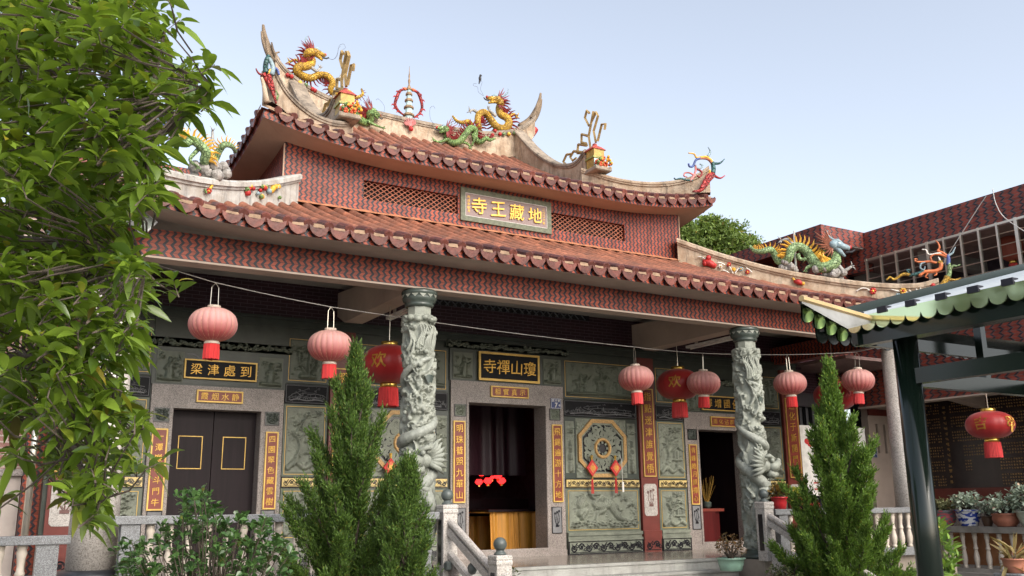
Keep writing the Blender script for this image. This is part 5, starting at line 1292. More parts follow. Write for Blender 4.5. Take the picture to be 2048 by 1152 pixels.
def inside(p, poly):
    x, y = p; r = False
    for (x0, y0), (x1, y1) in zip(poly, poly[1:]+poly[:1]):
        if (y0 > y) != (y1 > y) and x < (x1-x0)*(y-y0)/(y1-y0)+x0: r = not r
    return r
BARK = M('grey brown bark', (.09, .07, .055), .9, var=.35, vs=14, bump=.5)
# --- the big leafy tree at the left
TREE_G = leafmat('glossy broad leaf', (.04, .08, .01), (.18, .27, .034), .28, .38)
poly = [(-60, -40), (320, -40), (345, 30), (362, 72), (345, 95), (395, 112), (430, 150), (440, 185), (430, 225), (368, 245), (385, 262), (355, 290), (385, 325), (352, 345), (368, 385), (330, 405), (290, 440), (300, 480), (315, 545), (345, 580), (338, 620), (305, 650), (308, 700), (285, 730), (262, 765), (285, 800), (315, 850), (310, 890), (290, 905), (312, 945), (285, 955), (248, 990), (226, 1040), (185, 1050), (150, 1005), (125, 950), (100, 915), (60, 880), (30, 840), (-60, 830)]
holes = [[(305, 185), (345, 190), (345, 262), (318, 268), (300, 230)], [(0, 650), (48, 648), (52, 700), (0, 705)], [(10, 880), (90, 820), (110, 900), (60, 930)]]
rs = np.random.default_rng(7); cs = []
tries = 0
while len(cs) < 760 and tries < 20000:
    tries += 1
    p = (rs.uniform(-60, 450), rs.uniform(-40, 1060))
    if not (inside(p, poly) and inside((p[0]+30, p[1]+8), poly) and inside((p[0]+8, p[1]-24), poly+[]) or (inside(p, poly) and (p[0] < 8 or p[1] < 8))) or any(inside(p, h) for h in holes): continue
    d = rs.uniform(4.7, 6.9)
    if any(abs(p[0]-q[0])+abs(p[1]-q[1]) < 19 and abs(d-q[2]) < .5 for q in cs): continue
    cs.append((p[0], p[1], d))
for p in ((20, 905, 5), (5, 990, 5.2), (38, 895, 5.4), (188, 1030, 4.9), (205, 1005, 5.1), (345, 560, 5.2), (430, 130, 5.2), (425, 200, 5.4), (360, 40, 5.2), (312, 20, 5.5), (320, 925, 5.0)): cs.append(p)
cent = np.array([PD(*c) for c in cs])
trunk = np.array(PD(-330, 700, 6.0)); trunk_top = np.array(PD(-230, -500, 6.2))
axes = []
for c in cent:
    o = c-(trunk*.6+np.array([0, 0, c[2]*.4])); o /= np.linalg.norm(o); v = o*.55+np.array([0, 0, .75])+rs.normal(0, .35, 3)+np.array(-CF)*.25; axes.append(v)
V, Fq = whorls(cent, axes, (9, 13), .158, .17, .42, LANCE, rs, (.55, 1.5), .22, .45)
bt = thing('leafy_tree', 'large broadleaf tree with glossy drooping leaves filling the left edge', 'tree', tuple(PD(-330, 1152, 6.0)*1.0)[:2]+(-1.72,))
np_mesh('crown', V, Fq, TREE_G, bt, True)
tb = MB(); b0 = Vector((trunk[0], trunk[1], -1.72)); tb.tube(catmull([b0, b0+Vector((.05, 0, 1.4)), b0+Vector((.0, .1, 2.6)), b0+Vector((.15, .05, 4.2))], 5), np.linspace(.2, .11, 16), 12); tb.build('trunk', BARK, bt, True)
lm = MB(); limbs = [[(-300, 900, 6), (-150, 800, 5.9), (20, 712, 5.8), (70, 718, 5.7), (115, 745, 5.7), (180, 790, 5.6), (250, 850, 5.4)], [(-300, 500, 6), (-120, 470, 6), (40, 430, 6), (140, 400, 5.9), (230, 330, 5.8), (275, 240, 5.7), (310, 150, 5.6), (330, 60, 5.6)],
         [(-280, 100, 6), (-100, 160, 6), (30, 120, 6), (120, 60, 6), (170, -40, 6)], [(-100, 470, 6), (60, 480, 5.8), (180, 500, 5.7), (290, 540, 5.4)], [(115, 745, 5.7), (130, 850, 5.5), (160, 930, 5.2), (200, 1000, 5.0)], [(230, 330, 5.8), (300, 290, 5.7), (380, 215, 5.5), (420, 180, 5.4)], [(-60, 40, 5.9), (25, 60, 5.8), (38, 200, 5.8), (20, 420, 5.9)]]
nodes = []
for l in limbs:
    pts = catmull([PD(*q) for q in l], 5); lm.tube(pts, np.linspace(.032, .009, len(pts)), 7); nodes += pts
nodes = np.array(nodes)
for c, ax in zip(cent, axes):
    dd = np.linalg.norm(nodes-c, axis=1); j = int(dd.argmin())
    n0 = c+(nodes[j]-c)*min(1, .38/max(dd[j], .01)); m_ = (n0+c)/2+np.array([0, 0, -.05]); lm.tube([n0, m_, c-ax/np.linalg.norm(ax)*.1, c], [.006, .006, .005, .003], 4, False)
lm.build('limbs', BARK, bt)
# --- junipers
def plume_tree(label, name_mat, axis_px, halfw, d, seed, base, group, nbr, dens=1.0, blade=.036):
    """axis_px: apex and foot of the stem; halfw: [(y px, half width px)]; every branch is its own upswept pointed plume"""
    rs = np.random.default_rng(seed); B, D, LL = [], [], []
    t = thing('juniper', label, 'tree', (base[0], base[1], -1.72), group); sc_ = d/FPX
    st = MB(); (ax, ay), (bx, by) = axis_px; hy = [q[0] for q in halfw]; hw = [q[1] for q in halfw]
    top = np.array(PD(ax, ay, d)); foot = np.array(PD(bx, by, d)); H_ = np.linalg.norm(top-foot)
    spires = [(foot+(top-foot)*.5, top, 24*sc_)]
    for k in range(nbr):
        f = (k+.5)/nbr*.97; f = f**.9; py = ay+(by-ay)*f; tipw = np.interp(py, hy, hw)*sc_*rs.uniform(.55, 1.4); a = k*2.4+rs.normal(0, .4)
        tip = top+(foot-top)*f+np.array([math.cos(a), math.sin(a), 0])*tipw
        rise = (.16+.3*f)*H_*rs.uniform(.55, 1.0); root = top+(foot-top)*min(1.05, f+rise/H_)+np.array([math.cos(a), math.sin(a), 0])*tipw*.25
        spires.append((root, tip+np.array([0, 0, rs.uniform(0, .05)*H_*.5]), (9+11*f)*sc_*rs.uniform(.8, 1.25)))
    for (Bp, A, rad) in spires:
        L = np.linalg.norm(A-Bp); st.tube([tuple(Bp), tuple(Bp*.4+A*.6), tuple(A)], [.022, .013, .003], 4)
        for _ in range(int(dens*L*rad*1900)+12):
            f = rs.uniform(0, 1)**.85; rr = rad*(1-f)**.7*(.35+.65*min(1, f*4))*rs.uniform(.3, 1.1)+.01; a = rs.uniform(0, 2*PI)
            p = Bp+(A-Bp)*f+np.array([math.cos(a)*rr, math.sin(a)*rr, 0])
            ax_ = (A-Bp)/L*.9+np.array([math.cos(a), math.sin(a), 0])*rs.uniform(.15, .6)+np.array([0, 0, .35])+rs.normal(0, .16, 3); ax_ /= np.linalg.norm(ax_)
            pl_ = rs.uniform(.08, .19); o = np.cross(ax_, [.2, .9, .1]); o /= np.linalg.norm(o); o2 = np.cross(ax_, o)
            nb = 14; ff = np.linspace(0, 1, nb); an = ff*14+rs.uniform(0, 6); sp = .7-.5*ff
            dirs = ax_[None]*np.cos(sp)[:, None]+(o[None]*np.cos(an)[:, None]+o2[None]*np.sin(an)[:, None])*np.sin(sp)[:, None]
            B.append(p[None]+ax_[None]*(ff*pl_)[:, None]); D.append(dirs); LL.append(blade*(1.25-.6*ff)*rs.uniform(.8, 1.25, nb))
    B, D, LL = np.concatenate(B), np.concatenate(D), np.concatenate(LL); n = len(B)
    side = np.cross(D, rs.normal(0, 1, (n, 3))); side /= np.linalg.norm(side, axis=1, keepdims=True)+1e-9
    w = (LL*.14)[:, None]
    V = np.stack([B, B+D*(LL*.5)[:, None]+side*w, B+D*LL[:, None], B+D*(LL*.5)[:, None]-side*w], 1).reshape(-1, 3)
    np_mesh('foliage', V, np.arange(n*4).reshape(n, 4), name_mat, t)
    st.tube([(base[0], base[1], -1.72), tuple(foot), tuple(top)], [.07, .05, .004], 8); st.build('stems', BARK, t); return t
JG = leafmat('juniper green', (.03, .065, .012), (.1, .18, .028), .6, .15); JG2 = leafmat('bright juniper green', (.045, .09, .016), (.15, .26, .038), .6, .18)
bA = PD(690, 1330, 10.2); bB = PD(815, 1350, 9.6); bC = PD(1690, 1230, 14.0)
gj = 'pointed junipers in front of the porch'
plume_tree('tall dark pointed juniper left of the left dragon column', JG, ((712, 704), (690, 1210)), [(704, 4), (760, 22), (810, 42), (900, 70), (1000, 92), (1100, 112), (1210, 118)], 10.2, 3, bA, gj, 74, 1.0, .044)
plume_tree('short dark juniper directly before the base of the left dragon column', JG, ((818, 924), (812, 1200)), [(924, 4), (960, 14), (1000, 26), (1100, 44), (1200, 52)], 9.6, 5, bB, gj, 40, 1.2, .04)
plume_tree('tall bright green juniper beside the right stair railing', JG2, ((1656, 732), (1695, 1200)), [(732, 3), (790, 9), (850, 32), (950, 76), (1050, 102), (1150, 124), (1200, 128)], 14.0, 8, bC, gj, 80, .55, .06)
# --- shrub in front of the left balustrade
SHR = leafmat('dark shrub leaf', (.025, .065, .018), (.08, .16, .045), .3, .18)
def shrub(name, label, polys, drange, n, L, wid, mat, seed, base, cat='shrub', nl=(7, 11), shape=OBOV, mind=16, group=None):
    rs = np.random.default_rng(seed); cs = []; xs = [q[0] for q in polys]; ys = [q[1] for q in polys]; tr = 0
    while len(cs) < n and tr < 9000:
        tr += 1; p = (rs.uniform(min(xs), max(xs)), rs.uniform(min(ys), max(ys)))
        if inside(p, polys): cs.append(PD(p[0], p[1], rs.uniform(*drange)))
    cent = np.array(cs); t = thing(name, label, cat, base, group); b = np.array(base)
    axes = [(c-b)/np.linalg.norm(c-b)*.5+np.array([0, 0, .8])+rs.normal(0, .35, 3) for c in cent]
    V, Fq = whorls(cent, axes, nl, L, wid, .15, shape, rs, (.4, 1.4), .25, .5, L*.5); np_mesh('foliage', V, Fq, mat, t, True)
    s = MB()
    for c in cent[::2]:
        mid = (c*.5+b*.5)+rs.normal(0, .06, 3); s.tube([tuple(b+rs.normal(0, .05, 3)*[1, 1, 0]), tuple(mid), tuple(c)], [.014, .009, .004], 4, False)
    s.build('stems', BARK, t); return t
sp = [(232, 1152), (230, 1095), (262, 1078), (300, 1085), (325, 1040), (345, 1075), (372, 1062), (340, 1045), (346, 1020), (362, 1008), (352, 985), (375, 972), (402, 976), (420, 985), (432, 1010), (452, 1030), (488, 1022), (505, 1050), (535, 1028), (550, 1042), (545, 1070), (575, 1085), (590, 1110), (580, 1160), (420, 1180)]
shrub('broadleaf_shrub', 'dark green rounded leaf shrub in front of the left balustrade', sp, (8.6, 9.7), 290, .08, .32, SHR, 4, tuple(PD(420, 1200, 9.2)[:2])+(-1.72,))
# --- trees beyond
BGG = leafmat('pale far leaf', (.07, .12, .025), (.2, .28, .07), .6, .3)
def far_tree(label, lobes, d, n, L, mat, seed, group):
    rs = np.random.default_rng(seed); B, D = [], []
    for (x, y, r) in lobes:
        c = np.array(PD(x, y, d)); R_ = r*d/FPX
        for _ in range(n):
            v = rs.normal(0, 1, 3); v /= np.linalg.norm(v); q = c+v*R_*rs.uniform(.45, 1.05)*np.array([1, 1, .85])+rs.normal(0, .1*R_, 3)
            k = 7
            for _ in range(k):
                w = rs.normal(0, 1, 3); w /= np.linalg.norm(w); w[2] += .3; B.append(q+w*.12*R_*rs.uniform()); D.append(w/np.linalg.norm(w))
    B, D = np.array(B), np.array(D)
    V, Fq = leaf_batch(B, D, L*rs.uniform(.6, 1.2, len(B)), .2, .2, LANCE, .2, rs, .8)
    c = PD(lobes[0][0], lobes[0][1], d); t = thing('background_tree', label, 'tree', (c.x, c.y, -1.72), group)
    np_mesh('crown', V, Fq, mat, t, True); MB().tube([(c.x, c.y, -1.72), (c.x, c.y, c.z)], [.25, .1], 8).build('trunk', BARK, t); return t
gb = 'trees beyond the buildings'
far_tree('fine leaved green tree rising behind the right end of the upper roof', [(1400, 490, 48), (1450, 480, 44), (1490, 500, 34), (1385, 520, 50), (1440, 530, 50), (1365, 470, 34), (1500, 530, 30), (1420, 455, 26)], 42, 420, .2, BGG, 3, gb)
far_tree('yellowish tree at the far left edge behind the striped side building', [(0, 790, 50), (-30, 700, 60), (25, 850, 40), (-40, 880, 60), (20, 640, 40)], 24, 200, .16, BGG, 6, gb)
# --- potted plants
def pot(mb_prof, c, mat, t, name='pot', n=24): return MB().lathe(mb_prof, c, n).build(name, mat, t, True)
SOIL = M('potting soil', (.06, .045, .035), .95)
def potted(name, label, c, r, h, mat, leaf, L, wid, nclu, cr, ch, seed, group=None, shape=OBOV, prof=None, off=0, nl=(5, 8), stem=.0, extra=None):
    c = Vector(c); t = thing(name, label, 'potted plant', c, group); rs = np.random.default_rng(seed)
    prof = prof or [(.72, 0), (.78, .02), (.9, .5), (.98, .88), (1.06, .9), (1.08, 1), (.98, 1), (.95, .9), (0, .88)]
    p_ = pot([(a*r, b*h) for a, b in prof], c, mat, t)
    MB().lathe([(0, h*.9), (r*.93, h*.9)], c, 16).build('soil', SOIL, p_)
    cc = np.array(c)+np.array([off, 0, h+stem+ch*.5]); P_ = rs.normal(0, 1, (nclu, 3)); P_ /= np.linalg.norm(P_, axis=1, keepdims=True)
    cent = cc+P_*np.array([cr, cr, ch*.5])*rs.uniform(.35, 1, (nclu, 1)); axes = P_*.6+np.array([0, 0, .6])
    V, Fq = whorls(cent, axes, nl, L, wid, .15, shape, rs, (.4, 1.4), .25, .5, L*.5); np_mesh('foliage', V, Fq, leaf, t, True)
    s = MB(); b = np.array(c)+np.array([0, 0, h*.88])
    for q in cent[::2]: s.tube([tuple(b+rs.normal(0, .02, 3)*[1, 1, 0]), tuple((b+q)/2+rs.normal(0, .03, 3)), tuple(q)], [.012, .008, .003], 4, False)
    s.build('stems', BARK, t); return t
CEL = M('celadon glaze', (.22, .36, .28), .25, var=.15, vs=5, coat=.3); REDP = M('red plastic', (.42, .02, .025), .35); TERC = M('terracotta pot clay', (.4, .16, .1), .6, var=.15)
BON = leafmat('dry bonsai leaf', (.05, .05, .015), (.17, .09, .035), .6, .2); BON2 = leafmat('olive bonsai leaf', (.03, .05, .014), (.09, .11, .035), .5, .2)
VARL = leafmat('yellow green leaf', (.1, .16, .02), (.42, .42, .06), .45, .3); SUC = leafmat('silvery succulent', (.24, .31, .24), (.5, .58, .46), .6, .1); SUCY = leafmat('yellowish succulent', (.2, .22, .1), (.42, .42, .22), .6, .1)
gp = 'bonsai pots along the stairs'
potted('bonsai_pot', 'green glazed pot with a brownish bonsai at the top of the stairs', (10.72, 11.55, -1.06+.02), .22, .2, CEL, BON, .05, .3, 60, .26, .34, 3, gp, stem=.05)
potted('bonsai_pot', 'olive bonsai in a red pot lower on the stairs by the right railing', (10.95, 10.6, -1.4), .2, .2, REDP, BON2, .05, .28, 90, .34, .3, 5, gp, stem=.02)
potted('bonsai_pot', 'red leaved bonsai at the bottom edge beside the right railing', (11.1, 9.8, -1.66), .18, .16, REDP, BON, .05, .28, 70, .32, .3, 7, gp)
potted('bonsai_pot', 'small leafy bush in a dark pot behind the left stair railing', (6.15, 10.7, -1.5), .18, .28, STOD, BON2, .05, .28, 70, .2, .5, 9, gp)
gr_ = 'red pots on the right balustrade'
potted('red_plant_pot', 'red pot of red brown and green croton, nearest the dragon column', (11.93, 11.6, -.098), .135, .2, REDP, leafmat('croton leaf', (.03, .07, .015), (.22, .12, .03), .4, .2), .11, .25, 26, .16, .2, 11, gr_)
potted('red_plant_pot', 'red pot of bright yellow leaves on the right balustrade', (12.35, 11.6, -.098), .125, .19, REDP, VARL, .12, .28, 20, .14, .18, 12, gr_)
potted('red_plant_pot', 'low round red pot with few leaves next to the juniper', (12.72, 11.6, -.098), .12, .12, REDP, SHR, .07, .25, 8, .08, .1, 13, gr_, prof=[(.5, 0), (.9, .2), (1, .5), (.9, .85), (.8, 1), (.72, 1), (.7, .9), (0, .85)])
def pat(name, base, spots, scale):
    mat = bpy.data.materials.new(name); mat.use_nodes = True; MC[name] = mat; t = NT(mat); b = t.n['Principled BSDF']
    mp = t.new('ShaderNodeMapping'); mp.inputs['Scale'].default_value = (1, 1, 2.2); t.l.new(t.obj(), mp.inputs[0])
    f = t.ramp(t.noise(mp.outputs[0], scale, 2, .5), [(.48, (0,0,0)), (.53, (1,1,1))]); t.l.new(t.mix(f, c4(base), c4(spots)), b.inputs['Base Color']); b.inputs['Roughness'].default_value = .2; return mat
gw = 'flower pots on the side wing balustrade'; ZR = -.503
bowl = [(.6, 0), (.66, .03), (.66, .08), (.8, .3), (.98, .7), (1.0, .9), (1.1, .93), (1.12, 1), (.98, 1), (.95, .9), (0, .88)]
barrel = [(.66, 0), (.7, .06), (.9, .25), (1, .55), (.96, .85), (1.04, .9), (1.04, 1), (.92, 1), (.9, .9), (0, .88)]
potted('flower_pot', 'pink and grey painted pot with yellowish succulents, nearest the canopy post', (18.2, 13.0, ZR), .235, .32, pat('pink grey painted glaze', (.5, .1, .12), (.16, .17, .18), 9), SUCY, .085, .3, 60, .27, .25, 21, gw, prof=barrel)
potted('flower_pot', 'blue and white porcelain pot of silvery succulents on the side wing balustrade', (18.2, 12.43, ZR), .25, .33, pat('blue white porcelain', (.62, .64, .66), (.03, .06, .3), 8), SUC, .1, .28, 85, .36, .36, 22, gw, prof=bowl)
potted('flower_pot', 'small dark glazed cup pot between two larger pots on the side wing rail', (18.2, 12.02, ZR), .12, .2, M('dark cup glaze', (.1, .06, .04), .15), SUC, .08, .28, 26, .14, .3, 23, gw, prof=bowl)
potted('flower_pot', 'copper brown round pot with spreading silvery succulents on the side wing rail', (18.2, 11.62, ZR), .26, .26, M('copper brown glaze', (.36, .14, .09), .22, metal=.2, var=.3, vs=4), SUC, .1, .28, 95, .42, .4, 24, gw, prof=barrel)
potted('flower_pot', 'pale pot with tall silvery succulents at the right edge of the picture', (18.2, 11.1, ZR), .25, .3, M('pale celadon glaze', (.4, .44, .36), .3), SUC, .11, .28, 85, .36, .62, 25, gw, prof=bowl)
aq = PD(2030, 1128, 13.2); potted('terracotta_pot', 'terracotta pot with drooping dry strap leaves at the lower right corner', (aq.x, aq.y, aq.z-.12), .17, .2, TERC, leafmat('dry strap leaf', (.16, .12, .05), (.36, .28, .12), .7, .2), .42, .06, 6, .08, .1, 26, None, LANCE, nl=(6, 8))
tk_ = aq; MB().box(aq.x-.25, aq.x+.25, aq.y-.25, aq.y+.25, -1.72, aq.z-.125)
stn = thing('plant_stand', 'low stone block carrying the terracotta pot at the lower right', 'stand', (aq.x, aq.y, -1.72)); MB().bev(aq.x-.22, aq.x+.22, aq.y-.22, aq.y+.22, -1.72, aq.z-.122, .015).build('block', GRANG, stn)
vp = [(1868, 1035), (1885, 1050), (1900, 1085), (1915, 1095), (1905, 1130), (1915, 1160), (1868, 1170), (1880, 1120), (1874, 1075)]
shrub('climbing_plant', 'bright green climbing plant beside the dark canopy post', vp, (13.4, 14.2), 48, .17, .2, leafmat('bright climbing leaf', (.05, .11, .02), (.2, .32, .06), .4, .3), 14, tuple(PD(1890, 1200, 13.8)[:2])+(-1.72,), 'climbing plant', (4, 6), LANCE)
# ------------------------------------------------------------------ roof ornaments
def paint(n, c, r=.55): return M(n, c, r, var=.4, vs=10, bump=.5, bs=34)
def scales(n, c, dark, sc_=19):
    mat = bpy.data.materials.new(n); mat.use_nodes = True; MC[n] = mat; t = NT(mat); b = t.n['Principled BSDF']; o = t.obj()
    v = t.new('ShaderNodeTexVoronoi', feature='DISTANCE_TO_EDGE'); v.inputs['Scale'].default_value = sc_; t.l.new(o, v.inputs['Vector'])
    e = t.ramp(v.outputs['Distance'], [(.02, (0,0,0)), (.1, (1,1,1))]); v2 = t.new('ShaderNodeTexVoronoi'); v2.inputs['Scale'].default_value = sc_; t.l.new(o, v2.inputs['Vector'])
    cc = t.mix(v2.outputs['Color'], c4(c, .65), c4(c, 1.2)); gr = t.ramp(t.noise(o, 5, 6, .7), [(.35, (.5, .45, .4)), (.6, (1, 1, 1))])
    t.l.new(t.mix(1.0, t.mix(e, c4(dark), cc), gr, 'MULTIPLY'), b.inputs['Base Color']); b.inputs['Roughness'].default_value = .5
    bn = t.new('ShaderNodeBump'); bn.inputs['Strength'].default_value = .8; bn.inputs['Distance'].default_value = .03; t.l.new(e, bn.inputs['Height']); t.l.new(bn.outputs[0], b.inputs['Normal']); return mat
YLW = scales('yellow dragon scales', (.74, .45, .05), (.36, .19, .03)); GRE = scales('green dragon scales', (.27, .44, .14), (.08, .17, .05)); GRE2 = scales('pale green dragon scales', (.31, .46, .21), (.1, .19, .07))
DRED = paint('dark red spikes', (.2, .014, .014)); YSP = paint('yellow spikes', (.66, .36, .04)); GRYH = paint('grey horn paint', (.3, .29, .27)); BLG = paint('blue grey brow', (.22, .3, .33))
REDS = scales('red scales', (.42, .022, .018), (.12, .008, .008), 13); REDO = paint('bright red ornament', (.4, .02, .018)); TEAL = scales('teal scales', (.05, .17, .17), (.01, .05, .05), 14); BLUO = paint('blue ornament', (.05, .08, .24)); ORGO = paint('orange ornament', (.55, .15, .05))
PNK = paint('pink ornament', (.5, .16, .15)); WHO = paint('white ornament', (.68, .64, .58)); BLKO = paint('black ornament', (.02, .02, .025)); YBR = paint('ochre fret', (.36, .24, .09)); BRNO = paint('brown mane', (.26, .09, .05))
WIRE = M('thin grey wire', (.25, .27, .3), .4, metal=.6)
PHR = lambda px, py, o=0: (lambda d: d*((27.85-o*1.414)/(d.x+d.y)))(ray(px, py))
PHL = lambda px, py, o=0: (lambda d: d*((-10.59+o*1.414)/(d.x-d.y)))(ray(px, py))
def PYf(Y): return lambda px, py, o=0: P(px, py, Y-o)
def wr(f, pts, k=5, dz=None): return catmull([f(*p) for p in pts], k)
def sizepx(f, p): a, b = f(p[0], p[1]), f(p[0], p[1]+10); return (a-b).length/10
def dragon(label, f, path, rpx, head, snout, jaw, horn, legs, whisk, body, fin, mane, limb, belly=None, finlen=1.9, side=1, group=None, headm=None, fin_step=2, faceup=1):
    mid = f(*path[len(path)//2]); t = thing('dragon_statue', label, 'statue', mid, group); s = sizepx(f, path[len(path)//2])
    n = len(path); pts = []
    for i, p in enumerate(path): pts.append(f(p[0], p[1], .1*math.sin(i*1.1)))
    pts = catmull(pts, 7); m_ = len(pts); rr = [np.interp(i/(m_-1), rpx[0], rpx[1])*s*.92 for i in range(m_)]
    # scale rings give the body its broken outline
    b = MB(); b.tube(pts, [r*(1+.05*(i % 2)) for i, r in enumerate(rr)], 12); b.build('body', body, t, True)
    bl = MB()
    fm = MB(); nrm = (f(head[0], head[1], 0)-f(head[0], head[1], .2)).normalized()
    for i in range(3, m_-1, fin_step):
        p = Vector(pts[i]); d = (Vector(pts[i+1])-Vector(pts[i-1])).normalized(); o = nrm.cross(d).normalized()*side
        L = rr[i]*finlen
        fm.tube([p+o*rr[i]*.7-d*.01, p+o*(rr[i]+L*.55)-d*L*.2, p+o*(rr[i]+L)-d*L*.55], [rr[i]*.33, rr[i]*.22, rr[i]*.04], 4)
    fm.build('back_fins', fin, t)
    H_ = f(*head); S_ = f(*snout); J_ = f(*jaw); hr = rpx[1][-1]*s*1.15; back = (H_-S_).normalized(); up = Vector((0, 0, 1))
    h = MB(); h.ball(H_, hr, 12, 8, 1.05, .9, .95); h.tube([H_, H_.lerp(S_, .55)+up*hr*.1, S_], [hr*.85, hr*.6, hr*.42], 10); h.tube([H_-up*hr*.3, H_.lerp(J_, .6), J_], [hr*.6, hr*.42, hr*.22], 8)
    hd = h.build('head', headm or body, t, True)
    x = MB(); x.ball(S_+up*hr*.25, hr*.36, 8, 6); x.build('nose', REDO, hd); e = MB()
    for q in (-1, 1): e.ball(H_.lerp(S_, .35)+up*hr*.55+nrm*hr*.5*q, hr*.2, 8, 6)
    e.build('eye', WHO, hd)
    k = MB(); k.tube([H_.lerp(S_, .55)+up*hr*.5, H_.lerp(S_, .25)+up*hr*.85, H_+back*hr*.5+up*hr*.7], [hr*.28, hr*.5, hr*.3], 8)
    for q in (-1, 1):
        hp = wr(f, horn, 5); hp = [Vector(v)+nrm*hr*.45*q for v in hp]; k.tube(hp, np.linspace(hr*.3, hr*.06, len(hp)), 7)
    k.build('horns_and_brow', BLG if belly is None else belly, hd, True)
    tg = MB(); tg.tube([S_.lerp(J_, .5)-back*-hr*.3, S_.lerp(J_, .35)-back*hr*.6, S_-back*hr*.9], [hr*.2, hr*.2, hr*.12], 6); tg.build('tongue_tip', BLKO, hd)
    mm = MB()
    for k_ in range(13):
        a = -1.3+2.6*k_/12; dirv = (back*math.cos(a)+up*math.sin(a)*faceup); L = hr*(2.5+.9*(k_ % 3)*.6)
        for q in (-.4, .4): mm.tube([H_+back*hr*.4+up*hr*.5*math.sin(a)+nrm*hr*q, H_+dirv*L*.6+nrm*hr*q*1.2, H_+dirv*L+up*hr*.2+nrm*hr*q*1.4], [hr*.24, hr*.17, .004], 5)
    mm.build('mane', mane, hd)
    for lp, claws, m2 in legs:
        l = MB(); q = wr(f, lp, 5); l.tube(q, np.linspace(rpx[1][-1]*s*.5, rpx[1][-1]*s*.26, len(q)), 8)
        e_ = lp[-1]
        for c in claws: l.tube([f(*e_), f((e_[0]+c[0])/2+.7, (e_[1]+c[1])/2-.7, .03), f(*c)], [s*1.6, s*1.2, s*.3], 5)
        l.build('leg', m2, t, True)
    for w in whisk:
        q = wr(f, w, 6); MB().tube(q, s*.33, 4).build('whisker', WIRE, t)
    return t
fY = PYf(19.55)
gd = 'painted dragon statues on the roof'
d1 = dragon('yellow dragon on the left of the main ridge, facing right toward the small pagoda', fY,
    [(723, 178), (725, 189), (711, 195), (699, 185), (685, 181), (671, 189), (661, 180), (665, 165), (655, 152), (638, 150), (622, 156), (606, 152), (594, 143), (597, 134), (611, 133), (622, 128), (623, 119), (614, 112), (617, 105), (626, 104)],
    ([0, .12, .4, .7, 1], [2, 4.2, 6.5, 8.5, 7.5]), (630, 105), (650, 112), (645, 121), [(622, 97), (614, 88), (611, 78), (615, 72)],
    [([(606, 130), (592, 120), (579, 124)], [(574, 115), (571, 127), (578, 132)], YLW), ([(622, 134), (633, 142), (640, 136)], [(636, 129), (642, 129), (646, 134)], GRYH), ([(667, 160), (677, 158), (681, 153)], [(680, 147), (686, 162), (683, 165)], GRYH)],
    [[(655, 117), (668, 118), (675, 106), (678, 92), (687, 88), (691, 96), (685, 99)], [(655, 116), (666, 119), (674, 112), (677, 98), (681, 92)]], YLW, DRED, DRED, YLW, group=gd, side=-1)
d2 = dragon('yellow dragon on the right of the main ridge, facing left with a bird above', fY,
    [(905, 232), (914, 242), (926, 245), (937, 243), (945, 253), (952, 260), (958, 256), (955, 242), (958, 229), (969, 225), (981, 238), (993, 253), (1009, 257), (1018, 247), (1014, 236), (1002, 229), (998, 218), (1001, 208), (1000, 202)],
    ([0, .12, .4, .7, 1], [1.8, 4.2, 6.2, 8, 7]), (995, 200), (974, 196), (977, 206), [(1002, 193), (1010, 190), (1016, 184), (1016, 177)],
    [([(1014, 240), (1026, 228), (1033, 234)], [(1038, 225), (1039, 238), (1032, 240)], YLW), ([(957, 226), (946, 220), (939, 223)], [(937, 212), (933, 226), (942, 228)], GRYH), ([(992, 232), (982, 224), (976, 216)], [(974, 211), (980, 212), (979, 217)], GRYH)],
    [[(967, 192), (957, 184), (955, 174), (948, 172), (947, 168), (953, 167)], [(967, 191), (961, 178), (964, 165), (961, 158)]], YLW, DRED, DRED, YLW, group=gd, side=1)
q = fY(960, 157)
bd = thing('bird', 'tiny dark bird perched on the wire whiskers of the right yellow dragon', 'bird', q)
b = MB(); b.ball(q, .05, 10, 8, .75, .8, 1.5); b.ball(q+Vector((.015, 0, .085)), .034, 8, 6); b.tube([q+Vector((-.01, 0, -.06)), q+Vector((-.03, 0, -.16))], [.025, .012], 5); b.tube([q+Vector((.04, 0, .09)), q+Vector((.07, 0, .085))], [.01, .002], 4); b.build('body', M('dark feathers', (.03, .028, .03), .6), bd, True)
b = MB(); 
for s in (-1, 1): b.tube([q+Vector((.01, s*.015, -.06)), q+Vector((.012, s*.016, -.1))], .005, 4)
b.build('legs', BLKO, bd)
fG = PYf(19.32)
dragon('green dragon on the left of the ridge face, head lowered to the right', fG, [(684, 185), (695, 200), (704, 217), (715, 234), (730, 245), (741, 240), (739, 229), (742, 224)], ([0, .15, .5, 1], [3, 6.5, 8, 6.5]), (746, 223), (760, 233), (756, 238), [(740, 216), (735, 207), (733, 198)],
    [([(708, 226), (700, 238), (692, 241)], [(688, 236), (687, 244), (694, 246)], GRE), ([(735, 243), (750, 250), (766, 256)], [(770, 252), (772, 258), (766, 261)], GRE), ([(697, 204), (688, 215), (690, 225)], [(686, 229), (691, 231)], GRE)],
    [[(762, 231), (769, 220), (767, 209), (757, 198), (752, 200)]], GRE, DRED, DRED, GRE, group=gd, side=-1)
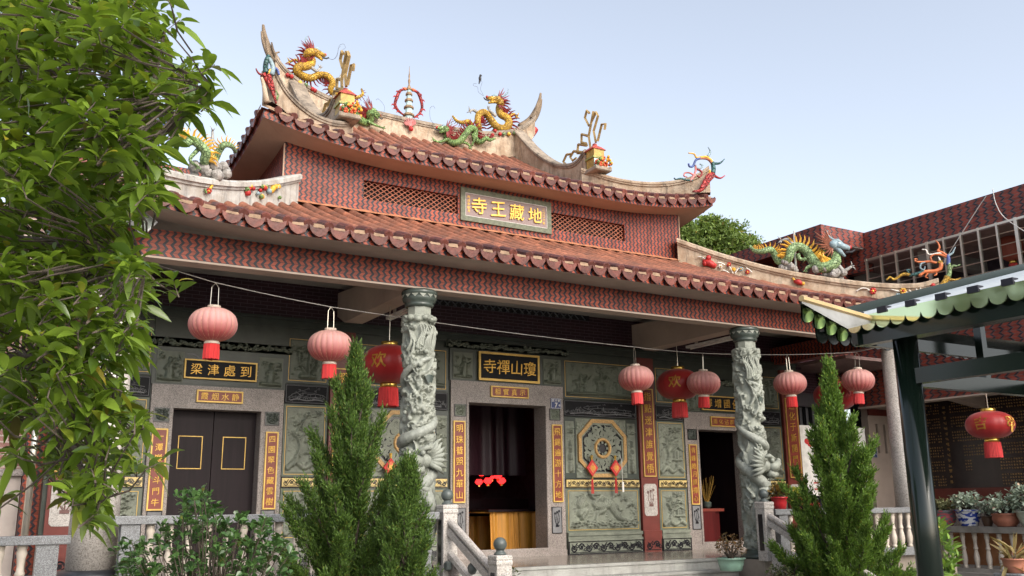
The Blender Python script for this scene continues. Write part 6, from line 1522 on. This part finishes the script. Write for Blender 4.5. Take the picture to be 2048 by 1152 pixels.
dragon('green dragon on the right of the ridge face, head raised to the left', fG, [(990, 277), (980, 280), (972, 277), (960, 284), (950, 275), (950, 260), (940, 257), (930, 270), (917, 284), (902, 285), (894, 275), (896, 264)], ([0, .12, .4, 1], [2, 4, 6.5, 6.5]), (891, 259), (874, 257), (879, 265), [(898, 252), (902, 247), (905, 241)],
    [([(896, 278), (878, 284), (868, 280)], [(863, 274), (862, 281), (867, 285)], GRE), ([(922, 284), (934, 287), (940, 294)], [(936, 300), (943, 300), (945, 294)], GRE), ([(945, 268), (948, 280), (944, 290)], [(940, 292), (947, 293)], GRE)],
    [[(873, 254), (861, 238), (860, 218), (866, 212), (870, 217)]], GRE, DRED, DRED, GRE, group=gd, side=1)
dragon('large green dragon with yellow spines on the right lower ridge, facing right', PHR, [(1500, 492), (1508, 501), (1523, 503), (1540, 499), (1549, 508), (1556, 521), (1568, 524), (1578, 515), (1582, 500), (1594, 493), (1611, 501), (1626, 521), (1640, 534), (1658, 533), (1671, 523), (1668, 511), (1657, 504), (1655, 497)],
    ([0, .15, .45, .75, 1], [3, 6.5, 9, 11.5, 9.5]), (1668, 490), (1700, 497), (1690, 513), [(1668, 481), (1660, 475), (1655, 468), (1656, 461)],
    [([(1630, 530), (1617, 534), (1610, 541)], [(1605, 545), (1612, 548), (1616, 544)], GRE2), ([(1675, 530), (1688, 541), (1703, 533)], [(1702, 522), (1709, 531), (1712, 540)], GRYH), ([(1592, 497), (1577, 480), (1563, 481)], [(1555, 473), (1553, 488), (1560, 490)], GRYH), ([(1595, 508), (1600, 518), (1612, 517)], [(1618, 512), (1612, 522), (1606, 525)], GRE2)],
    [], GRE2, YSP, BRNO, GRE2, group=gd, side=-1, headm=BLG, finlen=1.7)
dragon('green dragon with yellow spines on the left lower ridge, half hidden by tree leaves', PHL, [(471, 304), (464, 293), (450, 289), (439, 300), (430, 318), (418, 330), (409, 322), (412, 305), (400, 290), (385, 281), (368, 286), (354, 278), (344, 264), (336, 254)],
    ([0, .15, .5, 1], [3.5, 7, 10, 9]), (326, 246), (308, 256), (314, 264), [(335, 238), (345, 232), (350, 224)], [([(395, 300), (380, 320), (398, 335)], [(388, 340), (402, 342)], GRE2), ([(412, 300), (424, 280), (425, 262)], [(420, 252), (430, 256)], GRYH)], [], GRE2, YSP, BRNO, GRE2, group=gd, side=1, headm=BLUO)
rk = MB(); rs = random.Random(3)
for (f, px, py, r) in ((PHR, 1570, 533, .16), (PHR, 1583, 540, .14), (PHR, 1655, 545, .2), (PHR, 1672, 548, .17), (PHL, 412, 338, .2), (PHL, 432, 338, .18)):
    r_ = MB(); c = f(px, py)
    for k in range(16): r_.ball(c+Vector((rs.uniform(-1, 1)*r, rs.uniform(-1, 1)*r*.6, rs.uniform(-.5, .5)*r)), r*rs.uniform(.25, .5), 7, 5)
    r_.build('rock_plinth', M('grey rock render', (.3, .28, .26), .9, var=.4, vs=20, bump=.6), [o for o in COL.objects if str(o.get('label', '')).startswith('large green dragon' if f is PHR else 'green dragon with yellow spines')][0])
MB().tube([PHR(1588, 462), PHR(1593, 545)], .02, 6).build('support_rod', STEEL, [o for o in COL.objects if str(o.get('label', '')).startswith('large green')][0])
# pagoda
c = fY(817, 246); pg = thing('pagoda_ornament', 'small five tiered pagoda at the middle of the main ridge flanked by red fish dragons', 'pagoda', c)
PGB = paint('pale blue pagoda wall', (.36, .5, .5)); PGE = paint('brown pagoda eave', (.27, .17, .09)); s = sizepx(fY, (817, 200))
w = MB(); e = MB(); z = 0
for k in range(5):
    r0 = (8.6-1.15*k)*s; h_ = (13.0-1.4*k)*s; w.lathe([(r0, z), (r0*.93, z+h_)], c, 8); e.lathe([(r0*.95, z+h_-.01), (r0*1.32, z+h_+.004), (r0*1.34, z+h_+.03), (r0*.9, z+h_+.075)], c, 8); z += h_+.05
w.build('tier_wall', PGB, pg); e.build('tier_eave', PGE, pg)
MB().lathe([(4*s, z-.02), (2.2*s, z+.06), (1.3*s, z+.1), (2.2*s, z+.16), (2.4*s, z+.2), (1.1*s, z+.26), (1.8*s, z+.32), (.8*s, z+.4), (.3*s, z+.58), (0, z+.6)], c, 10).build('finial', PGE, pg, True)
for pth, sg in (([(810, 178), (800, 182), (794, 194), (790, 208), (794, 218), (802, 226), (812, 233)], -1), ([(826, 180), (836, 186), (842, 200), (844, 216), (838, 228), (828, 235)], 1)):
    t = thing('fish_dragon', 'red fish dragon curling up the %s side of the small ridge pagoda' % ('left' if sg < 0 else 'right'), 'statue', fY(*pth[3]), 'red fish dragons by the pagoda')
    q_ = wr(fY, pth, 5); MB().tube(q_, np.interp(np.linspace(0, 1, len(q_)), [0, .3, .6, 1], [2*s, 3.3*s, 2.8*s, 1.4*s]), 8).build('body', REDS, t, True)
    fn = MB()
    for (i, L) in ((6, 7), (10, 8), (16, 8), (20, 9), (24, 8)):
        p = Vector(q_[min(i, len(q_)-1)]); fn.tube([p, p+Vector((sg*L*s*.7, 0, L*s*.1)), p+Vector((sg*L*s, 0, -L*s*.35))], [2*s, 1.4*s, .2*s], 5); fn.tube([p, p+Vector((-sg*L*s*.5, 0, -L*s*.2))], [1.6*s, .3*s], 5)
    fn.build('fins', REDO, t); MB().ball(q_[0], 3.4*s, 8, 6).tube([q_[0], Vector(q_[0])+Vector((sg*5*s, 0, 2*s))], [2*s, .8*s], 6).build('head', ORGO, t, True)
t = thing('fire_pearl', 'red flaming pearl on the ridge below the small pagoda', 'ornament', fY(821, 255)); f2 = PYf(19.36)
MB().ball(f2(822, 258), 4.6*s, 12, 8).build('pearl', REDO, t, True); b = MB()
for k in range(9): a = PI*k/8; b.tube([f2(820, 252), f2(820-9*math.cos(a), 248-6*math.sin(a)), f2(820-13*math.cos(a), 244-11*math.sin(a))], [2.2*s, 2*s, .3*s], 5)
b.build('flames', PNK, t)
# house ornaments with fret tails on the descending ridges
for sg in (-1, 1):
    hx = 11.6 if sg > 0 else mir(11.6); y = 16.1
    t = thing('house_ornament', ('small painted house with ochre fret tail on the left descending ridge' if sg < 0 else 'small painted house with ochre fret tail on the right descending ridge'), 'ornament', (hx, y, 7.3), 'house ornaments on the upper roof')
    MB().bev(hx-.22, hx+.22, y-.34, y+.25, 7.24, 7.34, .02).build('slab', CAPM, t)
    MB().box(hx-.14, hx+.14, y-.16, y+.14, 7.34, 7.8).build('house_body', paint('ochre house wall', (.42, .27, .06)), t)
    MB().box(hx-.15, hx-.02, y-.175, y-.16, 7.36, 7.56).build('pale_door', PGB, t); MB().box(hx-.17, hx+.17, y-.18, y+.16, 7.58, 7.62).build('balcony', paint('olive trim', (.3, .3, .08)), t)
    MB().lathe([(.26, 7.8), (.16, 7.88), (.06, 7.93), (.05, 7.98)], (hx, y, 0), 4, PI/4, PI/4+2*PI).build('roof', paint('red house roof', (.4, .07, .05)), t)
    fl = MB(); fy = MB(); fg = MB(); rs = random.Random(5)
    for k in range(70): 
        mb = rs.choice((fl, fl, fy, fg)); mb.ball((hx+rs.uniform(-.16, .24), y-.22-rs.uniform(0, .12), 7.35+rs.uniform(0, .24)), rs.uniform(.016, .036), 7, 5)
    fl.build('red_flowers', paint('vermilion flower', (.6, .09, .03)), t); fy.build('yellow_flowers', YSP, t); fg.build('green_leaves', GRE, t)
    # fret: stepped bars rising from behind the house, in the plane of the ridge
    fr = MB()
    def seg(pts, r=.034): fr.tube([(hx, yy_, zz_) for yy_, zz_ in pts], r, 4, up=(1, 0, 0))
    seg([(16.25, 7.85), (16.32, 8.25), (16.2, 8.55), (16.1, 8.78)]); seg([(16.2, 8.55), (16.0, 8.72), (15.93, 8.6), (16.12, 8.3), (16.05, 8.0)])
    seg([(16.32, 8.25), (16.6, 8.4), (16.62, 8.2), (16.42, 8.1)]); seg([(16.4, 8.05), (16.75, 8.2), (16.8, 8.0), (16.5, 7.9)]); seg([(16.6, 7.95), (16.95, 8.1), (17.1, 8.0), (17.0, 7.88), (16.85, 7.9)]); seg([(17.0, 8.05), (17.25, 8.12), (17.4, 7.98), (17.3, 7.9)])
    seg([(15.98, 8.0), (15.8, 8.35), (15.66, 8.3), (15.7, 8.18)]); seg([(16.3, 8.5), (16.45, 8.75), (16.36, 8.9), (16.27, 8.8)])
    fr.build('fret_tail', YBR, t)
# corner ornaments
def curls(label, f, parts, cat='ornament', group='painted corner ornaments of the roofs', name='corner_ornament'):
    p0 = f(*parts[0][1][0]); t = thing(name, label, cat, p0, group); s = sizepx(f, parts[0][1][0])
    for nm, pts, r0, r1, m_ in parts:
        q_ = wr(f, pts, 5); k = len(q_); MB().tube(q_, np.linspace(r0, r1, k)*s, 8).build(nm, m_, t, True)
    return t
fc = PYf(14.36)
cr = curls('scaly red and teal ornament with curling tendrils at the right end of the upper roof', fc, [
    ('red_scales', [(1386, 383), (1398, 382), (1408, 374), (1417, 360), (1426, 349)], 2, 6, REDS), ('red_scales_inner', [(1402, 378), (1408, 366), (1414, 355), (1421, 348)], 4, 4, REDS), ('teal_body', [(1425, 350), (1427, 340), (1426, 330), (1424, 324)], 4.5, 4, TEAL),
    ('red_tail', [(1427, 350), (1435, 355), (1442, 356), (1450, 351)], 3, .8, REDO), ('teal_spike', [(1427, 327), (1437, 327), (1443, 324), (1449, 318)], 3, .8, TEAL), ('blue_spike', [(1415, 313), (1420, 306), (1420, 301), (1416, 294)], 3, .7, BLG),
    ('ochre_arch', [(1426, 328), (1421, 320), (1413, 314), (1404, 314), (1393, 315), (1388, 308), (1377, 306)], 3, 1.2, YSP), ('brown_arch', [(1423, 326), (1416, 319), (1405, 317), (1395, 318)], 2.2, 2, BRNO),
    ('blue_scroll', [(1400, 316), (1392, 320), (1388, 328), (1385, 333), (1379, 333), (1377, 327)], 2.4, 1.8, BLUO), ('teal_curl', [(1390, 330), (1394, 336), (1401, 336), (1405, 331), (1400, 328)], 2, 1.5, BLG),
    ('pink_stem', [(1391, 330), (1391, 342), (1387, 353), (1380, 362)], 2, 2.2, PNK), ('red_curl', [(1392, 338), (1400, 341), (1404, 347), (1399, 354), (1394, 351)], 2, 1.6, DRED), ('red_loop', [(1390, 352), (1380, 346), (1370, 346), (1368, 352), (1374, 354)], 1.8, 1.2, PNK),
    ('teal_tail', [(1384, 361), (1372, 360), (1362, 357), (1352, 359), (1348, 356)], 2.2, 1.2, TEAL), ('yellow_leaf', [(1404, 372), (1400, 380), (1391, 382)], 2.2, 1.2, YSP), ('yellow_collar', [(1419, 348), (1420, 340)], 2.6, 1.6, YSP)])
curls('scaly red and teal ornament with broken tendrils at the left end of the upper roof', fc, [
    ('red_scales', [(552, 207), (548, 192), (540, 172), (530, 155), (525, 149)], 2, 6.5, REDS), ('red_scales_inner', [(548, 185), (545, 172), (540, 158), (534, 150)], 3, 5.5, REDS), ('teal_body', [(532, 146), (531, 135), (533, 122), (538, 112)], 5.5, 4.5, TEAL), ('teal_side', [(543, 150), (546, 136), (541, 122), (536, 115)], 5, 4, BLG),
    ('red_tail', [(524, 150), (518, 147), (514, 142), (512, 137)], 2.5, 1.2, DRED), ('horn_tendril', [(538, 112), (535, 100), (533, 88), (531, 75)], 3, 1.8, WHORN), ('horn_tendril', [(550, 122), (552, 112), (553, 106), (559, 104)], 2.6, 1.5, WHORN), ('yellow_collar', [(536, 150), (540, 141), (543, 138)], 2.4, 1.5, YSP),
    ('blue_curl', [(548, 135), (555, 140), (558, 150)], 3, 2, BLUO), ('green_leaf', [(553, 200), (556, 190), (551, 180)], 2, 1.2, GRE), ('plaster_root', [(533, 205), (530, 185), (527, 168), (523, 155)], 6, 3, PLA)])
curls('painted phoenix ornament with yellow scales at the right end of the lower roof', PHR, [
    ('yellow_scales', [(1875, 578), (1884, 570), (1892, 560), (1895, 553)], 4, 6, YLW), ('yellow_tail', [(1893, 557), (1906, 560), (1914, 559), (1922, 556)], 3, 1.2, YLW), ('green_body', [(1896, 555), (1899, 543), (1898, 531), (1896, 524)], 5, 3.5, GRE2), ('blue_neck', [(1896, 530), (1897, 518), (1894, 510)], 4, 3.5, BLUO),
    ('green_spike', [(1898, 540), (1906, 532), (1913, 532), (1921, 529)], 3.4, 1, GRE2), ('blue_spike', [(1896, 512), (1905, 506), (1908, 500), (1911, 494)], 2.4, .9, BLG), ('orange_crest', [(1894, 512), (1884, 505), (1876, 502), (1879, 495), (1876, 486), (1871, 481)], 3.2, 1, ORGO), ('white_plume', [(1888, 506), (1874, 507), (1864, 509), (1856, 508), (1852, 500), (1844, 499)], 2.2, 1.2, WHO),
    ('orange_arch', [(1893, 514), (1880, 509), (1868, 509), (1861, 515), (1864, 523)], 2.4, 1.8, ORGO), ('orange_tendril', [(1873, 526), (1860, 523), (1845, 524), (1832, 523), (1830, 518), (1835, 519)], 2.4, 1.4, ORGO), ('blue_curl', [(1850, 524), (1842, 528), (1841, 537), (1848, 539), (1850, 533)], 2, 1.2, BLG),
    ('phoenix_tail', [(1773, 560), (1780, 554), (1788, 559), (1798, 553), (1808, 548), (1820, 550)], 1.6, 3, YLW), ('green_back', [(1818, 551), (1828, 549), (1838, 546), (1848, 543)], 3, 3.4, TEAL), ('orange_body', [(1838, 552), (1848, 544), (1862, 543), (1874, 541), (1881, 536), (1882, 526)], 3.4, 4, ORGO), ('yellow_head', [(1882, 527), (1881, 523), (1876, 526)], 4, 2, YLW),
    ('white_curl', [(1880, 521), (1878, 516), (1876, 514)], 1.8, 1, WHO), ('green_leaf', [(1818, 546), (1814, 540), (1822, 541)], 2, 1.4, TEAL), ('leg', [(1856, 546), (1851, 553), (1856, 556)], 1.6, 1.2, ORGO), ('leg', [(1872, 543), (1873, 549), (1868, 551)], 1.6, 1.2, ORGO), ('red_frond', [(1888, 575), (1891, 565), (1890, 556)], 2.5, 2, REDO)])
curls('yellow and red scaly ornament at the left end of the lower roof behind the tree', PHL, [('yellow_scales', [(150, 285), (158, 270), (162, 256), (158, 246)], 9, 9, YLW), ('red_tail', [(160, 290), (172, 282), (178, 275)], 4, 2, REDO), ('blue_spike', [(162, 235), (172, 228), (178, 222)], 4, 2, BLG), ('red_crest', [(148, 222), (140, 214), (146, 206)], 4, 2, REDO), ('grey_body', [(150, 280), (140, 268), (146, 250), (150, 230)], 6, 4, GRYH)])
# small painted reliefs on the ridges
def flower(mb_p, mb_c, f, px, py, r, o): 
    s_ = sizepx(f, (px, py))
    for k in range(6): a = 2*PI*k/6; mb_p.ball(f(px+r*.6*math.cos(a), py+r*.6*math.sin(a), o), r*.42*s_, 7, 5)
    mb_c.ball(f(px, py, o+.02), r*.35*s_, 7, 5)
for f, lab, o in ((PHR, 'painted flower and carp reliefs on the right lower ridge', .17), (PHL, 'painted flower reliefs on the left lower ridge', .17)):
    t = thing('ridge_relief', lab, 'relief', f(1600, 560, o) if f is PHR else f(520, 380, o), 'painted reliefs on the lower ridges')
    r_, y_, w_, g_, b_ = MB(), MB(), MB(), MB(), MB()
    def stem(mb, pts, r=.014): mb.tube(wr(lambda x, y: f(x, y, o), pts, 4), r, 5)
    if f is PHR:
        flower(r_, y_, f, 1746, 582, 7, o); flower(y_, r_, f, 1806, 582, 7, o); flower(b_, w_, f, 1796, 592, 6, o)
        stem(w_, [(1712, 583), (1722, 577), (1732, 577), (1740, 581)]); stem(w_, [(1782, 579), (1800, 583), (1822, 586), (1842, 594)]); stem(w_, [(1810, 591), (1826, 591), (1842, 594)]); stem(w_, [(1841, 575), (1840, 584), (1842, 594)]); stem(w_, [(1832, 577), (1836, 586), (1842, 594)]); stem(r_, [(1842, 595), (1858, 587), (1868, 572)], .03)
        stem(w_, [(1818, 580), (1828, 588), (1842, 594)]); r_.ball(f(1842, 595, o), .05, 8, 6); r_.ball(f(1866, 571, o), .05, 8, 6)
        r_.tube([f(1588, 562, o), f(1597, 564, o), f(1605, 568, o)], [.03, .06, .03], 8); y_.tube([f(1590, 562, o), f(1585, 556, o)], [.03, .02], 5); y_.ball(f(1606, 567, o), .04, 7, 5)
        r_.tube([f(1405, 521, o), f(1418, 526, o), f(1432, 533, o)], [.03, .08, .05], 8)
        for px, py in ((1417, 516), (1424, 528), (1410, 527)): r_.ball(f(px, py, o), .06, 8, 6)
        for k, (px, py) in enumerate(((1441, 533), (1458, 529), (1467, 539), (1482, 538), (1495, 544))): flower((w_, r_, y_, b_, r_)[k], y_, f, px, py, 4.5, o)
        for a in ((1396, 513, 1410, 518), (1435, 525, 1450, 530), (1445, 540, 1460, 548), (1458, 532, 1466, 547), (1470, 548, 1478, 536), (1492, 536, 1504, 545)): stem(w_, [(a[0], a[1]), ((a[0]+a[2])/2, (a[1]+a[3])/2-1.5), (a[2], a[3])])
    else:
        rs = random.Random(9)
        for k in range(24):
            px, py = rs.uniform(487, 560), rs.uniform(372, 395); (r_, y_, y_, g_, b_)[k % 5].ball(f(px, py, o), rs.uniform(.03, .055), 7, 5)
        flower(r_, y_, f, 418, 382, 6, o); stem(y_, [(420, 378), (424, 371)], .02); stem(g_, [(412, 386), (410, 378)], .02)
    for m2, nm, mm in ((r_, 'red_parts', REDO), (y_, 'yellow_parts', YSP), (w_, 'white_stems', WHO), (g_, 'green_leaves', GRE), (b_, 'blue_flowers', BLG)):
        if m2.v: m2.build(nm, mm, t, True)
t = thing('ridge_relief', 'painted flowers along the cap of the main ridge beneath the yellow dragons', 'relief', fG(1000, 265)); f3 = PYf(19.4); r_, y_, g_ = MB(), MB(), MB()
for px, py, m2 in ((575, 150, r_), (583, 153, r_), (600, 165, y_), (612, 170, g_), (625, 178, r_), (630, 181, r_), (1008, 268, g_), (1018, 268, y_), (1029, 266, g_), (1037, 266, r_), (990, 262, r_), (1000, 268, r_), (985, 270, r_)): m2.ball(f3(px, py), .05, 8, 6)
r_.build('red_flowers', REDO, t, True); y_.build('yellow_flowers', YSP, t, True); g_.build('green_leaves', GRE2, t, True)
for sg in (1,):
    t = thing('ridge_mask', 'small red and yellow painted mask under the right ridge horn', 'ornament', P(1063, 272, 19.5)); f4 = PYf(19.55)
    MB().tube(wr(f4, [(1056, 280), (1060, 272), (1066, 264), (1070, 258)], 4), .1, 8).build('red_face', REDO, t, True); MB().tube(wr(f4, [(1057, 276), (1058, 283), (1062, 287)], 4), .08, 7).build('yellow_beard', YSP, t, True)

for lab, pts in (('thin slack wire running down from the side wing parapet toward the canopy', ((1972, 392), (1950, 425), (1898, 507), (1880, 540))), ('second thin wire hanging from the side wing parapet at the right edge', ((1985, 378), (1992, 408), (2010, 436), (2060, 470)))):
    w = MB(); w.tube(catmull([PX(x, y, 17.9) for x, y in pts], 5), .009, 5); tag(w.build('roof_wire', M('pale cable', (.5, .48, .45), .5)), lab, 'wire', 'wires on the side wing')
